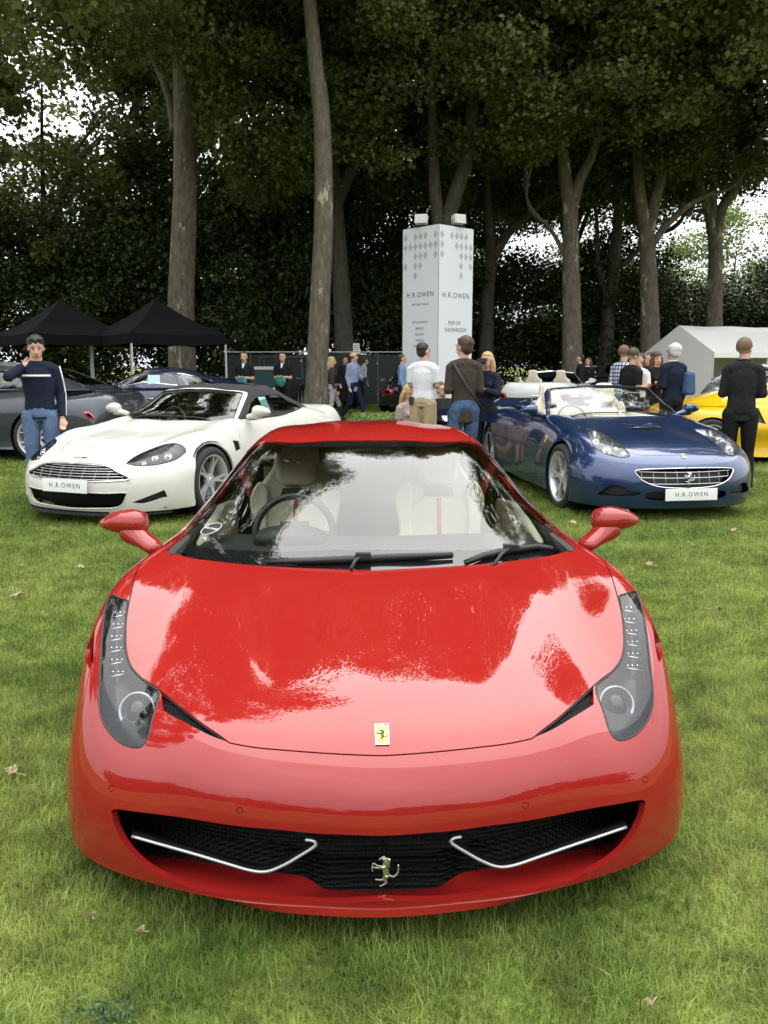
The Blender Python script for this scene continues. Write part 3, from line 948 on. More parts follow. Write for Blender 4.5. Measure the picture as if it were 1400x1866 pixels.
    for sg in (1, -1):
        f = lambda p: Vector((p.x * sg, p.y, p.z))
        for k in range(len(low) - 1):
            for j in range(4):
                a0 = low[k].lerp(shelf[k], j / 4); a1 = low[k + 1].lerp(shelf[k + 1], j / 4)
                b0 = low[k].lerp(shelf[k], (j + 1) / 4); b1 = low[k + 1].lerp(shelf[k + 1], (j + 1) / 4)
                q = [f(a0), f(a1), f(b1), f(b0)]
                ramp.add(q, [(0, 1, 2, 3) if sg > 0 else (3, 2, 1, 0)])
        # dark mesh from the shelf up and over to the top edge, bowed backwards
        m_ = len(shelf); tp = top[::-1]
        tt = np.linspace(0, len(tp) - 1, m_); tp = [tp[int(round(k))] for k in tt]
        for k in range(m_ - 1):
            for j in range(4):
                def P_(kk, jj):
                    a, b = shelf[kk], tp[kk]; u_ = jj / 4
                    q = a.lerp(b, u_); q.y += .16 * math.sin(math.pi * min(1, u_ * 1.0)) * (1 - kk / (m_ - 1)) ** .3
                    return f(q)
                duct.add([P_(k, j), P_(k + 1, j), P_(k + 1, j + 1), P_(k, j + 1)], [(0, 1, 2, 3) if sg > 0 else (3, 2, 1, 0)])
    ramp.build('intake_floor', M_RED, root, auto=40)
    duct.build('intake_mesh', M_MESH, root, smooth=True)
    # centre dark plate behind the badge
    # winglets with a bright edge
    for sg in (1, -1):
        wl = [(238,1531),(290,1546),(350,1563),(410,1581),(455,1594),(485,1596),(515,1585),(545,1568),(575,1548),(570,1540),(556,1538)]
        pts = []
        for x, y in wl:
            # in the plane 3 cm behind the bumper skin
            u, v = HF.px(S, x, y); q = Vector(S.pos(u, v)[0])
            pts.append(Vector((q.x * sg, q.y + .02, q.z)))
        sm = [Vector(p) for p in smooth_poly(pts, 4, closed=False)]
        w = MB().tube(sm, .0042, 8).build('winglet_edge', M_ALLOY, None, smooth=True)
        wb = MB()
        for k in range(len(sm) - 1):
            a, b = sm[k], sm[k + 1]
            up = Vector((0, .035, .0))
            wb.add([a + Vector((0, .004, .012)), b + Vector((0, .004, .012)), b + up, a + up, a + Vector((0, .004, -.008)), b + Vector((0, .004, -.008)), b + up + Vector((0, 0, -.012)), a + up + Vector((0, 0, -.012))],
                   [(0, 1, 2, 3), (7, 6, 5, 4), (4, 5, 1, 0), (3, 2, 6, 7)])
        wing = wb.build('winglet', M_WINGLET, root)
        w.parent = wing
    finish_hero(root)
    return root
M_LAMPDARK = mat('lamp_bowl', (0.016, 0.016, 0.017), rough=0.45)
M_LAMPTRIM = mat('lamp_trim', (0.35, 0.35, 0.36), rough=0.25, metal=0.9)
def finish_hero(root):
    S = hero_body; G = hero_cab
    pg = lambda pts: [HF.px(G, x, y) for x, y in pts]
    # ---- cabin shell
    outer = pg([(690,802.5),(610,803),(520,806),(466,812),(442,821),(412,845),(382,881),(352,926),(325,971),(304,1006)])
    outer[0] = (0, outer[0][1])
    outer = smooth_poly(outer, 4, closed=False)
    inner = pg([(690,1001),(800,1001),(900,999),(980,992),(1008,981),(1003,955),(975,904),(940,856),(920,832),(895,819),(800,813.5),(690,812)])
    inner[0] = (0, inner[0][1]); inner[-1] = (0, inner[-1][1])
    inner = smooth_poly(inner, 4, closed=False)
    scr = outer + [(outer[-1][0], 0.0), (0.0, 0.0)]
    sw = [HF.side(G, y, z) for y, z in [(1.72,.845),(2.0,.95),(2.2,1.03),(2.4,1.075),(2.62,1.08),(2.80,1.03),(2.86,.95),(2.82,.88),(2.3,.86)]]
    rw = [HF.top(G, x, y) for x, y in [(0,3.02),(.30,3.04),(.34,3.2),(.36,3.6),(.34,3.95),(0,3.98)]]
    rw[0] = (0, rw[0][1]); rw[-1] = (0, rw[-1][1])
    out = cut_sheet(G, [('windscreen', inner), ('frit', scr), ('side_window', smooth_poly(sw, 3)), ('rear_window', rw)],
                    [('gap', strip_poly(G, outer, .006))], grid=(60, 120))
    region_obj('roof', G, out['body'], M_RED, root, rim=.03)
    ws = region_obj('windscreen', G, out['windscreen'], M_WSCREEN, root, offset=-.003)
    region_obj('screen_border', G, out['frit'], M_GLASSBORDER, root, offset=-.003)
    region_obj('screen_seal', G, out['gap'], M_BLACK, root, offset=-.006)
    for sd in ('right', 'left'): region_obj('side_window', G, out['side_window'], M_WSCREEN, root, side=sd, offset=-.003)
    region_obj('rear_window', G, out['rear_window'], M_GLOSSBLACK, root, offset=-.003)
    # thin raised edge of the roof frame beside the glass
    # ---- wipers
    def onglass(pts, off):
        P = []
        for x, y in pts:
            u, v = HF.px(G, x, y, fold=False)
            P.append(Vector(G.pos(u, v)[0]) + Vector(G.normal(u, v)[0]) * off)
        return P
    for blade, arm in (([(478,1029),(560,1027),(640,1024),(740,1019),(826,1016)], [(640,1040),(648,1030),(662,1021)]),
                       ([(846,1031),(880,1018),(930,1007),(980,1001),(1023,999)], [(898,1034),(912,1019),(930,1006)])):
        wp = empty('wiper', (0, 0, 0), 0, root)
        P = onglass(blade, .012)
        MB().tube(P, [.004, .009, .011, .010, .006], 6, flat=1.4).build('wiper_blade', M_BLACK, wp, smooth=True)
        MB().tube([p + Vector((0, .02, .004)) for p in P], [.003, .006, .007, .006, .004], 6).build('wiper_rubber', M_GLOSSBLACK, wp, smooth=True)
        A = onglass(arm, .022); mid = A[-1]
        MB().tube([A[0] + Vector((0, -.01, -.01))] + A[1:], .008, 6).build('wiper_arm', M_BLACK, wp, smooth=True)
        MB().box(mid, (.06, .03, .022)).build('wiper_joint', M_BLACK, wp)
    # scuttle under the rear edge of the bonnet
    mb = MB()
    xs = np.linspace(-.80, .80, 33)
    for i in range(32):
        def q(x, k):
            yf = 1.16 + .16 * (abs(x) / .8) ** 2.2
            return ((x, yf - .03, .715 + .03 * abs(x)), (x, yf + .18, .725 + .03 * abs(x)))[k]
        mb.add([q(xs[i], 0), q(xs[i + 1], 0), q(xs[i + 1], 1), q(xs[i], 1)], [(0, 1, 2, 3)])
    mb.build('scuttle', M_BLACK, root)
    # sticker on the lower corner of the glass
    u, v = HF.px(G, 386, 965, fold=False)
    c = Vector(G.pos(u, v)[0]); nn = Vector(G.normal(u, v)[0]); c = c + nn * .004
    e = Vector(G.pos(u + .03, v)[0]) - Vector(G.pos(u, v)[0])
    M = basis(c, e, nn)
    mb = MB(); K = 28
    mb.prism([(.045 * math.cos(2 * math.pi * k / K), .052 * math.sin(2 * math.pi * k / K)) for k in range(K)], .0008, M)
    st = mb.build('window_sticker', M_GLOSSBLACK, root)
    mb = MB(); mb.tube([M @ Vector((.041 * math.cos(a), .048 * math.sin(a), .001)) for a in np.linspace(0, 2 * math.pi, 33)], .0012, 4, cap=False)
    mb.build('sticker_ring', M_WHITEPAINTED, st)
    text_mesh('sticker_lettering', 'H.R.OWEN', .019, M_WHITEPAINTED, st, M @ Matrix.Translation((0, 0, .0014)), space=1.0, scale_x=.95)
    # ---- badge and emblem
    u, v = HF.px(S, 699.5, 1339); c = Vector(S.pos(0, v)[0]); nn = Vector(S.normal(0, v)[0])
    M = basis(c + nn * .0005, (1, 0, 0), nn)
    w, h = .0165, .034
    bd = MB().prism([(-w - .002, -h - .002), (w + .002, -h - .002), (w + .002, h + .002), (-w - .002, h + .002)], .003, M).build('badge', M_CHROME, root)
    MB().prism([(-w, -h), (w, -h), (w, h), (-w, h)], .0012, M @ Matrix.Translation((0, 0, .003))).build('badge_enamel', M_YELLOW_BADGE, bd)
    for k, cc in enumerate(((.02, .25, .05), (.7, .7, .7), (.5, .02, .02))):
        MB().prism([(-w + k * w * .667, h - .004), (-w + (k + 1) * w * .667, h - .004), (-w + (k + 1) * w * .667, h), (-w + k * w * .667, h)], .0004, M @ Matrix.Translation((0, 0, .0042))).build('badge_stripe', mat('badge_stripe_colour', cc, 0.3), bd)
    yd = M.to_3x3() @ Vector((0, 1, 0))
    horse('badge_horse', M @ Vector((0, -.004, .005)), .038, M_GLOSSBLACK, bd, (1, 0, 0), yd, .1)
    o = HF.inv @ Vector((0, 0, CAM_H)); d = HF.inv.to_3x3() @ ray(702, 1587)
    c = o + d * ((.055 - o.y) / d.y)
    horse('nose_emblem', c, .083, M_CHROME, root, (1, 0, 0), (0, .12, 1), .25)
    MB().tube([c, c + Vector((0, .14, 0))], .004, 6).build('emblem_stem', M_BLACK, root)
    # ---- mirrors
    for sg in (1, -1):
        mirror_housing(root, M_RED, (.83 * sg, 1.29, .800), (.978 * sg, 1.36, .900), (.190, .130, .112), sg)
    # ---- wheels
    for yy, rr in ((1.16, .335), (3.80, .345)):
        for sg in (1, -1):
            make_wheel(root, rr, .25, .255, 5, (.835 * sg, yy, rr), sg, M_ALLOY)
    # wheel wells, floor
    mb = MB()
    mb.add([(-.60,.25,.15),(.60,.25,.15),(.86,.8,.15),(.86,4.1,.2),(-.86,4.1,.2),(-.86,.8,.15)], [(5,4,3,2,1,0)])
    mb.build('underfloor', M_BLACK, root)
    for yy in (1.16, 3.80):
        for sg in (1, -1):
            MB().lathe([(.38, .93 * sg), (.38, .60 * sg), (.0001, .60 * sg)], 28, axis='X', c=(0, yy, .33)).build('wheel_well', M_BLACK, root)
    # ---- cabin interior
    mb = MB()
    mb.box((0, 2.05, .20), (1.5, 1.9, .04)); mb.box((0, 2.98, .55), (1.3, .06, .70)); mb.box((.77, 2.1, .5), (.03, 1.8, .62)); mb.box((-.77, 2.1, .5), (.03, 1.8, .62))
    mb.box((0, 1.12, .42), (1.5, .05, .62))
    mb.build('cabin_tub', M_DARKTRIM, root)
    prof = [(1.22,.71),(1.35,.755),(1.50,.785),(1.60,.795),(1.65,.76),(1.66,.66),(1.58,.45),(1.14,.4)]
    mb = MB(); xs = [-.74, -.6, 0, .6, .74]; V = []; F = []
    for i, x in enumerate(xs):
        for (y, z) in prof: V.append((x, y + .12 * (abs(x) / .74) ** 2, z - .01 * (abs(x) > .7)))
    n = len(prof)
    for i in range(4):
        for j in range(n): F.append((i * n + j, (i + 1) * n + j, (i + 1) * n + (j + 1) % n, i * n + (j + 1) % n))
    mb.add(V, F); o = mb.build('dashboard', M_DARKTRIM, root, smooth=True); add_mod(o, 'BEVEL', width=.015, segments=2)
    blob('instrument_binnacle', [((-.50, 1.56, .79), (.06, .03), (1, 0, 0)), ((-.42, 1.56, .80), (.08, .055), (1, 0, 0)), ((-.26, 1.56, .80), (.08, .055), (1, 0, 0)), ((-.18, 1.56, .79), (.06, .03), (1, 0, 0))], M_DARKTRIM, root)
    steering_wheel(root, (-.34, 1.80, .765), .175, -22, M_BLACKLEATHER)
    for sg in (1, -1):
        sport_seat(root, .375 * sg, 2.48, .40, M_CREAM, M_BELT, h=.56)
        # door card with an armrest, seen through the screen
        out = [(1.35,.30),(2.6,.30),(2.6,.80),(2.2,.84),(1.9,.82),(1.6,.78),(1.40,.70)]
        M = Matrix(((0, 0, -sg, .745 * sg), (1, 0, 0, 0), (0, 1, 0, 0), (0, 0, 0, 1)))
        panel('door_card', out, .05, M_CREAM, root, M, .02)
        MB().box((.67 * sg, 2.1, .60), (.08, .5, .07)).build('armrest', M_CREAM, root)
        MB().tube([(.70 * sg, 2.72, .98), (.62 * sg, 2.66, .80), (.60 * sg, 2.62, .45)], .022, 6, flat=.2).build('seat_belt', M_BELT, root)
    MB().box((0, 2.90, .84), (1.16, .10, .22)).build('rear_bulkhead', M_CREAM, root)
    MB().box((0, 2.0, .42), (.22, .9, .16)).build('centre_console', M_DARKTRIM, root)
    # roof lining and inside mirror
    u, v = HF.px(G, 690, 818); c = Vector(G.pos(0, v)[0])
    MB().box(c + Vector((0, .08, -.045)), (.2, .02, .05)).build('rear_view_mirror', M_BLACK, root)
M_GLASSBORDER = mat('printed_glass_border', (0.006, 0.006, 0.007), rough=0.02, spec=0.6)
M_BLACKLEATHER = mat('black_leather', (0.02, 0.02, 0.02), rough=0.45)
hero = build_hero()
# ------------------------------------------------------------------ lawn
def mat_ground():
    m, nt, b = new_mat('lawn_soil')
    tc = nt.nodes.new('ShaderNodeTexCoord')
    def nz(sc, det=5):
        n = nt.nodes.new('ShaderNodeTexNoise'); n.inputs['Scale'].default_value = sc; n.inputs['Detail'].default_value = det
        nt.links.new(tc.outputs['Object'], n.inputs['Vector']); return n
    n1, n2, n3 = nz(.35), nz(3.0), nz(40.0)
    r1 = nt.nodes.new('ShaderNodeValToRGB'); r1.color_ramp.elements[0].position = .35; r1.color_ramp.elements[1].position = .65
    r1.color_ramp.elements[0].color = (0.13, 0.175, 0.034, 1); r1.color_ramp.elements[1].color = (0.20, 0.23, 0.06, 1)
    r2 = nt.nodes.new('ShaderNodeValToRGB'); r2.color_ramp.elements[0].position = .3; r2.color_ramp.elements[1].position = .62
    r2.color_ramp.elements[0].color = (0.55, 0.50, 0.5, 1); r2.color_ramp.elements[1].color = (1.1, 1.1, 1.0, 1)
    r3 = nt.nodes.new('ShaderNodeValToRGB'); r3.color_ramp.elements[0].position = .35; r3.color_ramp.elements[1].position = .65
    r3.color_ramp.elements[0].color = (0.55, 0.55, 0.5, 1); r3.color_ramp.elements[1].color = (1.25, 1.25, 1.2, 1)
    for n, r in ((n1, r1), (n2, r2), (n3, r3)): nt.links.new(n.outputs['Fac'], r.inputs[0])
    a = nt.nodes.new('ShaderNodeMixRGB'); a.blend_type = 'MULTIPLY'; a.inputs[0].default_value = .7
    c = nt.nodes.new('ShaderNodeMixRGB'); c.blend_type = 'MULTIPLY'; c.inputs[0].default_value = .8
    nt.links.new(r1.outputs[0], a.inputs[1]); nt.links.new(r2.outputs[0], a.inputs[2])
    nt.links.new(a.outputs[0], c.inputs[1]); nt.links.new(r3.outputs[0], c.inputs[2])
    nt.links.new(c.outputs[0], b.inputs['Base Color']); b.inputs['Roughness'].default_value = 0.9
    b.inputs['Specular IOR Level'].default_value = 0.1
    bp = nt.nodes.new('ShaderNodeBump'); bp.inputs['Distance'].default_value = .03; bp.inputs['Strength'].default_value = .6
    nt.links.new(n3.outputs['Fac'], bp.inputs['Height']); nt.links.new(bp.outputs[0], b.inputs['Normal'])
    return m

def mat_leafy(name, dark, light, scale=.5, rough=.5, trans=.35, spec=.3, patch=None, worn=0):
    """foliage: colour varies leaf by leaf and from clump to clump; some light passes through"""
    m, nt, b = new_mat(name)
    g = nt.nodes.new('ShaderNodeNewGeometry'); tc = nt.nodes.new('ShaderNodeTexCoord')
    n = nt.nodes.new('ShaderNodeTexNoise'); n.inputs['Scale'].default_value = scale; n.inputs['Detail'].default_value = 3
    nt.links.new(g.outputs['Position'], n.inputs['Vector'])
    mth = nt.nodes.new('ShaderNodeMath'); mth.operation = 'MULTIPLY_ADD'; mth.inputs[1].default_value = .55
    nt.links.new(g.outputs['Random Per Island'], mth.inputs[0])
    sc = nt.nodes.new('ShaderNodeMapRange'); sc.inputs[1].default_value = .35; sc.inputs[2].default_value = .65; sc.inputs[3].default_value = 0; sc.inputs[4].default_value = .45
    nt.links.new(n.outputs['Fac'], sc.inputs[0]); nt.links.new(sc.outputs[0], mth.inputs[2])
    r = nt.nodes.new('ShaderNodeValToRGB')
    r.color_ramp.elements[0].color = (*dark, 1); r.color_ramp.elements[1].color = (*light, 1)
    if patch:
        e = r.color_ramp.elements.new(.97); e.color = (*light, 1); r.color_ramp.elements[-1].color = (*patch, 1)
    nt.links.new(mth.outputs[0], r.inputs[0]); colour = r.outputs[0]
    if worn:
        nw = nt.nodes.new('ShaderNodeTexNoise'); nw.inputs['Scale'].default_value = worn; nw.inputs['Detail'].default_value = 6; nw.inputs['Roughness'].default_value = .65
        nt.links.new(g.outputs['Position'], nw.inputs['Vector'])
        rw = nt.nodes.new('ShaderNodeValToRGB')
        rw.color_ramp.elements[0].position = .34; rw.color_ramp.elements[1].position = .66
        rw.color_ramp.elements[0].color = (.42, .58, .34, 1); rw.color_ramp.elements[1].color = (1.22, 1.10, 1.08, 1)
        mw = nt.nodes.new('ShaderNodeMixRGB'); mw.blend_type = 'MULTIPLY'; mw.inputs[0].default_value = 1
        nf = nt.nodes.new('ShaderNodeTexNoise'); nf.inputs['Scale'].default_value = worn * 7; nf.inputs['Detail'].default_value = 3
        rf = nt.nodes.new('ShaderNodeMapRange'); rf.inputs[1].default_value = .35; rf.inputs[2].default_value = .65; rf.inputs[3].default_value = .62; rf.inputs[4].default_value = 1.15
        nt.links.new(g.outputs['Position'], nf.inputs['Vector']); nt.links.new(nf.outputs['Fac'], rf.inputs[0])
        mf = nt.nodes.new('ShaderNodeVectorMath'); mf.operation = 'SCALE'; nt.links.new(colour, mf.inputs[0]); nt.links.new(rf.outputs[0], mf.inputs[3]); colour = mf.outputs[0]
        nt.links.new(nw.outputs['Fac'], rw.inputs[0]); nt.links.new(colour, mw.inputs[1]); nt.links.new(rw.outputs[0], mw.inputs[2]); colour = mw.outputs[0]
    nt.links.new(colour, b.inputs['Base Color'])
    b.inputs['Roughness'].default_value = rough; b.inputs['Specular IOR Level'].default_value = spec
    tr = nt.nodes.new('ShaderNodeBsdfTranslucent'); nt.links.new(colour, tr.inputs[0])
    mx = nt.nodes.new('ShaderNodeMixShader'); mx.inputs[0].default_value = trans
    nt.links.new(b.outputs[0], mx.inputs[1]); nt.links.new(tr.outputs[0], mx.inputs[2])
    nt.links.new(mx.outputs[0], nt.nodes['Material Output'].inputs[0])
    return m

g = MB()
gx = np.concatenate([np.linspace(-260, -30, 8), np.linspace(-24, 24, 25), np.linspace(30, 260, 8)])
gy = np.concatenate([np.linspace(-120, -8, 6), np.linspace(-4, 44, 25), np.linspace(50, 320, 10)])
for i in range(len(gx) - 1):
    for j in range(len(gy) - 1):
        g.add([(gx[i], gy[j], 0), (gx[i + 1], gy[j], 0), (gx[i + 1], gy[j + 1], 0), (gx[i], gy[j + 1], 0)], [(0, 1, 2, 3)])
lawn = g.build('ground', mat_ground()); tag(lawn, kind='structure')

M_GRASS = mat_leafy('grass_blades', (0.085, 0.15, 0.022), (0.38, 0.46, 0.13), scale=1.3, rough=.55, trans=.35, spec=.25, patch=(.36, .33, .14), worn=1.1)

def grass_patch(name, size, n, length, width, seed, lean=.5):
    r = np.random.RandomState(seed)
    h = size * .56; x = r.uniform(-h, h, n); y = r.uniform(-h, h, n)
    # blades gather into tufts
    tx = r.uniform(-h, h, n // 45 + 1); ty = r.uniform(-h, h, n // 45 + 1)
    k = r.randint(0, len(tx), n); pull = r.uniform(0, .75, n) ** 1.5
    x = x * (1 - pull) + tx[k] * pull; y = y * (1 - pull) + ty[k] * pull
    L = length * r.uniform(.35, 1.3, n) * (1 + .5 * np.sin(k * 1.7)); a = r.uniform(0, 2 * np.pi, n)
    le = np.abs(r.normal(.55, .35, n)) * lean * 2; w = width * r.uniform(.7, 1.3, n)
    dx, dy = np.cos(a), np.sin(a); px, py = -dy, dx
    V = np.zeros((n, 5, 3))
    ang1 = le * .5; ang2 = np.minimum(le * 1.5, 1.5)
    mx = x + dx * np.sin(ang1) * L * .5; my = y + dy * np.sin(ang1) * L * .5; mz = np.cos(ang1) * L * .5
    ex = mx + dx * np.sin(ang2) * L * .5; ey = my + dy * np.sin(ang2) * L * .5; ez = mz + np.cos(ang2) * L * .5
    V[:, 0] = np.stack([x + px * w, y + py * w, np.full(n, -.004)], 1); V[:, 1] = np.stack([x - px * w, y - py * w, np.full(n, -.004)], 1)
    V[:, 2] = np.stack([mx - px * w * .8, my - py * w * .8, mz], 1); V[:, 3] = np.stack([mx + px * w * .8, my + py * w * .8, mz], 1)
    V[:, 4] = np.stack([ex, ey, np.maximum(.002, ez)], 1)
    me = bpy.data.meshes.new(name)
    base = np.arange(n) * 5
    q = np.stack([base, base + 1, base + 2, base + 3], 1); t = np.stack([base + 3, base + 2, base + 4], 1)
    me.vertices.add(n * 5); me.vertices.foreach_set('co', V.ravel())
    me.loops.add(n * 7); me.loops.foreach_set('vertex_index', np.concatenate([q.ravel(), t.ravel()]).astype(np.int32))
    me.polygons.add(n * 2)
    me.polygons.foreach_set('loop_start', np.concatenate([np.arange(n) * 4, n * 4 + np.arange(n) * 3]).astype(np.int32))
    me.update(calc_edges=True); me.validate()
    me.materials.append(M_GRASS)
    return me

def grass_field(name, pts, meshes, scales):
    """one object: points that carry grass patches through geometry nodes"""
    me = bpy.data.meshes.new(name)
    me.from_pydata([tuple(p) for p in pts], [], [])
    o = bpy.data.objects.new(name, me); COL.objects.link(o)
    tag(o, kind='stuff')
    ng = bpy.data.node_groups.new(name + '_nodes', 'GeometryNodeTree')
    ng.interface.new_socket('Geometry', in_out='INPUT', socket_type='NodeSocketGeometry')
    ng.interface.new_socket('Geometry', in_out='OUTPUT', socket_type='NodeSocketGeometry')
    N = ng.nodes; Lk = ng.links
    gi = N.new('NodeGroupInput'); go = N.new('NodeGroupOutput')
    inst = N.new('GeometryNodeInstanceOnPoints'); inst.inputs['Pick Instance'].default_value = True
    jn = N.new('GeometryNodeJoinGeometry')
    for mm in meshes:
        src = bpy.data.objects.new(mm.name, mm)
        oi = N.new('GeometryNodeObjectInfo'); oi.inputs[0].default_value = src; oi.inputs['As Instance'].default_value = True
        Lk.new(oi.outputs['Geometry'], jn.inputs[0])
    rv = N.new('FunctionNodeRandomValue'); rv.data_type = 'INT'; rv.inputs[4].default_value = 0; rv.inputs[5].default_value = 3
    rot = N.new('ShaderNodeCombineXYZ'); rm = N.new('ShaderNodeMath'); rm.operation = 'MULTIPLY'; rm.inputs[1].default_value = math.pi / 2
    Lk.new(rv.outputs[2], rm.inputs[0]); Lk.new(rm.outputs[0], rot.inputs[2])
    sr = N.new('FunctionNodeRandomValue'); sr.data_type = 'INT'; sr.inputs[4].default_value = 0; sr.inputs[5].default_value = len(meshes) - 1; sr.inputs[8].default_value = 5
    Lk.new(gi.outputs[0], inst.inputs['Points']); Lk.new(jn.outputs[0], inst.inputs['Instance'])
    Lk.new(sr.outputs[2], inst.inputs['Instance Index']); Lk.new(rot.outputs[0], inst.inputs['Rotation'])
    Lk.new(inst.outputs[0], go.inputs[0])
    md = o.modifiers.new('grass', 'NODES'); md.node_group = ng
    return o

def in_view(x, y, margin=1.0):
    return abs(x) < (y + .6) * (740 / FOC) + margin
near = [grass_patch('grass_tuft', .5, 6800, .044, .0012, s, .75) for s in (1, 2, 3)]
mid = [grass_patch('grass_tuft', 1.0, 9000, .042, .0020, s + 10, .75) for s in (1, 2, 3)]
far = [grass_patch('grass_tuft', 2.0, 9000, .045, .0042, s + 20, .7) for s in (1, 2)]
P = [(x, y, 0) for y in np.arange(1.0, 4.5, .5) for x in np.arange(-4, 4.01, .5) if in_view(x, y, 1.7)]
grass_field('grass', P, near, None)
P = [(x, y, 0) for y in np.arange(4.75, 12, 1.0) for x in np.arange(-9, 9.01, 1.0) if in_view(x, y, 2.6)]
grass_field('grass', P, mid, None)
P = [(x, y, 0) for y in np.arange(13.25, 34, 2.0) for x in np.arange(-22, 22.01, 2.0) if in_view(x, y, 5)]
grass_field('grass', P, far, None)

# ------------------------------------------------------------------ trees
def mat_bark(name, a=(0.16, 0.14, 0.10), b_=(0.07, 0.06, 0.045), flake=(0.45, 0.42, 0.28), amount=.62):
    m, nt, b = new_mat(name)
    tc = nt.nodes.new('ShaderNodeTexCoord'); mp = nt.nodes.new('ShaderNodeMapping'); mp.inputs['Scale'].default_value = (1, 1, .35)
    nt.links.new(tc.outputs['Object'], mp.inputs[0])
    n1 = nt.nodes.new('ShaderNodeTexNoise'); n1.inputs['Scale'].default_value = 9; n1.inputs['Detail'].default_value = 8
    n2 = nt.nodes.new('ShaderNodeTexNoise'); n2.inputs['Scale'].default_value = 2.6; n2.inputs['Detail'].default_value = 6; n2.inputs['Roughness'].default_value = .7
    for n in (n1, n2): nt.links.new(mp.outputs[0], n.inputs['Vector'])
    r1 = nt.nodes.new('ShaderNodeValToRGB'); r1.color_ramp.elements[0].position = .3; r1.color_ramp.elements[1].position = .7
    r1.color_ramp.elements[0].color = (*b_, 1); r1.color_ramp.elements[1].color = (*a, 1)
    r2 = nt.nodes.new('ShaderNodeValToRGB'); r2.color_ramp.elements[0].position = amount; r2.color_ramp.elements[1].position = amount + .03
    r2.color_ramp.elements[0].color = (0, 0, 0, 1); r2.color_ramp.elements[1].color = (1, 1, 1, 1)
    nt.links.new(n1.outputs['Fac'], r1.inputs[0]); nt.links.new(n2.outputs['Fac'], r2.inputs[0])
    mx = nt.nodes.new('ShaderNodeMixRGB'); mx.inputs[2].default_value = (*flake, 1)
    nt.links.new(r2.outputs[0], mx.inputs[0]); nt.links.new(r1.outputs[0], mx.inputs[1]); nt.links.new(mx.outputs[0], b.inputs['Base Color'])
    b.inputs['Roughness'].default_value = .85
    bp = nt.nodes.new('ShaderNodeBump'); bp.inputs['Distance'].default_value = .05; bp.inputs['Strength'].default_value = .8
    nt.links.new(n1.outputs['Fac'], bp.inputs['Height']); nt.links.new(bp.outputs[0], b.inputs['Normal'])
    return m
M_BARK = mat_bark('plane_bark', a=(.20,.175,.125), b_=(.09,.078,.055), amount=.60)
M_BARK2 = mat_bark('plane_bark_dark', (0.10, 0.09, 0.065), (0.045, 0.04, 0.03), (.25, .23, .16), .66)
M_LEAF = mat_leafy('plane_leaves', (0.036, 0.060, 0.010), (0.23, 0.26, 0.07), scale=.35, trans=.42)
M_LEAF2 = mat_leafy('lime_leaves', (0.05, 0.08, 0.012), (0.22, 0.28, 0.06), scale=.35, trans=.35)
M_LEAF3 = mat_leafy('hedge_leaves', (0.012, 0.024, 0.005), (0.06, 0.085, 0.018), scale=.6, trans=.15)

def leaf_mesh(name, centres, radii, per, size, m, seed, flat=.6, droop=.35):
    """thousands of folded leaf faces gathered round clump centres"""
    r = np.random.RandomState(seed)
    C = np.repeat(np.array(centres, float), per, 0); Rr = np.repeat(np.array(radii, float), per)
    n = len(C)
    d = r.normal(size=(n, 3)); d /= np.linalg.norm(d, axis=1)[:, None]
    d *= (r.uniform(0, 1, n) ** .45)[:, None]; d[:, 2] *= flat
    P = C + d * Rr[:, None]
    N = r.normal(size=(n, 3)) * .8 + np.array([0, 0, .9]); N /= np.linalg.norm(N, axis=1)[:, None]
    T = np.cross(N, r.normal(size=(n, 3))); T /= np.linalg.norm(T, axis=1)[:, None]
    T[:, 2] -= droop; T /= np.linalg.norm(T, axis=1)[:, None]
    B = np.cross(N, T); s = size * r.uniform(.6, 1.35, n)[:, None]
    V = np.zeros((n, 4, 3))
    V[:, 0] = P - T * s * .5; V[:, 1] = P + B * s * .42 + N * s * .08; V[:, 2] = P + T * s * .55; V[:, 3] = P - B * s * .42 + N * s * .08
    me = bpy.data.meshes.new(name)
    me.vertices.add(n * 4); me.vertices.foreach_set('co', V.ravel())
    me.loops.add(n * 4); me.loops.foreach_set('vertex_index', np.arange(n * 4, dtype=np.int32))
    me.polygons.add(n); me.polygons.foreach_set('loop_start', (np.arange(n) * 4).astype(np.int32))
    me.update(calc_edges=True)
    me.materials.append(m)
    return me

def crown_points(seed, n, rx, z0, z1, hang=.0):
    r = np.random.RandomState(seed); out = []; rad = []
    while len(out) < n:
        p = r.uniform(-1, 1, 3); q = np.hypot(p[0], p[1])
        zz = (p[2] + 1) / 2
        w = math.sin(math.pi * min(1, (zz * .86 + .14))) ** .55
        if q > w: continue
        if q < .5 * w and zz < .7 and r.uniform() < .8: continue
        g = noise.noise(Vector((p[0] * 2.2 + seed, p[1] * 2.2, p[2] * 2.6)))
        if g < -.12: continue
        out.append((p[0] * rx, p[1] * rx, z0 + (z1 - z0) * zz)); rad.append(r.uniform(.7, 1.7))
    return out, rad

CROWNS = {}
def crown(kind, seed):
    key = (kind, seed)
    if key in CROWNS: return CROWNS[key]
    if kind == 'tall':      # high spreading crown, 8 to 31 m
        c, rd = crown_points(seed, 330, 7.6, 7.6, 25.0); me = leaf_mesh('crown', c, rd, 330, .165, M_LEAF, seed)
    elif kind == 'low':     # foliage down to 4 m
        c, rd = crown_points(seed, 260, 6.4, 3.0, 21.0); me = leaf_mesh('crown', c, rd, 200, .23, M_LEAF, seed)
    elif kind == 'light':
        c, rd = crown_points(seed, 150, 5.0, 1.2, 12.5); me = leaf_mesh('crown', c, rd, 150, .20, M_LEAF2, seed)
    elif kind == 'bush':
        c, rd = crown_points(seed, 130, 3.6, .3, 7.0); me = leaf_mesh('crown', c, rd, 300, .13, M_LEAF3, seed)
    CROWNS[key] = me
    return me

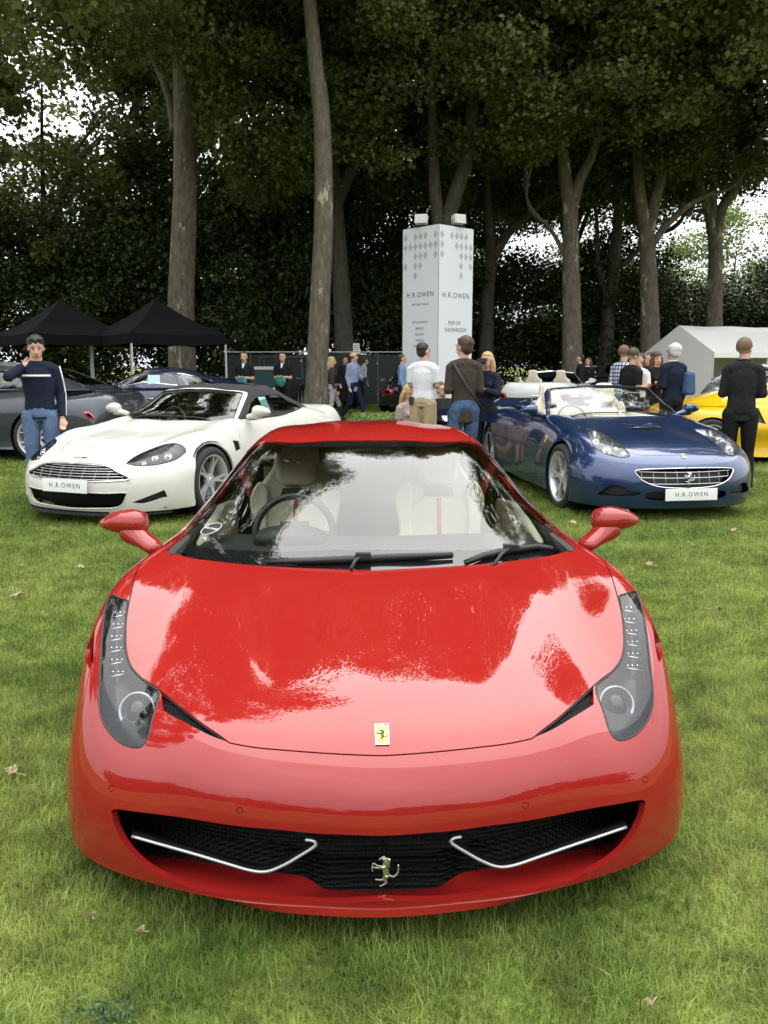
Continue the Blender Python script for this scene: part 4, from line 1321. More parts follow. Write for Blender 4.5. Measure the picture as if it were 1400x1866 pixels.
def limb(mb, pts, r0, r1, wob=.0):
    P = [Vector(p) for p in smooth_poly([tuple(p) for p in pts], 5, closed=False)]
    n = len(P); rr = [r0 + (r1 - r0) * (i / (n - 1)) ** .8 for i in range(n)]
    mb.tube(P, rr, 12)

def tree(px_, Y, w, path, forks, label, group, kind='tall', seed=1, rot=0.0, bark=None, dz=0.0, sz=1.0, flare=1.35, name='plane_tree', offs=(0, 0)):
    """path: picture points of the trunk's middle from base to fork, all at distance Y; forks: [(points, r0, r1)]"""
    base = ground_y(px_, Y)
    root = empty(name, base); tag(root, label, 'tree', group)
    loc = lambda p: at_y(p[0], p[1], Y) - base
    mb = MB()
    pts = [Vector((0, 0, -.3))] + [loc(p) for p in path]
    P = [Vector(p) for p in smooth_poly([tuple(p) for p in pts], 6, closed=False)]
    n = len(P); top = pts[-1].z
    rr = []
    for i, p in enumerate(P):
        h = max(0, p.z); rr.append(w / 2 * (1 - .32 * min(1, h / max(4, top))) * (1 + (flare - 1) * math.exp(-h / .5)) * (1 + .05 * noise.noise(Vector((seed, h * .9, 0)))))
    mb.tube(P, rr, 14)
    for f, r0, r1 in forks:
        limb(mb, [loc(p) for p in f], r0, r1)
        # onward limbs up into the crown
        e = loc(f[-1]); d = (loc(f[-1]) - loc(f[-2])).normalized()
        rs = random.Random(seed * 7 + len(f))
        for k in range(3):
            q = e + d * 2 + Vector((rs.uniform(-2.5, 2.5), rs.uniform(-2.5, 2.5), rs.uniform(1, 3)))
            limb(mb, [e - d * .3, e + d * 1.0, q, q + Vector((rs.uniform(-2, 2), rs.uniform(-2, 2), 3))], r1 * .8, .04)
    mb.build('trunk', bark or M_BARK, root, smooth=True)
    o = bpy.data.objects.new('crown', crown(kind, seed % 3 + 1)); o.rotation_euler = (0, 0, rot); o.location = (offs[0], offs[1], dz); o.scale = (1, 1, sz)
    link(o, root)
    return root

def plain_tree(x, y, label, group, kind='low', seed=1, rot=0, h=9, w=.6, scale=1.0, name='plane_tree', bark=None):
    root = empty(name, (x, y, 0)); tag(root, label, 'tree', group)
    rs = random.Random(seed + int(x * 10)); mb = MB()
    top = Vector((rs.uniform(-.5, .5), rs.uniform(-.5, .5), h * scale))
    mb.tube([Vector((0, 0, -.2)), Vector((0, 0, .6)), top * .5 + Vector((rs.uniform(-.3, .3), 0, 0)), top], [w * .7, w * .52, w * .42, w * .3], 12)
    for k in range(5):
        a = rs.uniform(0, 6.28); q = top + Vector((math.cos(a) * 3, math.sin(a) * 3, rs.uniform(2, 6)))
        mb.tube([top * (.75 + .05 * k), (top + q) / 2 + Vector((0, 0, .4)), q], [w * .22, w * .14, .04], 8)
    mb.build('trunk', bark or M_BARK2, root, smooth=True)
    o = bpy.data.objects.new('crown', crown(kind, seed % 3 + 1)); o.rotation_euler = (0, 0, rot); o.scale = (scale,) * 3
    link(o, root)
    return root

GA = 'plane trees along the edge of the lawn'
tree(332, 31.5, 1.04, [(333,690),(330,560),(335,420),(338,300),(336,180),(334,100)],
     [([(334,110),(326,30),(322,-60),(318,-200)], .355, .25), ([(336,120),(352,40),(368,-40),(395,-180)], .34, .2), ([(318,240),(308,180),(285,120),(255,60)], .17, .06)],
     'broad plane tree trunk behind the two black gazebos', GA, seed=1, rot=.3, offs=(0, 6.5), dz=6, sz=.95)
tree(577, 27, .70, [(577,720),(583,560),(590,400),(588,240),(580,150)], [([(580,160),(570,60),(560,-60),(555,-200)], .238, .16)],
     'mottled plane tree trunk with pale flakes beside the parked dark grey coupe', GA, seed=2, rot=1.3, offs=(0, 5.5), dz=5, sz=.80)
tree(630, 34, .80, [(630,690),(622,520),(612,380),(612,340)], [([(612,350),(602,250),(598,150),(590,0)], .272, .18), ([(614,370),(636,320),(662,270),(690,180),(700,60)], .26, .14)],
     'dark forked plane tree just right of the flaky pale trunk', GA, seed=3, rot=2.4, bark=M_BARK2)
tree(806, 31, .85, [(808,700),(808,520),(806,410)], [([(808,430),(828,360),(850,290),(860,200),(868,90)], .288, .2), ([(804,430),(794,360),(790,280),(786,150)], .26, .16)],
     'plane tree forking just above the white display tower', GA, seed=1, rot=3.4, bark=M_BARK2, sz=.95, dz=1.8)
tree(888, 37, .72, [(886,690),(888,560),(896,460)], [([(896,470),(890,400),(886,320),(880,200)], .243, .14), ([(898,470),(930,420),(970,385),(1010,350)], .24, .1)],
     'dark plane tree right of the white display tower', GA, seed=2, rot=4.4, bark=M_BARK2, sz=.95, dz=1)
tree(1044, 32, .80, [(1043,690),(1042,560),(1040,440),(1040,380)], [([(1040,390),(1030,320),(1022,240),(1010,120)], .27, .16), ([(1040,390),(1056,330),(1080,280),(1100,200)], .24, .12), ([(1028,460),(1008,425),(990,400)], .10, .05)],
     'straight plane tree trunk behind the white open convertible', GA, seed=3, rot=5.1, sz=.88, dz=1.6)
tree(1102, 38, .70, [(1100,690),(1110,560),(1118,500),(1122,440)], [([(1122,450),(1128,380),(1132,300),(1140,200)], .236, .14), ([(1105,540),(1090,480),(1088,410),(1080,330)], .13, .07), ([(1122,490),(1150,468),(1175,445),(1210,420)], .14, .08)],
     'slim branching plane tree between two thicker trunks', GA, seed=1, rot=.9, bark=M_BARK2, sz=.9, dz=1)
tree(1187, 33, .82, [(1185,690),(1184,560),(1180,460),(1178,410)], [([(1178,420),(1166,350),(1160,270),(1150,150)], .26, .15), ([(1180,430),(1196,360),(1210,300),(1222,200)], .24, .14), ([(1186,450),(1215,410),(1262,370),(1300,350)], .15, .08)],
     'stout plane tree at the left end of the white marquee', GA, seed=2, rot=2.9, sz=.88, dz=1.5)
tree(1302, 35, .74, [(1301,680),(1302,560),(1304,460),(1302,430)], [([(1302,440),(1290,380),(1270,320),(1250,220)], .24, .12), ([(1303,440),(1316,380),(1345,330),(1360,220)], .25, .14), ([(1303,450),(1300,350),(1310,250)], .2, .1)],
     'forked plane tree rising behind the white marquee', GA, seed=3, rot=4.0, sz=.9, dz=1.5)
GB = 'plane trees framing the lawn on both sides'
plain_tree(-10.4, 20.5, 'dark plane tree at the left edge of the picture in front of the gazebos', GB, 'tall', 2, .5, 9, .7, 1.15)
plain_tree(-19, 12, 'plane tree off to the left of the dark grey saloon', GB, 'tall', 3, 1.9, 9, .8)
plain_tree(15.5, 25, 'plane tree whose leaves fill the upper right corner', GB, 'tall', 1, 2.2, 9, .7)
GC = 'trees of the wood behind the lawn'
k = 0
for (x, y, kd, sd, lb) in [(-24,33,'low',1,'deep green tree at the far left edge of the wood'),(-15,40,'low',2,'deep green tree in the wood above the left gazebo'),(-6.5,44,'low',3,'leafy tree in the wood between the broad trunk and the flaky trunk'),
        (1.5,47,'tall',1,'tall tree in the wood just left behind the display tower'),(9,43,'tall',2,'tall tree in the wood right of the display tower'),(27,36,'tall',3,'tree in the wood at the far right edge behind the marquee'),(-31,45,'tall',1,'tallest tree of the wood beyond the left edge')]:
    plain_tree(x, y, lb, GC, kd, sd, x * .7, 8, .6)
GD = 'light green trees beyond the wood'
for (x, y, sd, sc, lb) in [(24,62,1,1.0,'pale green tree beyond the left end of the marquee'),(33,60,2,1.1,'pale green tree beyond the forked trunk at the right edge'),(15,66,3,.9,'pale green tree seen between the two slim trunks right of the tower'),(42,66,1,1.2,'big pale green tree far off at the right edge'),
        (-31,58,2,1.1,'pale green tree far off at the left edge above the left gazebo'),(5,72,1,1.0,'pale green tree far off straight behind the tower'),(-12,72,3,1.1,'pale green tree far off behind the fence panels'),(-46,62,1,1.4,'tallest pale green tree beyond the left edge'),(52,58,3,1.3,'pale green tree beyond the right edge')]:
    plain_tree(x, y, lb, GD, 'light', sd, x, 4, .4, sc, name='lime_tree')
GE = 'dark bushes under the trees'
BUSH = ['dark bush at the left edge behind the grey saloon', 'dark bush left of the left gazebo', 'dark bush behind the left gazebo', 'dark bush between the two gazebos', 'dark bush behind the broad plane trunk', 'dark bush behind the staff men',
        'dark bush behind the flaky trunk', 'dark bush left behind the tower', 'dark bush right behind the tower', 'dark bush behind the straight trunk beyond the white open car', 'dark bush behind the slim branching trunk', 'dark bush behind the left end of the marquee', 'dark bush at the right edge behind the marquee']
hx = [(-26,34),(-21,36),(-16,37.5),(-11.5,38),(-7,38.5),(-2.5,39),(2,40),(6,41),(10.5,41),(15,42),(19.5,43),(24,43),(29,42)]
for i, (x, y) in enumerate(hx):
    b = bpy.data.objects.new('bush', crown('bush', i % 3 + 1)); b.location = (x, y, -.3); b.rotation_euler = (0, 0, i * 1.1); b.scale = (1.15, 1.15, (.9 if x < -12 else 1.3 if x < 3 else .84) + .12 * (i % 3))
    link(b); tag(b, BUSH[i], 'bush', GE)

# the park goes on behind the photographer: a far belt of trees, seen only in the paintwork
_rs = np.random.RandomState(5); _c = []
while len(_c) < 700:
    a = _rs.uniform(R(100), R(260)); d = _rs.uniform(42, 55); _c.append((d * math.sin(a), d * math.cos(a), _rs.uniform(.5, 7 + 2 * math.sin(a * 9))))
_o = bpy.data.objects.new('distant_woods', leaf_mesh('distant_woods', _c, [2.6] * len(_c), 55, .9, M_LEAF, 9)); link(_o); tag(_o, kind='stuff')
# ------------------------------------------------------------------ other cars
XF = [0, .22, .44, .62, .76, .87, .955, 1.0, 1.0]
LAG = [0, .015, .055, .12, .21, .31, .43, .56, .68]
def gt_rows(W=.95, L=4.7, yf=.93, yc=1.58, yr=3.67, zn=.62, zc=.92, zcrest=.86, zdeck=.98, ztail=.95, haunch=.03, nose_round=1.0, zlow=.16, fl=0.0, hood_bulge=.0):
    R_ = []
    def row(y0, zs, lag=1.0, xs=1.0, ylist=None):
        out = []
        for i in range(9):
            w = XF[i] * W * (xs if not hasattr(xs, '__len__') else xs[i])
            y = y0 + LAG[i] * lag if ylist is None else ylist[i]
            out.append((w, y, zs[i]))
        R_.append(out)
    row(.03, [zlow - .02] * 8 + [zlow], nose_round, [1, 1, 1, 1, .99, .98, .97, .975, .985])
    row(.00, [zlow + .03, zlow + .03, zlow + .03, zlow + .04, zlow + .05, zlow + .06, zlow + .07, zlow + .07, zlow], nose_round, [1, 1, 1, 1, .99, .985, .98, .985, .99])
    row(.01, [.34, .34, .34, .345, .35, .36, .36, .35, zlow], nose_round)
    row(.02, [.47, .47, .475, .48, .49, .50, .50, .48, zlow], nose_round * 1.02)
    row(.10, [zn - .02, zn - .02, zn - .02, zn - .02, zn - .02, zn - .02, zn - .02, .54, zlow], nose_round, [1, 1, 1, 1, .99, .98, .97, .99, 1])
    z5 = zn + (zc - zn) * .30
    row(.40, [z5 + hood_bulge, z5 + hood_bulge, z5, z5 + .005, z5 + .015, z5 + .02, z5 - .03, .58, zlow], .72, [1, 1, 1, .99, .98, .96, .955, .99, 1])
    z6 = zn + (zc - zn) * .52
    row(.72, [z6 + hood_bulge, z6 + hood_bulge, z6, z6 + .01, zcrest - .045, zcrest - .04, zcrest - .10, .60, zlow], .45, [1, 1, 1, .99, .97, .95, .965, 1, 1])
    z7 = zn + (zc - zn) * .72
    row(yf + .12, [z7 + hood_bulge, z7 + hood_bulge, z7, z7 + .01, zcrest, zcrest + .005, zcrest - .07, .60, zlow], .15, [1, 1, 1, .99, .97, .95, .97, 1, 1])
    row(yc, [zc, zc, zc - .005, zc - .005, zc + .0, zc - .02, zc - .12, .60, zlow], .12, [1, 1, 1, 1, .98, .95, .955, .975, .98])
    zd = (zc + zdeck) / 2
    row((yc + yr) / 2 - .25, [zd] * 5 + [zd - .03, zd - .12, .58, zlow], 0, [1, 1, 1, 1, .98, .95, .955, .975, .975])
    row((yc + yr) / 2 + .45, [zdeck] * 5 + [zdeck - .03, zdeck - .12, .58, zlow], 0, [1, 1, 1, 1, .98, .95, .965, .985, .975])
    row(yr, [zdeck + .01] * 4 + [zdeck, zdeck - .03, zdeck - .11, .60, zlow], 0, [1, 1, 1, 1, .99, .97 + haunch * .5, .985 + haunch, .995 + haunch, .99])
    row(L - .45, [ztail + .02] * 4 + [ztail + .01, ztail - .04, ztail - .14, .60, zlow + .05], -.20, [1, 1, 1, 1, .97, .95, .96, .975, .97])
    row(L - .08, [ztail] * 4 + [ztail - .03, ztail - .09, ztail - .2, .58, zlow + .06], -.55, [1, 1, 1, .97, .95, .92, .93, .955, .97])
    row(L, [.62] * 4 + [.61, .60, .57, .5, zlow + .06], -.62, [1, 1, 1, .97, .95, .93, .94, .965, .975])
    row(L - .04, [.30] * 6 + [.29, .27, zlow + .06], -.62, [1, 1, 1, .97, .95, .93, .94, .965, .98])
    return R_

def cab_rows(yc=1.58, zc=.92, ytop=2.20, ztop=1.25, ypeak=2.6, zpeak=1.29, yback=3.2, zback=1.20, yend=3.95, zend=1.0, wb=.74, wt=.56, zs=.93, wside=.80):
    def r(y, z, wtop, drop, lagc, wbot, zb):
        return [(0, y, z), (wtop * .45, y + lagc * .12, z - drop * .12), (wtop * .80, y + lagc * .4, z - drop * .45), (wtop, y + lagc * .75, z - drop),
                ((wtop + wbot) / 2 + .01, y + lagc * .9, (z - drop + zb) / 2 + .01), (wbot, y + lagc, zb)]
    f1 = .34; f2 = .70
    return [
        r(yc - .03, zc - .02, wb, .0, .36, wside, zs - .03),
        r(yc + (ytop - yc) * f1, zc + (ztop - zc) * (f1 + .06), wb * (1 - f1) + wt * f1, .025, .28, wside, zs - .01),
        r(yc + (ytop - yc) * f2, zc + (ztop - zc) * (f2 + .04), wb * (1 - f2) + wt * f2, .045, .20, wside, zs),
        r(ytop, ztop, wt + .01, .05, .12, wside - .01, zs),
        r(ypeak, zpeak, wt, .05, .05, wside - .01, zs + .01),
        r((ypeak + yback) / 2, (zpeak + zback) / 2 + .025, wt - .01, .05, .0, wside - .02, zs + .02),
        r(yback, zback, wt - .03, .06, .0, wside - .03, zs + .03),
        r((yback + yend) / 2, (zback + zend) / 2 + .02, wt - .05, .05, .0, wside - .08, zs + .03),
        r(yend, zend, wt - .08, .01, .0, wt + .02, zs + .03),
    ]

def ell(cx, cy, rx, ry, n=20, sq=2.0):
    P = []
    for k in range(n):
        a = 2 * math.pi * k / n; c, s_ = math.cos(a), math.sin(a)
        P.append((cx + rx * abs(c) ** (2 / sq) * np.sign(c), cy + ry * abs(s_) ** (2 / sq) * np.sign(s_)))
    return P

def arch_poly(F, S, yc, zc, r):
    P = [F.side(S, yc + r * math.cos(a), max(.12, zc + r * math.sin(a))) for a in np.linspace(-.14 * math.pi, 1.14 * math.pi, 27)]
    return [(1.0, P[0][1])] + P + [(1.0, P[-1][1])]

def lamp_set(S, name, poly, lensmat, root, bowl=M_LAMPDARK, depth=.05, sides=('right', 'left'), bulbs=(), out=None, seal=True):
    for sd in sides:
        sg = 1 if sd == 'right' else -1
        lamp = region_obj(name, S, out, lensmat, root, side=sd, offset=-.001)
        hl = np.array(poly)
        def dep(uv):
            d = np.full(len(uv), 9.0); L_ = S.pos(hl[:, 0], hl[:, 1]); Q = S.pos(uv[:, 0], uv[:, 1])
            for i in range(len(L_)): d = np.minimum(d, np.linalg.norm(Q - L_[i], axis=1))
            return -(.005 + depth * sstep(0, .05, d))
        region_obj('lamp_bowl', S, out, bowl, lamp, side=sd, thick_fn=dep)
        if seal:
            pts = S.pos(hl[:, 0] * sg, hl[:, 1])
            MB().tube([tuple(p) for p in pts] + [tuple(pts[0])], .004, 5, cap=False).build('seal', M_BLACK, lamp, smooth=True)
        for (uu, vv, r) in bulbs:
            nn = Vector(S.normal(uu * sg, vv)[0]); q = Vector(S.pos(uu * sg, vv)[0]) - nn * depth * .8
            rot = (nn + Vector((0, -1.2, 0))).normalized().to_track_quat('Z', 'Y').to_matrix()
            MB().lathe([(r, -.03), (r * 1.03, 0), (r * .88, .006), (r * .8, -.01), (r * .6, .004), (r * .35, .012), (.0001, .015)], 20, rot=rot, c=q).build('bulb', M_CHROME, lamp, smooth=True)

def number_plate(root, c, xdir, nrm, w, h, txt='H.R.OWEN'):
    M = basis(c, xdir, nrm)
    p = panel('number_plate', [(-w / 2, -h / 2), (w / 2, -h / 2), (w / 2, h / 2), (-w / 2, h / 2)], .008, M_PLATE, root, M, 0)
    text_mesh('plate_lettering', txt, h * .52, M_INK, p, M @ Matrix.Translation((0, 0, .0095)), space=1.35, scale_x=.92)
    return p
M_PLATE = mat('plate_white', (0.72, 0.72, 0.70), rough=.35)
M_INK = mat('printed_ink', (0.03, 0.03, 0.035), rough=.5)
M_WHITEPAINT = mat_paint('pearl_white_paint', (0.55, 0.54, 0.48), rough=.5)
M_BLUEPAINT = mat_paint('metallic_blue_paint', (0.004, 0.024, 0.095), metal=.5, rough=.3, flake=.4, coat_ior=1.6)
M_SOFTTOP = mat('soft_top_fabric', (0.016, 0.016, 0.018), rough=.85, bump=.3, bump_scale=200)
M_DARKGLASS = mat_thin_glass('tinted_glass', (0.55, 0.62, 0.60), base_refl=.05)
M_SILVERBAR = mat('grille_bar_metal', (0.6, 0.6, 0.6), rough=.25, metal=1.0)
M_TAIL = mat('tail_lamp_red', (0.45, 0.01, 0.012), rough=.15, coat=1.0)

def grille_bars(S, F, poly, root, horiz, vert, m, depth=.02, r=.005, mat_back=None, name='grille_bar', both=True):
    """bars that follow the car's skin inside the outline (u,v pairs, half), a little way in"""
    P = np.array(poly)
    vmin, vmax = P[:, 1].min(), P[:, 1].max(); umax = P[:, 0].max()
    for k in range(horiz):
        v = vmin + (vmax - vmin) * (k + .7) / (horiz + .4)
        us = [u for u in np.linspace(0, umax, 60) if in_poly(np.array([u]), np.array([v]), P)[0]]
        if len(us) < 3: continue
        uu = np.linspace(-us[-1] if us[0] < .03 else us[0], us[-1], 25)
        p = S.pos(uu, np.full(25, v)) - S.normal(uu, np.full(25, v)) * depth
        MB().tube([tuple(q) for q in p], r, 5).build(name, m, root, smooth=True)
    for k in range(vert):
        u = umax * (2 * (k + .5) / vert - 1)
        vs = [v for v in np.linspace(vmin, vmax, 60) if in_poly(np.array([abs(u)]), np.array([v]), P)[0]]
        if len(vs) < 3: continue
        vv = np.linspace(vs[0], vs[-1], 6)
        p = S.pos(np.full(6, u), vv) - S.normal(np.full(6, u), vv) * (depth + .006)
        MB().tube([tuple(q) for q in p], r * .45, 5).build('grille_upright', m, root, smooth=True)

def interior(root, cfg):
    yc, zc, W = cfg['yc'], cfg['zc'], cfg.get('W', .95)
    m = cfg.get('trim', M_CREAM); k = W / .95
    mb = MB(); mb.box((0, yc + 1.1, .25), (1.45 * k, 2.2, .04)); mb.box((0, yc + .05, .55), (1.4 * k, .05, .6))
    for sg in (1, -1): mb.box((.76 * sg * k, yc + 1.1, .55), (.03, 2.1, .6))
    mb.box((0, yc + 2.1, .6), (1.4 * k, .05, .65)); mb.build('cabin_tub', cfg.get('tub', M_DARKTRIM), root)
    prof = [(yc + .02, zc - .05), (yc + .30, zc - .01), (yc + .42, zc - .03), (yc + .45, zc - .14), (yc + .36, zc - .35), (yc + .02, zc - .4)]
    V = []; F = []; n = len(prof)
    for x in (-.72 * k, -.5 * k, 0, .5 * k, .72 * k):
        V += [(x, y + .10 * (abs(x) / .72) ** 2, z) for y, z in prof]
    for i in range(4):
        for j in range(n): F.append((i * n + j, (i + 1) * n + j, (i + 1) * n + (j + 1) % n, i * n + (j + 1) % n))
    o = mesh_obj('dashboard', V, F, cfg.get('dash', M_DARKTRIM), root, True); add_mod(o, 'BEVEL', width=.015, segments=2)
    steering_wheel(root, (cfg.get('drive', -1) * .36, yc + .62, zc - .06), .18, -22, M_BLACKLEATHER)
    for sg in (1, -1):
        sport_seat(root, .37 * sg, yc + 1.32, zc - .42, m, None, h=.60)
    if cfg.get('open'):
        MB().box((0, yc + 1.75, zc - .10), (1.2, .30, .28)).build('rear_bench', m, root)
        add_mod(root.children[-1], 'BEVEL', width=.06, segments=3)
        for sg in (1, -1):
            o = panel('door_top', [(yc + .25, zc - .30), (yc + 1.6, zc - .30), (yc + 1.6, zc - .02), (yc + .35, zc - .03)], .07, m, root, Matrix(((0, 0, -sg, .77 * sg), (1, 0, 0, 0), (0, 1, 0, 0), (0, 0, 0, 1))), .02)

def gt_car(name, label, cfg, group=None):
    F = CarFrame(cfg['X'], cfg['Y'], R(cfg['rz']))
    F.scale = 1.0
    root = empty(name, F.loc, F.rz); tag(root, label, 'car', group)
    S = Sheet(gt_rows(**cfg['rows']), lam=1.2e-3, disp=cfg.get('disp')); G = Sheet(cab_rows(**cfg['cab']), lam=8e-4)
    W = cfg['rows'].get('W', .95); L = cfg['rows'].get('L', 4.7)
    paint = cfg['paint']; cab = cfg['cab']; yc = cab['yc']
    px = lambda pts: [F.px(S, x, y) for x, y in pts]
    tp = lambda pts: [F.top(S, x, y) for x, y in pts]
    sd_ = lambda pts: [F.side(S, y, z) for y, z in pts]
    fr = lambda pts: [F.front(S, x, z) for x, z in pts]
    conv = {'px': px, 'top': tp, 'side': sd_, 'front': fr}
    regs = []; lines = []; info = {}
    for nm, (kind, pts, corners) in cfg['regions'].items():
        q = conv[kind](pts)
        if nm in cfg.get('centred', ()):
            q = [(0 if i in (0, len(q) - 1) else a, b) for i, (a, b) in enumerate(q)]
            poly = smooth_poly(q, 4, closed=False)
        else:
            poly = smooth_poly(q, 4, corners=corners)
        poly = [(max(0, a), b) for a, b in poly]
        info[nm] = poly; regs.append((nm, poly))
    for nm, (kind, pts) in cfg.get('lines', {}).items():
        q = smooth_poly(conv[kind](pts), 4, closed=False)
        lines.append(('gap', strip_poly(S, q, cfg.get('gapw', .006))))
    wr = cfg.get('wr', .345)
    yfa, yra = cfg['rows'].get('yf', .93), cfg['rows'].get('yr', 3.67)
    regs += [('arch', arch_poly(F, S, yfa, wr - .005, wr + .04)), ('arch', arch_poly(F, S, yra, wr, wr + .045))]
    ye = cfg.get('cab_end', 3.3)
    c0 = tp([(0, yc + .03), (.3, yc + .05), (.55, yc + .12), (.72, yc + .28), (.765 * W / .95, yc + .45), (.765 * W / .95, ye - .3), (.70 * W / .95, ye), (0, ye)])
    c0[0] = (0, c0[0][1]); c0[-1] = (0, c0[-1][1])
    regs.append(('cabin', smooth_poly(c0[:7], 3, closed=False) + [c0[-1]]))
    out = cut_sheet(S, regs, lines, grid=cfg.get('grid', (60, 130)))
    region_obj('body', S, out['body'], paint, root, rim=.02)
    if 'gap' in out: region_obj('panel_gap', S, out['gap'], M_BLACK, root, offset=-.008)
    info['S'] = S; info['G'] = G; info['F'] = F; info['out'] = out
    # wheels and underside
    for yy in (yfa, yra):
        for sg in (1, -1):
            make_wheel(root, wr, .24, wr - .085, cfg.get('spokes', 7), ((W - .125) * sg, yy, wr), sg, cfg.get('rim', M_ALLOY), cfg.get('spoke_style', 'twin'))
            MB().lathe([(wr + .06, (W - .03) * sg), (wr + .06, (W - .34) * sg), (.0001, (W - .34) * sg)], 24, axis='X', c=(0, yy, wr)).build('wheel_well', M_BLACK, root)
    mb = MB(); mb.add([(-W * .9, .35, .17), (W * .9, .35, .17), (W * .94, L - .5, .2), (-W * .94, L - .5, .2)], [(3, 2, 1, 0)]); mb.add([(-W*.8,.3,.17),(W*.8,.3,.17),(W*.8,.3,.5),(-W*.8,.3,.5)],[(0,1,2,3)]) if False else None
    mb.build('underfloor', M_BLACK, root)
    # greenhouse
    top = cfg.get('top', 'hard')
    wt = cab.get('wt', .56); wb = cab.get('wb', .74); ytop = cab.get('ytop', 2.2)
    pg = cfg.get('screen_px')
    if pg:
        q = [F.px(G, x, y) for x, y in pg]; q[0] = (0, q[0][1]); q[-1] = (0, q[-1][1])
        scr = smooth_poly(q, 4, closed=False)
    else:
        uu = np.array(G.u); u3 = uu[3] - .035
        v0 = .006; v1 = G.v[3] - .012
        scr = smooth_poly([(0, v0), (u3 * .6, v0), (u3, v0 + .002), (u3, (v0 + v1) / 2), (u3 * .99, v1 - .012), (u3 * .9, v1), (0, v1)], 4, closed=False)
    scr = [(max(0, a), b) for a, b in scr]
    gregs = [('windscreen', scr)]; glines = []
    if top != 'open':
        yb = cab.get('yback', 3.2); zs = cab.get('zs', .93); zt = cab.get('ztop', 1.25) - .09
        sw = cfg.get('side_glass') or [(yc + .42, zs + .03), (ytop - .05, zt - .10), (ytop + .25, zt - .0), (ytop + .7, zt - .0), (yb - .15, zt - .08), (yb + .05, zs + .10), (yb - .1, zs + .04)]
        q = [F.side(G, y, z) for y, z in sw]
        sw = smooth_poly(q, 3, corners=(0,)); gregs.append(('side_window', sw))
        if cfg.get('side_split'):
            glines.append(('pillar', strip_poly(G, [F.side(G, y, z) for y, z in cfg['side_split']], .05)))
        glines.append(('chrome', strip_poly(G, sw + sw[:1], cfg.get('chrome_w', .012))))
        rw = cfg.get('rear_glass') or [(0, yb - .03), (wt * .7, yb + .0), (wt * .72, yb + .25), (wt * .66, cab.get('yend', 3.95) - .18), (0, cab.get('yend', 3.95) - .15)]
        q = [F.top(G, x, y) for x, y in rw]; q[0] = (0, q[0][1]); q[-1] = (0, q[-1][1])
        gregs.append(('rear_window', smooth_poly(q, 3, closed=False)))
        fr_v = G.v[3] + .012; us_ = G.u[3] + .02
        gregs.append(('screen_frame', [(0, 0), (us_, 0), (us_, G.v[3] - .01), (us_ * .97, fr_v), (0, fr_v)]))
    else:
        us_ = G.u[3] + .03; fr_v = G.v[3] + .004
        gregs.append(('screen_frame', [(0, 0), (us_, 0), (us_ + .01, G.v[3] - .02), (us_ * .95, fr_v), (0, fr_v)]))
    go = cut_sheet(G, gregs, glines, grid=(44, 80), default='roof')
    glass = cfg.get('glass', M_WSCREEN)
    region_obj('windscreen', G, go['windscreen'], glass, root, offset=-.004)
    MB().tube([tuple(p) for p in G.pos(np.array([a for a, b in scr] + [0]), np.array([b for a, b in scr] + [scr[-1][1]]))] , .006, 5, cap=False).build('screen_seal', M_BLACK, root)
    seal = np.array(scr); MB().tube([tuple(p) for p in G.pos(-seal[:, 0], seal[:, 1])], .006, 5, cap=False).build('screen_seal', M_BLACK, root)
    region_obj('screen_frame', G, go['screen_frame'], cfg.get('frame_mat', paint), root, rim=.03)
    if top != 'open':
        region_obj('roof', G, go['roof'], M_SOFTTOP if top == 'soft' else paint, root, rim=.02)
        for s_ in ('right', 'left'): region_obj('side_window', G, go['side_window'], glass, root, side=s_, offset=-.004)
        [region_obj('window_trim', G, go['chrome'], cfg.get('trim_mat', M_CHROME), root, side=s_, offset=.004, rim=.012) for s_ in ('right', 'left')]
        if 'pillar' in go: [region_obj('window_pillar', G, go['pillar'], cfg.get('pillar_mat', paint), root, side=s_, offset=.001, rim=.02) for s_ in ('right', 'left')]
        if 'rear_window' in go: region_obj('rear_window', G, go['rear_window'], cfg.get('rear_glass_mat', M_DARKGLASS), root, offset=-.004)
    ic = dict(yc=yc, zc=cab.get('zc', .92), W=W); ic.update(cfg.get('interior', {})); ic['open'] = top == 'open'
    if cfg.get('has_interior', True): interior(root, ic)
    return root, info
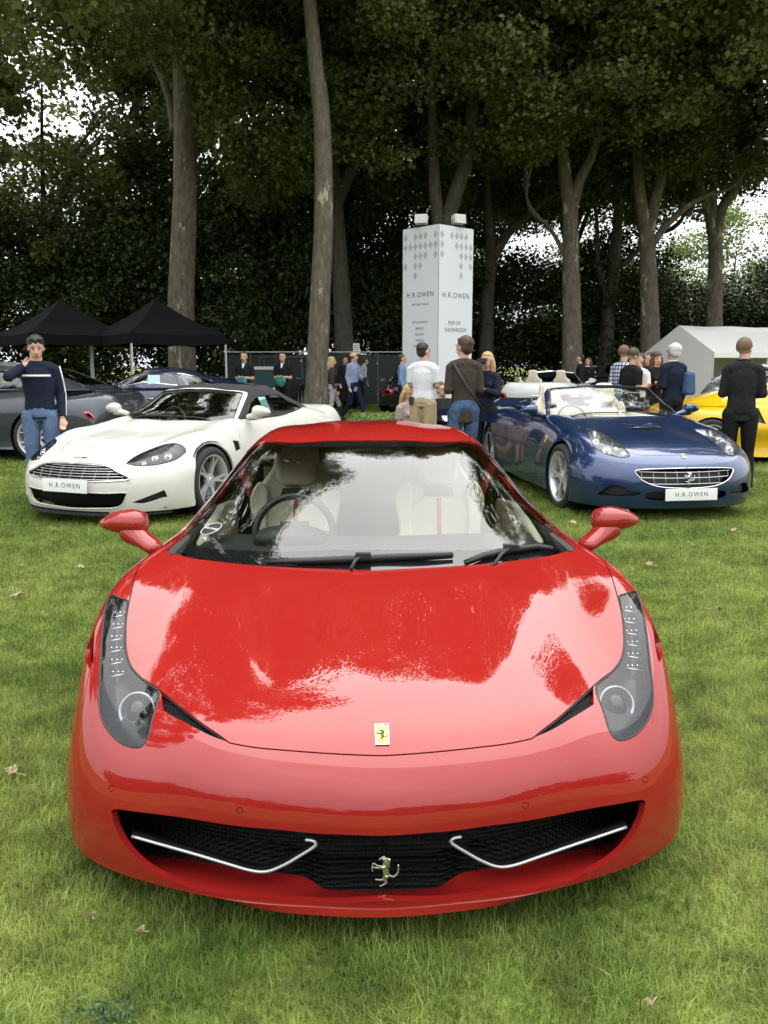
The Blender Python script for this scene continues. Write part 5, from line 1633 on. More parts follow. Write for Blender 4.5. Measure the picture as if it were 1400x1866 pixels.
# ---- white convertible with its black top up, left
def build_white():
    cfg = dict(X=-3.0, Y=8.15, rz=-22, paint=M_WHITEPAINT, top='soft', wr=.345,
        rows=dict(W=.95, L=4.7, yf=1.05, yc=1.58, yr=3.68, zn=.60, zc=.90, zcrest=.84, zdeck=.95, ztail=.93, haunch=.02),
        cab=dict(yc=1.58, zc=.90, ytop=2.25, ztop=1.235, ypeak=2.65, zpeak=1.275, yback=3.3, zback=1.20, yend=3.85, zend=.99, wb=.73, wt=.57, zs=.91, wside=.80),
        regions={
            'headlamp': ('px', [(230,845),(254,828),(291,813),(319,808),(335,814),(338,824),(322,837),(291,846),(254,849)], (0,)),
            'grille': ('px', [(137,844),(192,849),(214,860),(233,869),(230,875),(171,878),(137,877)], ()),
            'intake': ('px', [(137,895),(185,899),(226,898),(230,904),(216,924),(170,927),(137,927)], ()),
            'corner_duct': ('px', [(240,916),(292,896),(300,894),(306,906),(296,908),(262,918)], (0, 3)),
            'side_vent': ('side', [(1.50,.60),(1.50,.72),(1.62,.70),(1.62,.62)], (0,1,2,3)),
        },
        centred=('grille', 'intake'),
        lines={'bonnet': ('top', [(.30,.14),(.34,.30),(.50,.60),(.62,1.0),(.68,1.4),(.72,1.62)]),
               'bonnet_front': ('top', [(0,.13),(.15,.13),(.30,.14)]),
               'door': ('side', [(1.72,.86),(1.66,.70),(1.68,.45),(1.78,.26),(2.7,.26),(2.92,.45),(2.98,.70),(2.94,.92)])},
        interior=dict(trim=M_DARKTRIM, drive=-1), trim_mat=M_BLACK, rear_glass_mat=M_GLOSSBLACK, spokes=5,
        screen_px=[(316,767),(360,768),(405,767),(422,743),(428,724),(427,717),(400,711),(377,708),(316,703)])
    # grille and screen are traced from the middle to the car's left; the other half mirrors them
    cfg['screen_px'] = None
    root, I = gt_car('white_convertible', 'pearl white convertible with closed black fabric roof at the left of the lawn', cfg)
    S, F, out = I['S'], I['F'], I['out']
    bul = [(*F.px(S, 308, 827), .036), (*F.px(S, 282, 829), .032), (*F.px(S, 262, 839), .022)]
    lamp_set(S, 'headlamp', I['headlamp'], M_LENS, root, bulbs=bul, out=out['headlamp'], bowl=M_LAMPDARK)
    region_obj('grille_mesh', S, out['grille'], M_MESH, root, offset=-.05)
    region_obj('intake_mesh', S, out['intake'], M_MESH, root, offset=-.07)
    for s_ in ('right', 'left'):
        region_obj('duct_floor', S, out['corner_duct'], M_BLACK, root, side=s_, offset=-.04)
        region_obj('side_vent', S, out['side_vent'], M_MESH, root, side=s_, offset=-.012)
    grille_bars(S, F, I['grille'], root, 6, 9, M_SILVERBAR, .015, .0055)
    g = np.array(I['grille'])
    for sg in (1, -1): MB().tube([tuple(p) for p in S.pos(g[:, 0] * sg, g[:, 1])], .009, 6).build('grille_surround', M_CHROME, root, smooth=True)
    for sg in (1, -1): MB().tube([tuple(p) for p in S.pos(np.array(I['intake'])[:, 0] * sg, np.array(I['intake'])[:, 1])], .006, 6).build('intake_edge', M_WHITEPAINT, root, smooth=True)
    u, v = F.px(S, 138, 889); p = Vector(S.pos(0, v)[0])
    number_plate(root, (0, p.y - .03, .385), (1, 0, 0), (0, -1, .06), .53, .125)
    # winged badge
    u, v = F.top(S, 0, .19); p = Vector(S.pos(0, v)[0]); n = Vector(S.normal(0, v)[0])
    M = basis(p + n * .002, (1, 0, 0), n)
    mb = MB()
    for sg in (1, -1):
        for k in range(4): mb.tube([M @ Vector((.012 * sg, -.006 + .004 * k, 0)), M @ Vector((.06 * sg, -.002 + .007 * k, 0)), M @ Vector(((.085 - .010 * k * 0) * sg, .004 + .006 * k, 0))], .0025, 4)
    mb.box(M @ Vector((0, .003, 0)), (.035, .018, .006)); mb.build('wing_badge', M_CHROME, root)
    # splitter, mirrors, wipers, sticker
    xs = np.linspace(-.86, .86, 25); mb = MB()
    for i in range(24):
        P = []
        for x in (xs[i], xs[i + 1]):
            y = .02 + .62 * (abs(x) / .95) ** 3
            P += [(x, y - .03, .125), (x, y + .12, .125), (x, y + .12, .10), (x, y - .03, .105)]
        mb.add(P, [(0, 4, 5, 1), (3, 2, 6, 7), (0, 3, 7, 4)])
    mb.build('splitter', M_BLACK, root)
    for sg in (1, -1): mirror_housing(root, M_WHITEPAINT, (.80 * sg, 1.98, .93), (1.0 * sg, 1.93, 1.0), (.21, .13, .14), sg)
    G = I['G']
    for x0, x1 in ((-.55, .02), (0.0, .55)):
        P = [Vector(G.pos(*F.top(G, abs(x), 1.62 + .10 * abs(x)))[0]) for x in np.linspace(x0, x1, 6)]
        P = [Vector((math.copysign(p.x, x), p.y, p.z + .012)) for p, x in zip(P, np.linspace(x0, x1, 6))]
        MB().tube(P, .008, 5).build('wiper', M_BLACK, root, smooth=True)
    for zz in (0, 1):
        for xx in (.42,): pass
    c = Vector((.69, 2.62, 1.03)); M = basis(c, (0, 1, 0), (1, 0, .32))
    panel('window_notice', [(-.10, -.10), (.06, -.10), (.0, .11), (-.16, .11)], .002, mat('pale_green_card', (.35, .62, .58), .6), root, M, 0)
    for x in (.60, -.60, .30, -.30):
        u, v = F.front(S, abs(x), .43); P = [tuple(q) for q in S.pos(*np.array([( (u + .008 * math.cos(a)) * math.copysign(1, x), v + .003 * math.sin(a)) for a in np.linspace(0, 6.283, 13)]).T)]
        MB().tube(P, .002, 4, cap=False).build('parking_sensor', M_LAMPTRIM, root)
    return root
white_car = build_white()

# ---- blue open convertible, right
def build_blue():
    cfg = dict(X=2.93, Y=8.25, rz=9, paint=M_BLUEPAINT, top='open', wr=.345,
        rows=dict(W=.95, L=4.56, yf=1.02, yc=1.56, yr=3.69, zn=.63, zc=.93, zcrest=.86, zdeck=.96, ztail=1.00, haunch=.03, hood_bulge=.01),
        cab=dict(yc=1.56, zc=.92, ytop=2.20, ztop=1.27, ypeak=2.7, zpeak=1.31, yback=3.3, zback=1.2, yend=3.9, zend=1.0, wb=.79, wt=.64, zs=.92, wside=.84),
        regions={
            'headlamp': ('px', [(1072,788),(1079,784),(1090,786),(1118,801),(1147,827),(1146,832),(1129,833),(1099,825),(1081,811)], (4,)),
            'grille': ('px', [(1257,853),(1214,854),(1161,857),(1164,868),(1177,879),(1207,888),(1257,890)], (2,)),
            'lower_intake': ('px', [(1257,896),(1200,896),(1178,900),(1185,911),(1257,914)], ()),
            'corner_duct': ('px', [(1088,901),(1110,886),(1136,886),(1143,893),(1168,897),(1162,902),(1125,904)], (0, 4)),
        },
        centred=('grille', 'lower_intake'),
        lines={'bonnet': ('top', [(0,.17),(.25,.185),(.42,.23),(.52,.36),(.60,.62),(.66,1.0),(.70,1.4),(.73,1.55)]),
               'door': ('side', [(1.86,.88),(1.80,.70),(1.80,.45),(1.90,.26),(2.8,.26),(3.0,.45),(3.05,.70),(3.0,.93)])},
        interior=dict(trim=M_CREAM, dash=M_DARKTRIM, tub=M_CREAM, drive=-1), spokes=5, glass=M_WSCREEN, cab_end=3.35, gapw=.005)
    root, I = gt_car('blue_convertible', 'metallic blue open-top convertible with cream seats at the right of the lawn', cfg)
    S, F, out = I['S'], I['F'], I['out']
    bul = [(*F.px(S, 1106, 815), .040), (*F.px(S, 1088, 797), .030)]
    lamp_set(S, 'headlamp', I['headlamp'], M_LENS, root, bulbs=bul, out=out['headlamp'], bowl=M_LAMPTRIM)
    region_obj('grille_mesh', S, out['grille'], M_BLACK, root, offset=-.07)
    region_obj('intake_mesh', S, out['lower_intake'], M_BLACK, root, offset=-.07)
    for s_ in ('right', 'left'): region_obj('duct_floor', S, out['corner_duct'], M_BLACK, root, side=s_, offset=-.05)
    grille_bars(S, F, I['grille'], root, 3, 9, M_SILVERBAR, .012, .0045)
    g = np.array(I['grille'])
    for sg in (1, -1): MB().tube([tuple(p) for p in S.pos(g[:, 0] * sg, g[:, 1])], .0055, 6).build('grille_surround', M_CHROME, root, smooth=True)
    # raised scoop on the bonnet with a dark mouth towards the front
    xs = np.linspace(-.19, .19, 17); rows_ = []
    for j, (yy, hh) in enumerate(((.94, .030), (.96, .036), (1.02, .034), (1.10, .022), (1.20, .006), (1.24, -.004))):
        r_ = []
        for x in xs:
            f = 1 - (abs(x) / .19) ** 4; y_ = yy + .05 * (x / .19) ** 2
            q = S.pos(*F.top(S, abs(x), y_))[0]; r_.append((x, y_, q[2] + hh * f + .001))
        rows_.append(r_)
    V = [q for r_ in rows_ for q in r_]; F_ = [(j * 17 + i, j * 17 + i + 1, (j + 1) * 17 + i + 1, (j + 1) * 17 + i) for j in range(5) for i in range(16)]
    mesh_obj('bonnet_scoop', V, F_, M_BLUEPAINT, root, True)
    V = [(x * .96, y_ + .006, z) for x, y_, z in rows_[0]] + [(x * .96, y_ + .012, S.pos(*F.top(S, abs(x), y_))[0][2] + .002) for x, y_, z in rows_[0]]
    mesh_obj('scoop_mouth', V, [(17 + i, 17 + i + 1, i + 1, i) for i in range(16)], M_BLACK, root)
    u, v = F.px(S, 1257, 871); c = Vector(S.pos(0, v)[0]) + Vector((0, -.005, 0))
    horse('grille_emblem', c, .12, M_CHROME, root, (1, 0, 0), (0, .1, 1), .25)
    u, v = F.px(S, 1257, 896); c = Vector(S.pos(0, v)[0])
    number_plate(root, (0, c.y - .04, c.z - .02), (1, 0, 0), (0, -1, .04), .53, .115)
    u, v = F.px(S, 1253, 831); c = Vector(S.pos(0, v)[0]); n = Vector(S.normal(0, v)[0]); M = basis(c + n * .001, (1, 0, 0), n)
    w, h = .018, .032
    b = MB().prism([(-w, -h), (w, -h), (w, h), (-w, h)], .003, M).build('badge', mat('badge_enamel_pale', (.62, .60, .35), .3), root)
    horse('badge_horse', M @ Vector((0, 0, .004)), .045, M_GLOSSBLACK, b, (1, 0, 0), M.to_3x3() @ Vector((0, 1, 0)), .1)
    # shield on each wing
    for sg in (1, -1):
        u, v = F.side(S, 1.52, .70); c = Vector(S.pos(u * sg, v)[0]); n = Vector(S.normal(u * sg, v)[0]); M = basis(c + n * .001, (0, 1, 0), n)
        up = M.inverted().to_3x3() @ Vector((0, 0, 1)); a = math.atan2(up.y, up.x) - math.pi / 2
        M = M @ Matrix.Rotation(a, 4, 'Z')
        sh = MB().prism([(-.028, .035), (-.03, .0), (-.018, -.032), (0, -.045), (.018, -.032), (.03, .0), (.028, .035), (0, .042)], .003, M).build('shield_badge', M_YELLOW_BADGE, root)
        horse('shield_horse', M @ Vector((0, 0, .004)), .055, M_GLOSSBLACK, sh, M.to_3x3() @ Vector((1, 0, 0)), M.to_3x3() @ Vector((0, 1, 0)), .1)
        mirror_housing(root, M_BLUEPAINT, (.79 * sg, 1.92, .92), (.99 * sg, 1.88, 1.0), (.20, .13, .13), sg)
        blob('headrest_fairing', [((.36 * sg, 3.28, .99), (.10, .03), (0, 1, 0)), ((.36 * sg, 3.40, 1.02), (.17, .07), (0, 1, 0)), ((.36 * sg, 3.7, .99), (.17, .06), (0, 1, 0)), ((.36 * sg, 4.05, .98), (.10, .02), (0, 1, 0))], M_BLUEPAINT, root)
        MB().tube([(.22 * sg, 3.26, .92), (.22 * sg, 3.26, 1.10), (.50 * sg, 3.26, 1.10), (.50 * sg, 3.26, .92)], .014, 6).build('roll_hoop', M_CHROME, root)
    xs = np.linspace(-.62, .62, 9)
    G = I['G']
    for x0, x1 in ((-.60, -.03), (.0, .55)):
        P = []
        for x in np.linspace(x0, x1, 6):
            u, v = F.top(G, abs(x), 1.61 + .10 * abs(x)); p = G.pos(u, v)[0]; P.append((math.copysign(p[0], x), p[1], p[2] + .012))
        MB().tube(P, .007, 5).build('wiper', M_BLACK, root, smooth=True)
    return root
blue_car = build_blue()
# ------------------------------------------------------------------ display tower
M_TOWER = mat('tower_white', (.66, .67, .70), rough=.45)
M_DIAMOND = mat('printed_grey_diamond', (.40, .40, .43), rough=.5)
M_LAMPWHITE = mat('cream_plastic', (.55, .52, .42), rough=.4)
def build_tower():
    S_ = 1.25; Y = 22.0; rz = R(43)
    c = ground_y(799, Y); H = 4.86
    ctr = Vector((c.x, c.y + S_ * .7071, 0))
    root = empty('display_tower', (ctr.x, ctr.y, 0), rz); tag(root, 'tall white square display tower printed with grey diamonds and black lettering', 'tower')
    h = S_ / 2
    # rotated square: corner towards the camera. panels are the four faces
    for k in range(4):
        M = Matrix.Rotation(k * math.pi / 2, 4, 'Z') @ Matrix(((1, 0, 0, 0), (0, 0, -1, -h), (0, 1, 0, 0), (0, 0, 0, 1)))
        p = panel('side_panel', [(-h, 0.02), (h, .02), (h, H), (-h, H)], .012, M_TOWER, root, M, 0)
        if k in (3, 0):
            T = M @ Matrix.Translation((0, 0, .0145))
            dw, dh = .115, .20
            rows = {3: [(0, [0, 1, 2, 3, 5]), (1, [0, 1, 2, 3, 4, 5]), (2, [1, 2, 3]), (3, [2]), ], 0: [(0, [0, 2, 3, 4]), (1, [0, 3, 4, 5]), (2, [0, 4, 5]), (3, [4])]}[k]
            rows = {3: ['1.111.1', '1111111', '.0111.1', '1.11...', '..1....'], 0: ['1.1111.', '1..1111', '1...111', '....1.1', '....1..']}[k]
            nx = 6.2
            for r_, rowtxt in enumerate(rows):
                for c_, ch in enumerate(rowtxt):
                    if ch != '1': continue
                    x = -h + .10 + c_ * (S_ - .2) / 6; z = H - .22 - r_ * .235 - (.0)
                    MB().add([T @ Vector(q) for q in ((x, z - dh / 2, 0), (x + dw / 2 * 1.25, z, 0), (x, z + dh / 2, 0), (x - dw / 2 * 1.25, z, 0))], [(0, 1, 2, 3)]).build('diamond', M_DIAMOND, p)
            def tx(s, size, z, sp=1.15, x=0): text_mesh('lettering', s, size, M_INK, p, T @ Matrix.Translation((x, z, .001)), space=sp, scale_x=.92, offset=.0)
            zc = lambda py: CAM_H + (663 - py) / 1582 * (Y + .3) * 1.0
            if k == 3:
                tx('H.R.OWEN', .178, zc(542), 1.25); tx('OFFICIAL DEALER', .075, zc(559), 1.1)
                for s, py in (('ASTON MARTIN', 590), ('BENTLEY', 601), ('BUGATTI', 611.5), ('FERRARI', 622), ('LAMBORGHINI', 632)): tx(s, .080, zc(py), 1.05)
            else:
                tx('H.R.OWEN', .188, zc(544), 1.25); tx('POP-UP', .14, zc(592), 1.05, -.05); tx('SHOWROOM', .14, zc(604), 1.05)
    MB().box((0, 0, H + .002), (S_ - .03, S_ - .03, .02)).build('top_panel', M_TOWER, root)
    for px_, yaw in ((768, -15), (836, 25)):
        q = at_y(px_, 418, Y + .45)
        fl = empty('floodlight', (q.x, q.y, H + .013)); fl.rotation_euler = (0, 0, R(yaw))
        tag(fl, 'cream floodlight on the %s corner of the tower top' % ('left' if px_ < 800 else 'right'), 'floodlight', 'floodlights on the tower')
        o = MB().box((0, 0, .17), (.32, .20, .22), Matrix.Rotation(R(-8), 3, 'X')).build('housing', M_LAMPWHITE, fl); add_mod(o, 'BEVEL', width=.02, segments=2)
        MB().box((0, -.105, .155), (.27, .012, .17), Matrix.Rotation(R(-8), 3, 'X')).build('lamp_glass', mat('lamp_front', (.5, .5, .45), .1), fl)
        MB().tube([(-.17, 0, .17), (-.17, 0, .01), (.17, 0, .01), (.17, 0, .17)], .012, 6).build('bracket', M_BLACK, fl)
build_tower()

# ------------------------------------------------------------------ black gazebos
M_TENT = mat('black_canvas', (.007, .007, .008), rough=.9, spec=.15, bump=.5, bump_scale=6)
M_POLE = mat('white_pole', (.6, .6, .6), rough=.35)
def gazebo(cx, cy, rz, label):
    root = empty('gazebo', (cx, cy, 0), rz); tag(root, label, 'gazebo', 'black gazebos under the trees')
    h = 1.53; ze = 2.40; zp = 3.48
    cs = [(-h, -h), (h, -h), (h, h), (-h, h)]
    V = []; F = []; N = 10
    for i in range(4):
        a = Vector((*cs[i], ze)); b = Vector((*cs[(i + 1) % 4], ze)); top = Vector((0, 0, zp))
        n0 = len(V)
        for u in range(N + 1):
            for v in range(N + 1):
                e = a.lerp(b, v / N); p = e.lerp(top, u / N)
                p.z -= .10 * math.sin(math.pi * (u / N)) + .06 * math.sin(math.pi * v / N) * (1 - u / N)   # canvas sags between the ribs
                V.append(p)
        for u in range(N):
            for v in range(N): F.append((n0 + u * (N + 1) + v, n0 + u * (N + 1) + v + 1, n0 + (u + 1) * (N + 1) + v + 1, n0 + (u + 1) * (N + 1) + v))
    mesh_obj('canopy', V, F, M_TENT, root, True)
    for i in range(4):
        a = Vector((*cs[i], ze)); b = Vector((*cs[(i + 1) % 4], ze)); P = []; Fv = []
        for v in range(N + 1):
            p = a.lerp(b, v / N); p.z -= .06 * math.sin(math.pi * v / N) - .002
            out = Vector((p.x, p.y, 0)).normalized() * .02
            P += [p + out * .2, p + out * (1 + math.sin(v * 2.1)) - Vector((0, 0, .30))]
        for v in range(N): Fv.append((2 * v, 2 * v + 1, 2 * v + 3, 2 * v + 2))
        mesh_obj('valance', P, Fv, M_TENT, root, True)
        MB().box((cs[i][0] * .985, cs[i][1] * .985, ze / 2), (.045, .045, ze)).build('leg', M_POLE, root)
        MB().box((cs[i][0] * .985, cs[i][1] * .985, .01), (.11, .11, .02)).build('foot', M_POLE, root)
        A = Vector((cs[i][0] * .97, cs[i][1] * .97, 2.27)); Bq = Vector((cs[(i + 1) % 4][0] * .97, cs[(i + 1) % 4][1] * .97, 2.27))
        for s_ in range(2):
            m0 = A.lerp(Bq, s_ / 2); m1 = A.lerp(Bq, (s_ + 1) / 2)
            MB().tube([m0 + Vector((0, 0, .03)), m1 + Vector((0, 0, -.14))], .010, 5).build('truss_bar', M_POLE, root)
            MB().tube([m0 + Vector((0, 0, -.14)), m1 + Vector((0, 0, .03))], .010, 5).build('truss_bar', M_POLE, root)
    return root
gazebo(-9.9, 27.3, R(40), 'black pop-up gazebo at the far left edge')
gazebo(-6.95, 27.1, R(40), 'black pop-up gazebo in front of the broad tree trunk')

# ------------------------------------------------------------------ white marquee
M_MARQ = mat('white_pvc', (.80, .79, .74), rough=.45, bump=.3, bump_scale=3)
M_SCREENPANEL = mat('fence_panel_green', (.012, .022, .018), rough=.55)
def marquee():
    Y = 27.3; A = ground_y(1228, Y)
    root = empty('marquee', (A.x, A.y, 0), R(20)); tag(root, 'long white marquee with a pitched roof at the right edge', 'marquee')
    w = 3.3; L = 14; ze = 1.85; zp = 2.68
    # gable looks left, ridge runs to the right (+x); near side towards the camera
    n = 14; V = []; F = []
    def roofpt(x, t):      # t 0 near eave, .5 ridge, 1 far eave
        z = ze + (zp - ze) * (1 - abs(2 * t - 1)) - .03 * abs(math.sin(x * math.pi / 2))
        return Vector((x, -w / 2 * 0 + (t - 0) * w * 1.0 - w / 2, z))
    for i in range(n + 1):
        for t in (0, .12, .25, .38, .5, .62, .75, .88, 1): V.append(roofpt(L * i / n, t))
    for i in range(n):
        for j in range(8): F.append((i * 9 + j, (i + 1) * 9 + j, (i + 1) * 9 + j + 1, i * 9 + j + 1))
    mesh_obj('roof', V, F, M_MARQ, root, True)
    mesh_obj('gable', [(0.01, -w / 2, 0), (.01, w / 2, 0), (.01, w / 2, ze), (.01, 0, zp), (.01, -w / 2, ze)], [(0, 1, 2, 3, 4)], M_MARQ, root)
    mesh_obj('eave_flap', [p for i in range(n + 1) for p in ((L * i / n, -w / 2 - .01, ze), (L * i / n, -w / 2 - .02, ze - .16))], [(2 * i, 2 * i + 1, 2 * i + 3, 2 * i + 2) for i in range(n)], M_MARQ, root)
    mesh_obj('back_wall', [(0, w / 2 - .02, 0), (L, w / 2 - .02, 0), (L, w / 2 - .02, ze), (0, w / 2 - .02, ze)], [(0, 1, 2, 3)], M_MARQ, root)
    for i in range(0, n + 1, 2):
        for s_ in (-1, 1): MB().tube([(L * i / n + .03, s_ * (w / 2 - .05), 0), (L * i / n + .03, s_ * (w / 2 - .05), ze)], .025, 8).build('post', M_POLE, root)
        MB().tube([(L * i / n + .03, -w / 2 + .05, ze - .02), (L * i / n + .03, 0, zp - .05), (L * i / n + .03, w / 2 - .05, ze - .02)], .02, 6).build('rafter', M_POLE, root)
    return root
marquee()

# ------------------------------------------------------------------ dark fence with panels
M_FENCEPOST = mat('grey_fence_post', (.10, .11, .11), .6)
def fence():
    x0, x1, Y = P_c(413, 33), P_c(735, 33), 33.0
    root = empty('panel_fence', ((x0 + x1) / 2, Y, 0)); tag(root, 'dark green panel fence with a white top rail behind the staff', 'fence')
    n = 7; w = (x1 - x0) / n; H = 1.93
    for i in range(n):
        xa = -(x1 - x0) / 2 + i * w
        MB().box((xa + w / 2, 0, H / 2 - .03), (w - .06, .03, H - .10)).build('panel', M_SCREENPANEL, root)
    for i in range(n + 1):
        MB().box((-(x1 - x0) / 2 + i * w, 0, H / 2), (.035, .05, H)).build('post', M_FENCEPOST, root)
    MB().box((0, 0, H + .02), (x1 - x0 + .06, .05, .035)).build('top_rail', M_POLE, root)
    for px_ in (495, 540):
        x = P_c(px_, 32.8) - (x0 + x1) / 2
        g = MB()
        for a, b in (((x - .42, 0), (x - .42, 1.75)), ((x + .42, 0), (x + .42, 1.75)), ((x - .42, 1.75), (x + .42, 1.75)), ((x - .25, .1), (x - .25, 1.65)), ((x + .25, .1), (x + .25, 1.65))):
            g.tube([(a[0], -.12, a[1]), (b[0], -.12, b[1])], .016, 5)
        g.build('door_frame', M_FENCEPOST, root)
def P_c(px, Y): return ground_y(px, Y).x
fence()
MB_ = MB()
for i, px_ in enumerate((486, 500)):
    q = ground_y(px_, 30.5 + i * .3)
    t = empty('portable_toilet', (q.x, q.y, 0)); tag(t, 'teal portable toilet with pale roof, %s of the pair by the trunk' % ('left' if i == 0 else 'right'), 'toilet', 'portable toilets by the fence')
    MB().box((0, 0, .66), (.8, .8, 1.30)).build('cabin', mat('teal_plastic', (.015, .06, .06), .5), t)
    o = MB().box((0, 0, 1.37), (.86, .86, .10), taper=.8).build('roof', M_LAMPWHITE, t)
q = ground_y(650, 30)
s = empty('signpost', (q.x, q.y, 0)); tag(s, 'small white sign on a post above the walking couple', 'sign')
MB().tube([(0, 0, 0), (0, 0, 2.2)], .02, 6).build('post', M_POLE, s)
o = MB().box((0, 0, 2.02), (.22, .02, .36)).build('sign_board', M_PLATE, s)
for k in range(4): MB().box((0, -.012, 1.92 + .07 * k), (.15, .004, .018)).build('sign_print', M_INK, o)
for i, px_ in enumerate((500, 520)):
    q = ground_y(px_ + (0 if i == 0 else -20), 24 + i)
q = ground_y(501, 23.5); s = empty('white_marker_post', (q.x, q.y, 0)); tag(s, 'short white marker post on the grass between the two staff men', 'post')
MB().tube([(0, 0, 0), (0, 0, .82)], .035, 8).build('post', M_POLE, s); MB().ico((0, 0, .84), .05, 1).build('post_cap', M_POLE, s, smooth=True)
# spotlight hung in the tree
q = at_y(375, 569, 25.5)
s = empty('spotlight', q); s.scale = (.7, .7, .7); tag(s, 'black spotlight hanging in front of the trees above the right gazebo', 'spotlight')
MB().lathe([(.0001, .20), (.13, .18), (.16, 0), (.22, -.16), (.20, -.16), (.14, 0)], 18, axis='Y', rot=Matrix.Rotation(R(25), 3, 'X') @ Matrix.Rotation(R(20), 3, 'Z')).build('lamp_head', M_BLACK, s, smooth=True)
MB().lathe([(.0001, -.10), (.17, -.10)], 18, axis='Y', rot=Matrix.Rotation(R(25), 3, 'X') @ Matrix.Rotation(R(20), 3, 'Z')).build('reflector', M_GLOSSBLACK, s)
MB().tube([(.18, 0, .0), (.22, 0, .12), (.0, 0, .22), (.35, .1, .26), (.9, 1.0, .1)], .018, 6).build('bracket', M_BLACK, s, smooth=True)

# ------------------------------------------------------------------ grass-covered sofas
M_TURF = mat_leafy('turf_cover', (.07, .12, .018), (.17, .22, .05), scale=4, trans=.2)
def turf_sofa(px_, Y, rz, w, label):
    q = ground_y(px_, Y)
    root = empty('turf_sofa', (q.x, q.y, 0), R(rz)); tag(root, label, 'sofa', 'grass-covered sofas by the tower')
    def shell(nm, mb):
        o = soft(nm, mb, M_TURFBASE, root, .03, 2)
        return o
    parts = [('seat', MB().box((0, 0, .20), (w, .75, .38))), ('backrest', MB().tube([(-w / 2, .32, .55), (w / 2, .32, .55)], .17, 12).box((0, .34, .28), (w, .24, .55)))]
    for s_ in (1, -1):
        parts.append(('armrest', MB().tube([(s_ * w / 2, -.38, .46), (s_ * w / 2, .36, .46)], .17, 12).box((s_ * w / 2, 0, .22), (.26, .76, .44))))
    for nm, mb in parts:
        me_v = np.array([tuple(v) for v in mb.v]); o = shell(nm, mb)
    r = np.random.RandomState(int(px_))
    n = 2600; C = []
    for s_ in (1, -1):
        a = r.uniform(-.8, 4.0, n // 3); C.append(np.stack([s_ * w / 2 + .17 * np.cos(a), r.uniform(-.4, .4, n // 3), .46 + .17 * np.sin(a)], 1))
    a = r.uniform(-.8, 4.0, n); C.append(np.stack([r.uniform(-w / 2, w / 2, n), .32 - .17 * np.cos(a), .55 + .17 * np.sin(a)], 1))
    me = leaf_mesh('turf', np.concatenate(C), np.full(sum(len(c) for c in C), .012), 1, .035, M_TURF, 3, 1, -.5)
    o = bpy.data.objects.new('turf_blades', me); o['kind'] = 'stuff'; link(o, root)
M_TURFBASE = mat('turf_base', (.10, .15, .03), .9, noise_amt=.4, noise_scale=60, bump=1, bump_scale=80)
turf_sofa(762, 14.3, 8, 2.1, 'round-armed sofa covered in grass left of the men at the tower')
turf_sofa(950, 13.8, -30, 1.5, 'grass-covered armchair beside the tail of the blue convertible')

# ------------------------------------------------------------------ fallen leaves, litter, small plant
M_DRYLEAF = mat('dry_leaf', (.34, .27, .15), rough=.7, noise_amt=.25, noise_scale=60)
def plane_leaf(px_, py, size, rz, tilt, label):
    q = at_z(px_, py, .035)
    P = []
    for k in range(5):
        a = math.pi / 2 + (k - 2) * .95
        for da, rr in ((-.28, .42), (-.10, .72), (0, 1.0 if k == 2 else .85), (.10, .72), (.28, .42)): P.append((rr * math.cos(a + da), rr * math.sin(a + da)))
    P = P[::-1]; P.append((0, -.45)); c = (0, -.1, 0)
    V = [(x * size * .5, y * size * .5, .012 * math.sin(3 * x) * (size / .1) + .01 * math.cos(2.5 * y)) for x, y in P] + [(0, -.02 * size, -.008)]
    n = len(P); F = [(i, (i + 1) % n, n) for i in range(n)]
    o = mesh_obj('fallen_leaf', V, F, M_DRYLEAF, None, False, q, (R(tilt), R(tilt * .6), R(rz)))
    mb = MB(); mb.tube([(0, -.2 * size, 0), (.02 * size, -.75 * size, .01)], .0015, 4); mb.build('leaf_stalk', M_DRYLEAF, o)
    tag(o, label, 'leaf', 'fallen leaves on the lawn')
plane_leaf(22, 1405, .085, 70, 14, 'large dry fallen leaf at the left edge beside the red bumper')
plane_leaf(32, 1083, .12, 10, 10, 'pale fallen leaf left of the red car at mirror distance')
plane_leaf(148, 1033, .10, 120, 12, 'whitish curled fallen leaf near the left door mirror')
plane_leaf(1183, 1028, .10, 40, 12, 'pale fallen leaf on the grass right of the red bonnet')
plane_leaf(1262, 992, .10, 160, 10, 'small fallen leaf below the blue convertible plate')
plane_leaf(1222, 968, .10, 210, 10, 'small fallen leaf right of the right door mirror')
plane_leaf(1045, 952, .12, 80, 15, 'dark curled fallen leaf under the blue wing')
plane_leaf(1337, 966, .10, 20, 10, 'pale fallen leaf at the right below the plate')
plane_leaf(98, 968, .10, 300, 10, 'small fallen leaf in front of the white bumper')
plane_leaf(168, 1667, .030, 30, 20, 'small reddish fallen leaf in the grass at lower left')
plane_leaf(257, 1695, .03, 80, 25, 'brown fallen leaf standing in the grass under the bumper corner')
plane_leaf(1185, 1830, .035, 130, 10, 'faded fallen leaf at the lower right corner of the lawn')
plane_leaf(40, 1030, .08, 200, 10, 'tiny fallen leaf left of the left mirror')
plane_leaf(1310, 1110, .09, 250, 10, 'brown fallen leaf in the grass right of the red wing')
q = at_z(185, 1868, 0)
me = leaf_mesh('clover', [(x, y, .02) for x, y in np.random.RandomState(4).uniform(-.075, .075, (50, 2)) * np.array([1.0, .5])], [.012] * 50, 5, .011, mat_leafy('clover_leaves', (.04, .09, .03), (.12, .20, .08), 9), 5, .8)
o = bpy.data.objects.new('clover_plant', me); o.location = (q.x, q.y, .015); link(o); tag(o, 'patch of small round bluish leaves at the bottom left edge', 'plant')
# ------------------------------------------------------------------ cars standing farther back
def P_x(px, Y): return ground_y(px, Y).x
def rear_uv(S, x, z):
    h = S.hit((x, 9, z), (0, -1, 0))
    return h if h is not None else S.near((x, 5, z))

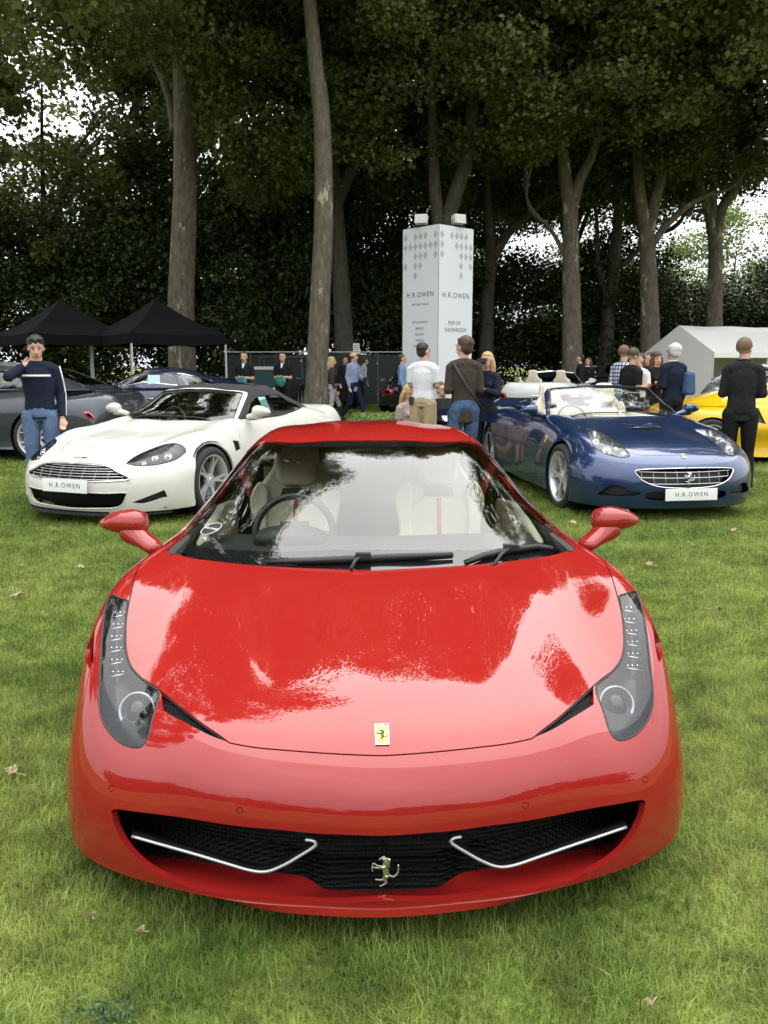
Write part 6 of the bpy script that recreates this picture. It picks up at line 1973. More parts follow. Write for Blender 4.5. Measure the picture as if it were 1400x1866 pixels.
def back_car(name, label, X, Y, rz, paint, rows, cab, top='hard', lamp=None, wr=.35, wheel_mat=None, rear='centre', sc=1.0, plate=True, extra=None, trim=None, glass=None, front_lamps=True, group=None, spokes=7, plate_txt=None):
    """the same builder with lamps given on the car itself; (X, Y) is the middle of the tail when rear='tail', of the nose otherwise"""
    L = rows.get('L', 4.7)
    if rear == 'tail':
        X += math.sin(R(rz)) * L * sc; Y -= math.cos(R(rz)) * L * sc
    lp = lamp or [(.62, .78), (.88, .76), (.90, .86), (.64, .88)]
    W = rows.get('W', .95); zn = rows.get('zn', .62)
    cfg = dict(X=X, Y=Y, rz=rz, paint=paint, top=top, wr=wr, rows=rows, cab=cab, grid=(36, 80), spokes=spokes,
        regions={'headlamp': ('front', [(W * .62, zn - .10), (W * .90, zn - .09), (W * .92, zn + .02), (W * .66, zn + .03)], (0, 1, 2, 3)),
                 'grille': ('front', [(0, .36), (W * .40, .36), (W * .44, .48), (W * .36, .56), (0, .57)], ())},
        centred=('grille',),
        lines={'door': ('side', [(cab['yc'] + .15, .88), (cab['yc'] + .08, .6), (cab['yc'] + .15, .28), (cab['yc'] + 1.15, .26), (cab['yc'] + 1.35, .5), (cab['yc'] + 1.33, .93)])},
        trim_mat=trim or M_CHROME, glass=glass or M_DARKGLASS, rear_glass_mat=M_DARKGLASS, interior=dict(trim=M_DARKTRIM), gapw=.008)
    if extra: cfg.update(extra)
    root, I = gt_car(name, label, cfg, group)
    root.scale = (sc,) * 3
    S, out = I['S'], I['out']
    if 'headlamp' in out: lamp_set(S, 'headlamp', I['headlamp'], M_LENS, root, out=out['headlamp'], bowl=M_LAMPTRIM)
    region_obj('grille_mesh', S, out['grille'], M_BLACK, root, offset=-.04)
    for sg in (1, -1):
        # tail lamp: a raised shell over the corner of the tail
        V = []; n = 7
        P = smooth_poly(lp, 3)
        c = np.mean(np.array(P), 0)
        V = []; F = []
        rings = (0, .5, .85, 1.0)
        for r_ in rings[1:]:
            for x, z in P:
                u, v = rear_uv(S, c[0] + (x - c[0]) * r_, c[1] + (z - c[1]) * r_)
                q = S.pos(u, v)[0] + S.normal(u, v)[0] * (.012 if r_ < 1 else -.003)
                V.append((q[0] * sg, q[1], q[2]))
        m_ = len(P)
        F = [(0 * m_ + i, 0 * m_ + (i + 1) % m_, m_ + (i + 1) % m_, m_ + i) for i in range(m_)] + [(m_ + i, m_ + (i + 1) % m_, 2 * m_ + (i + 1) % m_, 2 * m_ + i) for i in range(m_)] + [tuple(range(m_))]
        if sg < 0: F = [f[::-1] for f in F]
        mesh_obj('tail_lamp', V, F, M_TAIL, root, True)
        mirror_housing(root, paint, ((W - .14) * sg, cab['yc'] + .38, cab.get('zs', .93)), ((W + .05) * sg, cab['yc'] + .34, cab.get('zs', .93) + .07), (.20, .13, .13), sg)
        MB().tube([((W - .005) * sg, cab['yc'] + 1.12, .80), ((W + .012) * sg, cab['yc'] + 1.05, .80), ((W + .012) * sg, cab['yc'] + .93, .80), ((W - .005) * sg, cab['yc'] + .88, .80)], .012, 6).build('door_handle', M_CHROME, root, smooth=True)
        MB().lathe([(.045, 0), (.045, .10), (.038, .10), (.038, .0)], 14, axis='Y', c=(.55 * sg, L - .14, .27)).build('exhaust_pipe', M_CHROME, root)
    if plate: MB().box((0, L + .005, .55), (.52, .012, .115)).build('number_plate', mat('yellow_plate', (.7, .52, .05), .4), root)
    return root, I

P_GREY = mat_paint('dark_grey_paint', (.035, .040, .050), metal=.4, rough=.35)
P_NAVY = mat_paint('midnight_blue_paint', (.006, .010, .040), metal=.2, rough=.35)
P_DARK = mat_paint('black_grey_paint', (.015, .016, .016), rough=.35)
P_WHITE2 = mat_paint('white_paint', (.60, .60, .57), rough=.5)
P_SILVER = mat_paint('silver_grey_paint', (.20, .21, .23), metal=.6, rough=.35)
P_YELLOW = mat_paint('yellow_paint', (.62, .36, .008), rough=.5)

SALOON = dict(W=.98, L=5.4, yf=.90, yc=1.75, yr=4.15, zn=.85, zc=1.08, zcrest=1.02, zdeck=1.10, ztail=1.04, haunch=.0, zlow=.2)
back_car('grey_saloon', 'dark grey luxury saloon seen from its tail behind the man in jeans', -4.05, 14.3, -97, P_GREY, SALOON,
    dict(yc=1.75, zc=1.08, ytop=2.45, ztop=1.50, ypeak=3.0, zpeak=1.55, yback=4.0, zback=1.46, yend=4.9, zend=1.12, wb=.76, wt=.60, zs=1.08, wside=.86),
    rear='tail', wr=.385, lamp=[(.905,.68),(.93,.68),(.93,.78),(.91,.79)],
    extra=dict(side_glass=[(2.30,1.12),(2.62,1.36),(2.9,1.41),(3.5,1.41),(3.95,1.33),(4.25,1.14),(3.8,1.12)], side_split=[(3.2,1.0),(3.2,1.5)], cab_end=4.3))
back_car('blue_coupe', 'midnight blue coupe with a paper notice in its window beyond the white convertible', -7.55, 17.6, -80, P_NAVY,
    dict(W=.95, L=4.88, yf=.95, yc=1.75, yr=3.9, zn=.66, zc=.97, zcrest=.90, zdeck=1.02, ztail=1.0, haunch=.03),
    dict(yc=1.75, zc=.97, ytop=2.5, ztop=1.31, ypeak=2.9, zpeak=1.36, yback=3.6, zback=1.26, yend=4.5, zend=1.03, wb=.74, wt=.57, zs=.98, wside=.82), sc=1.06,
    extra=dict(side_glass=[(2.15,1.02),(2.45,1.19),(2.8,1.24),(3.3,1.235),(3.75,1.14),(3.85,1.04),(3.4,1.02)], side_split=[(3.22,.95),(3.12,1.3)]))
co = [o for o in bpy.data.objects if o.name.startswith('blue_coupe')][0]
MB().box((.73, 2.75, 1.13), (.004, .22, .20), Matrix.Rotation(R(-18), 3, 'Y')).build('window_notice', mat('pale_blue_card', (.45, .62, .66), .6), co)
MB().box((-.73, 2.75, 1.13), (.004, .22, .20), Matrix.Rotation(R(18), 3, 'Y')).build('window_notice', mat('pale_blue_card', (.45, .62, .66), .6), co)
SMALL = dict(W=.95, L=4.5, yf=.92, yc=1.6, yr=3.6, zn=.62, zc=.92, zcrest=.86, zdeck=.95, ztail=.93)
SMCAB = dict(yc=1.6, zc=.92, ytop=2.25, ztop=1.22, ypeak=2.6, zpeak=1.27, yback=3.2, zback=1.18, yend=4.1, zend=.97, wb=.74, wt=.54, zs=.93, wside=.80)
back_car('grey_coupe', 'dark grey coupe seen from behind at the foot of the flaky trunk', P_x(605, 29), 29.0, 188, P_DARK, SMALL, SMCAB, rear='tail', lamp=[(.42,.64),(.80,.64),(.84,.72),(.44,.74)])
back_car('black_coupe', 'black coupe with round red tail lamps parked left of the tower', P_x(748, 25.5), 25.5, 176, P_DARK, dict(SMALL, L=4.8), SMCAB, rear='tail', lamp=[(.52,.62),(.84,.62),(.86,.74),(.58,.80)])
back_car('white_open_convertible', 'white open convertible with red tail lamps beyond the blue one', P_x(968, 21.5), 21.5, 158, P_WHITE2, dict(W=.97, L=4.8, yf=.92, yc=1.65, yr=3.7, zn=.75, zc=1.0, zcrest=.94, zdeck=1.02, ztail=1.02),
    dict(yc=1.65, zc=1.0, ytop=2.3, ztop=1.34, ypeak=2.7, zpeak=1.38, yback=3.3, zback=1.28, yend=3.9, zend=1.05, wb=.74, wt=.58, zs=1.0, wside=.82), top='open', rear='tail', lamp=[(.66,.66),(.88,.66),(.90,.78),(.70,.80)],
    extra=dict(interior=dict(trim=M_CREAM, tub=M_CREAM), cab_end=3.4, frame_mat=M_CHROME))
back_car('silver_coupe', 'silver grey coupe with a red tail lamp in front of the white marquee', P_x(1345, 18.5), 18.5, 150, P_SILVER, dict(SALOON, L=5.2, zlow=.2), 
    dict(yc=1.75, zc=1.06, ytop=2.45, ztop=1.44, ypeak=2.9, zpeak=1.50, yback=3.6, zback=1.42, yend=4.8, zend=1.12, wb=.76, wt=.58, zs=1.06, wside=.85), rear='tail', lamp=[(.62,.66),(.90,.64),(.92,.80),(.68,.84)], wr=.38,
    extra=dict(side_glass=[(2.30,1.10),(2.62,1.30),(2.9,1.35),(3.3,1.35),(3.75,1.27),(3.95,1.12),(3.6,1.10)], cab_end=4.0))
back_car('black_estate', 'black car parked in the shade at the left end of the marquee', P_x(1118, 27), 27.0, 150, P_DARK, dict(SALOON, L=4.7, yr=3.6), 
    dict(yc=1.6, zc=1.05, ytop=2.3, ztop=1.50, ypeak=2.8, zpeak=1.58, yback=3.9, zback=1.52, yend=4.5, zend=1.12, wb=.76, wt=.62, zs=1.05, wside=.86), rear='tail', lamp=[(.74,.66),(.92,.66),(.93,.80),(.80,.84)], extra=dict(cab_end=3.9))

# the yellow car shares the red one's low wedge shape: built from the same kind of sections
def build_yellow():
    F = CarFrame(8.85, 13.9, R(86))
    root = empty('yellow_sports_car', F.loc, F.rz); tag(root, 'low yellow sports car behind the man in the quilted jacket', 'car')
    S = Sheet(HERO_ROWS, lam=2e-3); G = Sheet(HERO_GLASS, lam=2e-3)
    regs = []
    f = lambda pts: [F.side(S, y, z) for y, z in pts]
    regs.append(('side_intake', f([(3.02,.62),(3.10,.86),(3.55,.90),(3.42,.70)])))
    regs.append(('engine_vent', [F.top(S, x, y) for x, y in [(.52,3.55),(.74,3.5),(.76,4.0),(.58,4.05)]]))
    regs.append(('front_intake', [F.front(S, x, z) for x, z in [(.25,.22),(.66,.22),(.74,.36),(.30,.33)]]))
    regs.append(('headlamp', [F.top(S, x, y) for x, y in [(.62,.38),(.78,.50),(.86,.90),(.76,.80)]]))
    regs += [('arch', arch_poly(F, S, 1.16, .33, .37)), ('arch', arch_poly(F, S, 3.80, .34, .38))]
    c0 = [F.top(S, x, y) for x, y in [(0,1.23),(.4,1.25),(.7,1.38),(.765,1.6),(.765,2.7),(.70,3.0),(0,3.05)]]; c0[0] = (0, c0[0][1]); c0[-1] = (0, c0[-1][1])
    regs.append(('cabin', c0))
    gl = [('gap', strip_poly(S, smooth_poly(f([(1.50,.80),(1.47,.6),(1.52,.4),(1.62,.24),(2.5,.22),(2.80,.40),(2.85,.60),(2.72,.80)]), 3, closed=False), .008))]
    out = cut_sheet(S, regs, gl, grid=(40, 90))
    region_obj('body', S, out['body'], P_YELLOW, root, rim=.02); region_obj('panel_gap', S, out['gap'], M_BLACK, root, offset=-.008)
    for s_ in ('right', 'left'):
        for nm in ('side_intake', 'engine_vent', 'front_intake'): region_obj(nm, S, out[nm], M_BLACK, root, side=s_, offset=-.04)
        region_obj('headlamp', S, out['headlamp'], M_LAMPTRIM, root, side=s_)
    uu = G.u; scr = [(0, .01), (uu[3] - .03, .012), (uu[3] - .03, G.v[3] - .02), (0, G.v[3] - .01)]
    sw = smooth_poly([F.side(G, y, z) for y, z in [(1.75,.85),(2.1,.98),(2.4,1.05),(2.75,1.02),(2.85,.90),(2.3,.87)]], 3)
    go = cut_sheet(G, [('windscreen', scr), ('side_window', sw)], grid=(30, 60))
    region_obj('roof', G, go['body'], P_YELLOW, root, rim=.02); region_obj('windscreen', G, go['windscreen'], M_DARKGLASS, root)
    for s_ in ('right', 'left'): region_obj('side_window', G, go['side_window'], M_DARKGLASS, root, side=s_)
    interior(root, dict(yc=1.2, zc=.76, trim=M_DARKTRIM, W=.93))
    for yy, rr in ((1.16, .335), (3.80, .345)):
        for sg in (1, -1):
            make_wheel(root, rr, .25, .255, 5, (.835 * sg, yy, rr), sg, M_ALLOY)
            MB().lathe([(.38, .93 * sg), (.38, .60 * sg), (.0001, .60 * sg)], 24, axis='X', c=(0, yy, .33)).build('wheel_well', M_BLACK, root)
    MB().add([(-.9,.35,.16),(.9,.35,.16),(.9,4.2,.2),(-.9,4.2,.2)], [(3,2,1,0)]).build('underfloor', M_BLACK, root)
    for sg in (1, -1):
        mirror_housing(root, P_YELLOW, (.80 * sg, 1.47, .80), (.98 * sg, 1.45, .90), (.19, .13, .12), sg)
        MB().box((.62 * sg, 4.50, .72), (.34, .06, .09)).build('tail_lamp', M_TAIL, root)
    return root
build_yellow()
# ------------------------------------------------------------------ people
def cloth(name, col, rough=.85, n=.12, sc=14, bump=.3, check=None):
    m, nt, b = new_mat(name)
    tc = nt.nodes.new('ShaderNodeTexCoord')
    nz = nt.nodes.new('ShaderNodeTexNoise'); nz.inputs['Scale'].default_value = sc; nz.inputs['Detail'].default_value = 4; nz.inputs['Distortion'].default_value = .8
    nt.links.new(tc.outputs['Object'], nz.inputs['Vector'])
    r = nt.nodes.new('ShaderNodeValToRGB'); r.color_ramp.elements[0].position = .35; r.color_ramp.elements[1].position = .65
    r.color_ramp.elements[0].color = (*[c * (1 - n) for c in col], 1); r.color_ramp.elements[1].color = (*[min(1, c * (1 + n)) for c in col], 1)
    nt.links.new(nz.outputs['Fac'], r.inputs[0])
    last = r.outputs[0]
    if check:
        for axis in (0, 2):
            mp = nt.nodes.new('ShaderNodeMapping'); nt.links.new(tc.outputs['Object'], mp.inputs[0])
            w = nt.nodes.new('ShaderNodeTexWave'); w.inputs['Scale'].default_value = 5.5; w.bands_direction = 'X' if axis == 0 else 'Z'
            nt.links.new(mp.outputs[0], w.inputs['Vector'])
            rr = nt.nodes.new('ShaderNodeValToRGB'); rr.color_ramp.elements[0].position = .6; rr.color_ramp.elements[1].position = .7
            rr.color_ramp.elements[0].color = (1, 1, 1, 1); rr.color_ramp.elements[1].color = (*check, 1)
            nt.links.new(w.outputs['Fac'], rr.inputs[0])
            mx = nt.nodes.new('ShaderNodeMixRGB'); mx.blend_type = 'MULTIPLY'; mx.inputs[0].default_value = 1
            nt.links.new(last, mx.inputs[1]); nt.links.new(rr.outputs[0], mx.inputs[2]); last = mx.outputs[0]
    nt.links.new(last, b.inputs['Base Color']); b.inputs['Roughness'].default_value = rough; b.inputs['Specular IOR Level'].default_value = .2
    bp = nt.nodes.new('ShaderNodeBump'); bp.inputs['Distance'].default_value = .03; bp.inputs['Strength'].default_value = bump
    nt.links.new(nz.outputs['Fac'], bp.inputs['Height']); nt.links.new(bp.outputs[0], b.inputs['Normal'])
    return m
M_SKIN = mat('skin', (.50, .29, .20), rough=.5, noise_amt=.08, noise_scale=30)
M_HAIR = {'black': mat('black_hair', (.012, .010, .009), .5, bump=.6, bump_scale=120), 'brown': mat('brown_hair', (.05, .028, .016), .5, bump=.6, bump_scale=120),
          'blonde': mat('blonde_hair', (.42, .28, .12), .5, noise_amt=.3, noise_scale=40, bump=.6, bump_scale=120), 'white': mat('white_hair', (.55, .54, .52), .6, bump=.6, bump_scale=120),
          'ginger': mat('short_sandy_hair', (.13, .075, .04), .7, bump=.4, bump_scale=150)}
M_EYE = mat('dark_eye', (.02, .015, .012), .3); M_LIP = mat('lips', (.35, .12, .10), .5)
M_SHOE = mat('black_shoe', (.015, .014, .013), .4)
C_NAVY = cloth('navy_cloth', (.007, .011, .024)); C_BLACK = cloth('black_cloth', (.008, .008, .009)); C_JEANS = cloth('blue_jeans', (.085, .13, .22), n=.2, sc=9)
C_DJEANS = cloth('dark_jeans', (.05, .09, .16), n=.3, sc=9); C_WHITE = cloth('white_cloth', (.62, .62, .63), n=.04); C_KHAKI = cloth('beige_cloth', (.36, .27, .16))
C_BROWN = cloth('dark_brown_cloth', (.045, .035, .026)); C_GREY = cloth('pale_grey_cloth', (.33, .33, .34)); C_BLAZER = cloth('grey_blue_cloth', (.20, .25, .36))
C_PINK = cloth('dusty_pink_cloth', (.33, .25, .22)); C_CHECK = cloth('checked_cloth', (.55, .56, .60), check=(.25, .28, .38)); C_TEAL = cloth('teal_cloth', (.03, .20, .17))
C_MAROON = mat('maroon_leather', (.09, .015, .015), .4); C_QUILT = cloth('quilted_black_cloth', (.014, .014, .015), sc=20, bump=.4); C_SHIRTBLUE = cloth('blue_shirt_cloth', (.16, .24, .42))
C_STRIPE = mat('white_stripe', (.6, .6, .62), .8)

def person(label, X, Y, face, H=1.76, top=C_BLACK, legs=C_BLACK, hair='brown', hairstyle='short', pose='stand', armL=None, armR=None, sleeve='long',
           bottom='trousers', female=False, coat_len=0.0, head_yaw=0.0, head_pitch=0.0, vox=.012, group=None, z0=0.0, lean=0.0, build=1.0, boots=False, collar=None, shoes=M_SHOE):
    """face: degrees, 0 looks at the camera (-y), +90 looks to +x. arms: (elbow, wrist) offsets from the shoulder in local x (own left +), y (back +), z"""
    k = H / 1.76
    root = empty('person', (X, Y, z0), R(face)); root.scale = (k, k, k); tag(root, label, 'person', group)
    B = build * (.86 if female else .93)
    sw = .172 * B; hw = .095
    if pose == 'sit':
        pel = Vector((0, .02, .42)); hips = [Vector((s * hw, .02, .42)) for s in (1, -1)]
        knees = [Vector((s * .14, -.42, .50)) for s in (1, -1)]; ank = [Vector((s * .13, -.52, .09)) for s in (1, -1)]
        up = Vector((0, .06, 0)); dz = -.53
    elif pose == 'ground':
        pel = Vector((0, .0, .14)); hips = [Vector((s * hw, .0, .14)) for s in (1, -1)]
        knees = [Vector((s * .22, -.34, .30)) for s in (1, -1)]; ank = [Vector((s * .12, -.55, .08)) for s in (1, -1)]
        dz = -.81
    else:
        pel = Vector((0, 0, .95)); hips = [Vector((s * hw, 0, .92)) for s in (1, -1)]
        if pose == 'walk':
            knees = [Vector((.09, -.20, .52)), Vector((-.09, .04, .50))]; ank = [Vector((.09, -.30, .10)), Vector((-.09, .34, .17))]
        else:
            knees = [Vector((s * .105, -.015, .50)) for s in (1, -1)]; ank = [Vector((s * .125, .02, .09)) for s in (1, -1)]
        dz = 0
    L = lambda z, y=0: Vector((0, y - lean * (z - .95), z + dz))
    waist, chest, shz, neck = L(1.12), L(1.32), L(1.43, .01), L(1.50, .0)
    sh = [Vector((s * sw, shz.y, shz.z)) for s in (1, -1)]
    dfl = (Vector((.03, .03, -.27)), Vector((.035, -.05, -.52))); dfr = (Vector((-.03, .03, -.27)), Vector((-.035, -.05, -.52)))
    arms = [armL or dfl, armR or dfr]
    el = [sh[i] + Vector(arms[i][0]) for i in (0, 1)]; wr = [sh[i] + Vector(arms[i][1]) for i in (0, 1)]
    # ---- body: one continuous surface
    mb = MB()
    hc = L(1.645, -.015)
    hr = Matrix.Rotation(R(head_yaw), 3, 'Z') @ Matrix.Rotation(R(head_pitch), 3, 'X')
    hp = lambda v: hc + hr @ Vector(v)
    mb.tube([pel, waist, chest], [.12 * B, .105 * B, .125 * B], 12, flat=.70)
    mb.tube([sh[0], shz + Vector((0, 0, .02)), sh[1]], [.045, .07, .045], 10)
    mb.tube([L(1.42), neck, L(1.58, -.005)], [.062, .055, .055], 10)
    mb.ico(hp((0, .012, .030)), .098, 2, (.82, 1.0, 1.0), rot=hr); mb.ico(hp((0, -.022, -.035)), .075, 2, (.80, .95, 1.08), rot=hr)
    mb.ico(hp((0, -.030, -.085)), .038, 1, (1, 1, .8), rot=hr)
    mb.tube([hp((0, -.092, .012)), hp((0, -.116, -.030)), hp((0, -.095, -.036))], [.010, .016, .012], 6)
    for s in (1, -1): mb.ico(hp((s * .080, .012, -.012)), .024, 1, (.35, .8, 1.15), rot=hr)
    for i, s in enumerate((1, -1)):
        mb.tube([sh[i], lerp(sh[i], el[i], .45), el[i]], [.044, .043, .037], 10)
        mb.tube([el[i], lerp(el[i], wr[i], .4), wr[i]], [.037, .036, .026], 10)
        d = (wr[i] - el[i]).normalized(); side = d.cross(Vector((0, 1, .2))).normalized(); nn = d.cross(side)
        palm = wr[i] + d * .05
        mb.tube([wr[i], palm, wr[i] + d * .085], [.026, .036, .034], 8, flat=.55)
        for j in range(4):
            o = side * (.028 - .0185 * j); ln = (.07, .08, .075, .058)[j]
            p0 = wr[i] + d * .078 + o
            mb.tube([p0, p0 + d * ln * .5 + nn * .008, p0 + d * ln * .85 + nn * .028], [.0095, .009, .0075], 6)
        th = side * (.035 if s > 0 else .035)
        mb.tube([wr[i] + d * .02 + th * .6, wr[i] + d * .06 + th * 1.3, wr[i] + d * .09 + th * 1.25 + nn * .015], [.014, .011, .009], 6)
        mb.tube([hips[i], lerp(hips[i], knees[i], .5), knees[i]], [.085, .070, .052], 10)
        mb.tube([knees[i], lerp(knees[i], ank[i], .35), ank[i]], [.052, .052, .036], 10)
        mb.tube([ank[i], ank[i] + Vector((0, -.06, -.055)), ank[i] + Vector((0, -.15, -.065))], [.036, .036, .028], 8)
    soft('body', mb, M_SKIN, root, vox * .8, 2)
    # ---- face
    for s in (1, -1):
        MB().ico(hp((s * .032, -.088, .012)), .011, 1, (1.2, .6, .7), rot=hr).build('eye', M_EYE, root, smooth=True)
        MB().tube([hp((s * .050, -.083, .032)), hp((s * .030, -.096, .038)), hp((s * .014, -.098, .032))], .0045, 5).build('eyebrow', M_HAIR['black' if hair == 'black' else 'brown'], root, smooth=True)
    MB().tube([hp((-.022, -.090, -.062)), hp((0, -.100, -.060)), hp((.022, -.090, -.062))], .006, 6).build('mouth', M_LIP, root, smooth=True)
    # ---- hair
    hm = MB(); HM = M_HAIR.get(hair)
    if hairstyle in ('short', 'long', 'curly', 'thick'):
        t = {'short': 0, 'thick': .010, 'long': .006, 'curly': .014}[hairstyle]
        hm.ico(hp((0, .030, .054)), .100 + t, 2, (.84, .98, .86), rot=hr, jitter=.12); hm.ico(hp((0, .055, .00)), .078 + t, 2, (.98, .75, 1.0), rot=hr)
        hm.ico(hp((.01, -.040, .092)), .036 + t, 1, (1.4, .9, .5), rot=hr, jitter=.3)
        if hairstyle in ('long', 'curly'):
            for s in (1, -1):
                hm.tube([hp((s * .07, .01, .04)), hp((s * .088, .02, -.06)), hp((s * .085, .03, -.17)), hp((s * .07, .02, -.24))], [.04, .045, .042 if hairstyle == 'long' else .055, .02], 8)
            hm.tube([hp((0, .07, .03)), hp((0, .09, -.08)), hp((0, .085, -.20)), hp((0, .07, -.27))], [.075, .085, .08, .035], 10, flat=.8)
        soft('hair', hm, HM, root, vox, 1)
    elif hairstyle == 'cropped':
        hm.ico(hp((0, .018, .036)), .101, 3, (.83, 1.0, .98), rot=hr)
        hm.v = [v for v in hm.v]; o = hm.build('hair', HM, root, smooth=True)
        bm = bmesh.new(); bm.from_mesh(o.data)
        inv = hr.inverted()
        dele = [v for v in bm.verts if (inv @ (v.co - hc)).z < -.02 + .0 or ((inv @ (v.co - hc)).y < -.045 and (inv @ (v.co - hc)).z < .085)]
        bmesh.ops.delete(bm, geom=dele, context='VERTS'); bm.to_mesh(o.data); bm.free()
    elif hairstyle == 'ring':
        for a in np.linspace(-2.0, 2.0, 9):
            hm.ico(hp((math.sin(a) * .078, .018 + math.cos(a) * .078, .0)), .024, 1, (1, 1, 1.5), rot=hr)
        soft('hair', hm, HM, root, vox, 1)
    # ---- top
    t = MB(); e = .016
    hem = .90 - coat_len
    hemp = L(hem); wz = L(hem + .12)
    if pose in ('sit', 'ground'): hemp = pel + Vector((0, 0, .0)); wz = pel + Vector((0, 0, .12))
    t.tube([hemp, wz, waist, L(1.26), chest + Vector((0, 0, .05)), L(1.43, .005), L(1.47, .005)], [(.168 if not female else .165) * B, .165 * B, (.152 if not female else .128) * B, .172 * B, .172 * B, .140 * B, .09 * B], 18, flat=.70)
    t.tube([sh[0] + Vector((-.01, 0, 0)), shz + Vector((0, 0, .025)), sh[1] + Vector((.01, 0, 0))], [.068, .088, .068], 12, flat=.95)
    if female: t.ico(chest + Vector((.06, -.085, -.01)), .06, 1); t.ico(chest + Vector((-.06, -.085, -.01)), .06, 1)
    for i in (0, 1):
        if sleeve == 'long':
            t.tube([sh[i], lerp(sh[i], el[i], .5), el[i]], [.061, .055, .049], 10); t.tube([el[i], lerp(el[i], wr[i], .5), lerp(el[i], wr[i], .96)], [.055, .049, .040], 10)
        elif sleeve == 'none': pass
        else: t.tube([sh[i], lerp(sh[i], el[i], .4), lerp(sh[i], el[i], .78)], [.072, .066, .064], 10)
    t.tube([L(1.46), L(1.515, .004)], [.075, .064], 10)
    for i, q in enumerate((1, -1)):
        t.ico(sh[i] + Vector((-q * .012, 0, -.008)), .064, 2)
        if sleeve == 'long': t.ico(el[i], .057, 2)
    t.ico(L(1.36, .0), .175 * B, 2, (1.0, .66, .75))
    soft('top', t, top, root, vox, 3)
    if collar: MB().tube([L(1.50, -.02) + Vector((.066 * math.cos(a), .066 * math.sin(a), .015 + .012 * math.sin(a))) for a in np.linspace(0, 6.283, 17)], .013, 6, cap=False).build('collar', collar, root, smooth=True)
    # ---- legs
    b = MB()
    for i in (0, 1): b.ico(hips[i], .107, 2); b.ico(knees[i], .070, 2)
    b.tube([pel + Vector((0, 0, .10)), pel + Vector((0, 0, 0)), pel + Vector((0, 0, -.07))], [.150 * B, .172 * B, .140 * B], 14, flat=.74)
    for i in (0, 1):
        thin = .9 if female else 1.0
        if bottom == 'shorts':
            b.tube([hips[i], lerp(hips[i], knees[i], .5), lerp(hips[i], knees[i], .93)], [.105, .100, .095], 12)
        else:
            b.tube([hips[i], lerp(hips[i], knees[i], .5), knees[i]], [.104 * thin, .088 * thin, .068 * thin], 12)
            b.tube([knees[i], lerp(knees[i], ank[i], .4), lerp(knees[i], ank[i], .97)], [.068 * thin, .066 * thin, .056 * thin], 12)
    soft('shorts' if bottom == 'shorts' else 'trousers', b, legs, root, vox, 3)
    for i in (0, 1):
        s_ = MB(); a = ank[i]
        if boots: s_.tube([lerp(knees[i], a, .15), lerp(knees[i], a, .5), a], [.068, .064, .050], 10)
        s_.tube([a + Vector((0, .035, -.045)), a + Vector((0, -.03, -.05)), a + Vector((0, -.12, -.062)), a + Vector((0, -.19, -.068))], [.042, .048, .043, .028], 8)
        soft('boot' if boots else 'shoe', s_, shoes, root, vox, 1)
    root['_sh'] = 0
    del root['_sh']
    return root, dict(sh=sh, el=el, wr=wr, hp=hp, L=L, k=k, hr=hr, pel=pel)

def P_(px, Y): return ground_y(px, Y, 1.6).x
V3 = lambda *a: Vector(a)
FOLD_L = (V3(.035, -.02, -.27), V3(-.10, -.20, -.18)); FOLD_R = (V3(-.035, -.02, -.27), V3(.12, -.22, -.20))
FRONT_L = (V3(.035, .02, -.27), V3(-.10, -.22, -.24)); FRONT_R = (V3(-.035, .02, -.27), V3(.10, -.22, -.24))
CAM_L = (V3(.05, -.10, -.24), V3(-.12, -.24, .04)); CAM_R = (V3(-.05, -.10, -.24), V3(.12, -.24, .04))

# man at the far left, hand on his neck
r, j = person('man in navy jacket with white stripes and jeans rubbing his neck beside the dark saloon', P_(67, 9.6), 9.6, 14, 1.80, C_NAVY, C_JEANS, 'black', 'thick',
              armR=(V3(-.10, -.20, -.08), V3(.035, -.06, .03)), armL=(V3(.05, .03, -.27), V3(.06, -.06, -.52)), vox=.010, head_yaw=8, head_pitch=12, build=1.03)
s = MB(); hp = j['hp']
for q in (1, -1): s.ico(hp((q * .034, -.092, .112)), .027, 2, (1.1, .3, .55), rot=j['hr'])
s.tube([hp((-.02, -.105, .112)), hp((.02, -.105, .112))], .004, 5); s.tube([hp((.062, -.07, .10)), hp((.09, .03, .07))], .003, 5); s.tube([hp((-.062, -.07, .10)), hp((-.09, .03, .07))], .003, 5)
s.build('sunglasses', M_GLOSSBLACK, r, smooth=True)
s = MB(); L = j['L']
s.tube([L(1.36, -.135) + V3(-.14, .02, 0), L(1.36, -.150), L(1.36, -.135) + V3(.14, .02, 0)], .009, 6, flat=1.4)
a, b_, c = j['sh'][0], j['el'][0], j['wr'][0]
s.tube([a + V3(.06, -.02, .03), lerp(a, b_, .5) + V3(.062, -.01, 0), b_ + V3(.052, -.01, 0), lerp(b_, c, .9) + V3(.042, -.005, 0)], .008, 6)
pass
s.build('jacket_stripe', C_STRIPE, r, smooth=True)

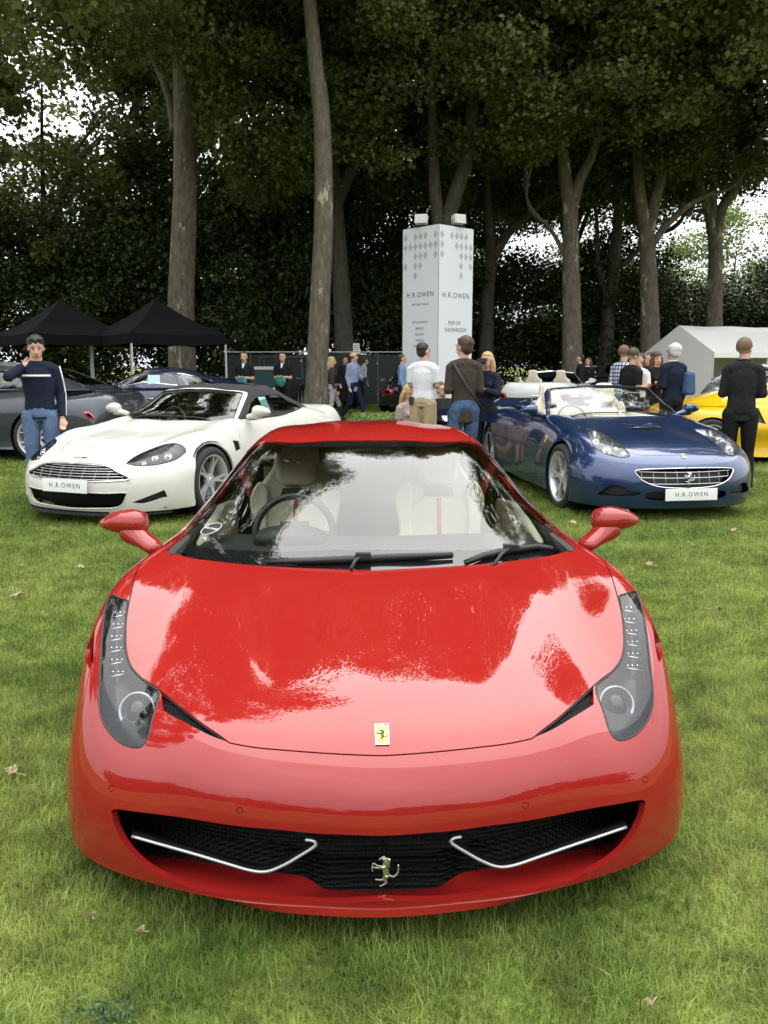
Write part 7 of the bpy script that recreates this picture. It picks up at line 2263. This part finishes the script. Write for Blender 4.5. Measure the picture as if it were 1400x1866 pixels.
GS = 'event staff in black shirts by the fence'
for px_, Y, nm in ((445, 20.5, 'staff man in black shirt standing nearest the right gazebo leg'), (515, 21.5, 'staff man in black shirt holding a teal cloth left of the flaky trunk')):
    r, j = person(nm, P_(px_, Y), Y, -8, 1.78, C_BLACK, C_BLACK, 'brown', 'short', armL=FRONT_L, armR=FRONT_R, sleeve='short', vox=.018, group=GS)
    soft('cloth', MB().ico((j['wr'][0] + j['wr'][1]) / 2 + V3(.02, -.06, -.10), .12, 2, (1.1, .4, 1.2), jitter=.4), C_TEAL, r, .02)
    MB().tube([j['L'](1.50, -.06), j['L'](1.40, -.125)], [.035, .012], 6, flat=.5).build('shirt_front', C_WHITE, r)
person('blonde woman in dark jacket, pale trousers and black boots walking on the lawn', P_(605, 22.6), 22.6, 105, 1.68, C_BROWN, C_GREY, 'blonde', 'long', 'walk', female=True, boots=True, coat_len=.06, vox=.016)
r, j = person('balding man in grey blue blazer and navy trousers striding beside the blonde woman', P_(644, 22.4), 22.4, 50, 1.80, C_BLAZER, C_NAVY, 'brown', 'ring', 'walk', coat_len=.10, armL=(V3(.07, -.02, -.26), V3(.0, -.22, -.32)), vox=.016, head_yaw=20)
MB().box(j['wr'][0] + V3(0, -.08, -.02), (.14, .10, .12)).build('camera', M_BLACK, r)
person('man half hidden behind the walking couple', P_(629, 27), 27, 30, 1.72, C_BLACK, C_BLACK, 'brown', 'short', vox=.02)
person('person in pale top farther off right of the walking couple', P_(656, 29), 29, 120, 1.70, C_GREY, C_BLACK, 'brown', 'short', vox=.02, lean=.3)
r, j = person('man in white polo shirt and beige shorts with folded arms in front of the tower', P_(772, 12.6), 12.6, 158, 1.80, C_WHITE, C_KHAKI, 'black', 'short', armL=FOLD_L, armR=FOLD_R, sleeve='short', bottom='shorts', build=1.05, head_yaw=-25, vox=.013)
MB().box((.14, .10, .97), (.06, .03, .11)).build('phone_case', M_BLACK, r)
r, j = person('tall man in dark brown jacket and jeans standing with his back turned before the tower', P_(846, 10.7), 10.7, 192, 1.83, C_BROWN, C_DJEANS, 'brown', 'thick', armL=FRONT_L, armR=FRONT_R, coat_len=.13, build=1.02, head_yaw=30, vox=.012)
MB().tube([j['sh'][0] + V3(0, .08, .05), V3(-.02, .17, 1.15), V3(-.20, .10, .93)], .014, 6, flat=.5).build('bag_strap', M_BLACK, r, smooth=True)
MB().box((.22, -.02, 1.0), (.12, .14, .12)).build('camera', M_BLACK, r); add_mod(r.children[-1], 'BEVEL', width=.02, segments=2)
r, j = person('blonde woman in navy cardigan holding a camera to her face', P_(888, 11.9), 11.9, -25, 1.66, C_NAVY, C_BLACK, 'blonde', 'long', armL=(V3(.05, -.10, -.25), V3(-.12, -.20, -.18)), armR=CAM_R, female=True, coat_len=.12, vox=.012)
cm = MB().box(j['hp']((-.02, -.15, .0)), (.12, .06, .085)); cm.lathe([(.03, 0), (.032, -.08), (.0001, -.08)], 12, axis='Y', c=j['hp']((-.02, -.17, -.005))); cm.build('camera', M_BLACK, r)
MB().box((-.22, -.05, .98), (.10, .20, .22), taper=.8).build('handbag', C_MAROON, r); add_mod(r.children[-1], 'BEVEL', width=.03, segments=2)
person('seated blonde woman in dusty pink top on the grass sofa', P_(744, 13.6), 13.6, 35, 1.68, C_PINK, C_DJEANS, 'blonde', 'long', 'sit', female=True, sleeve='short', armL=FRONT_L, armR=FRONT_R, head_pitch=20, vox=.014)
r, j = person('seated man in navy top reading a leaflet behind the man in shorts', P_(806, 13.8), 13.8, 20, 1.74, C_NAVY, C_DJEANS, 'brown', 'short', 'sit', armL=FRONT_L, armR=FRONT_R, vox=.014)
MB().box((j['wr'][0] + j['wr'][1]) / 2 + V3(0, -.10, .03), (.22, .15, .004), Matrix.Rotation(R(30), 3, 'X')).build('leaflet', C_WHITE, r)
person('person in blue shirt half hidden by the left edge of the tower', P_(733, 22.2), 22.2, 90, 1.74, C_SHIRTBLUE, C_NAVY, 'brown', 'short', vox=.018)
person('dark haired man standing behind the white open convertible', P_(1058, 24), 24, -110, 1.76, C_BLACK, C_BLACK, 'black', 'short', vox=.018)
person('dark haired woman behind the white open convertible beside the dark haired man', P_(1072, 25), 25, -30, 1.68, C_BLACK, C_BLACK, 'brown', 'long', female=True, vox=.018, collar=C_WHITE)
person('man in checked shirt at the left of the crowd behind the blue convertible', P_(1137, 14.2), 14.2, 130, 1.80, C_CHECK, C_DJEANS, 'ginger', 'cropped', armL=FRONT_L, armR=FRONT_R, head_yaw=-10, vox=.013)
person('man in black T-shirt looking down beside the man in checked shirt', P_(1153, 13.2), 13.2, 110, 1.74, C_BLACK, C_BLACK, 'brown', 'cropped', armL=FRONT_L, armR=FRONT_R, sleeve='short', head_pitch=18, build=1.1, vox=.013)
r, j = person('person in white shirt half hidden behind the man in black T-shirt', P_(1166, 14.9), 14.9, -60, 1.68, C_WHITE, C_BLACK, 'brown', 'short', armL=FRONT_L, armR=FRONT_R, sleeve='short', vox=.014)
person('person of whom only the brown haired head shows left of the curly haired woman', P_(1184, 17), 17, -90, 1.72, C_NAVY, C_BLACK, 'brown', 'short', vox=.016)
person('woman with long dark curly hair in black coat facing the camera', P_(1197, 15), 15, 8, 1.70, C_BLACK, C_BLACK, 'brown', 'curly', armL=FRONT_L, armR=FRONT_R, female=True, coat_len=.2, vox=.013)
r, j = person('white haired man in navy jumper with a blue rucksack on one shoulder', P_(1228, 13.2), 13.2, 205, 1.80, C_NAVY, C_BLACK, 'white', 'thick', build=1.1, armL=FRONT_L, collar=C_WHITE, vox=.013)
rk = MB().box((-.20, .12, 1.20), (.20, .16, .34), taper=.8); o = rk.build('rucksack', cloth('rucksack_cloth', (.05, .085, .16)), r); add_mod(o, 'BEVEL', width=.05, segments=3)
r, j = person('man in black quilted jacket with cropped hair beside the yellow car', P_(1357, 10.0), 10.0, 168, 1.80, C_QUILT, C_BLACK, 'ginger', 'cropped', armL=FOLD_L, armR=(V3(-.05, .0, -.27), V3(.04, -.20, -.30)), build=1.04, coat_len=.05, head_yaw=-35, vox=.011, collar=C_BLACK)
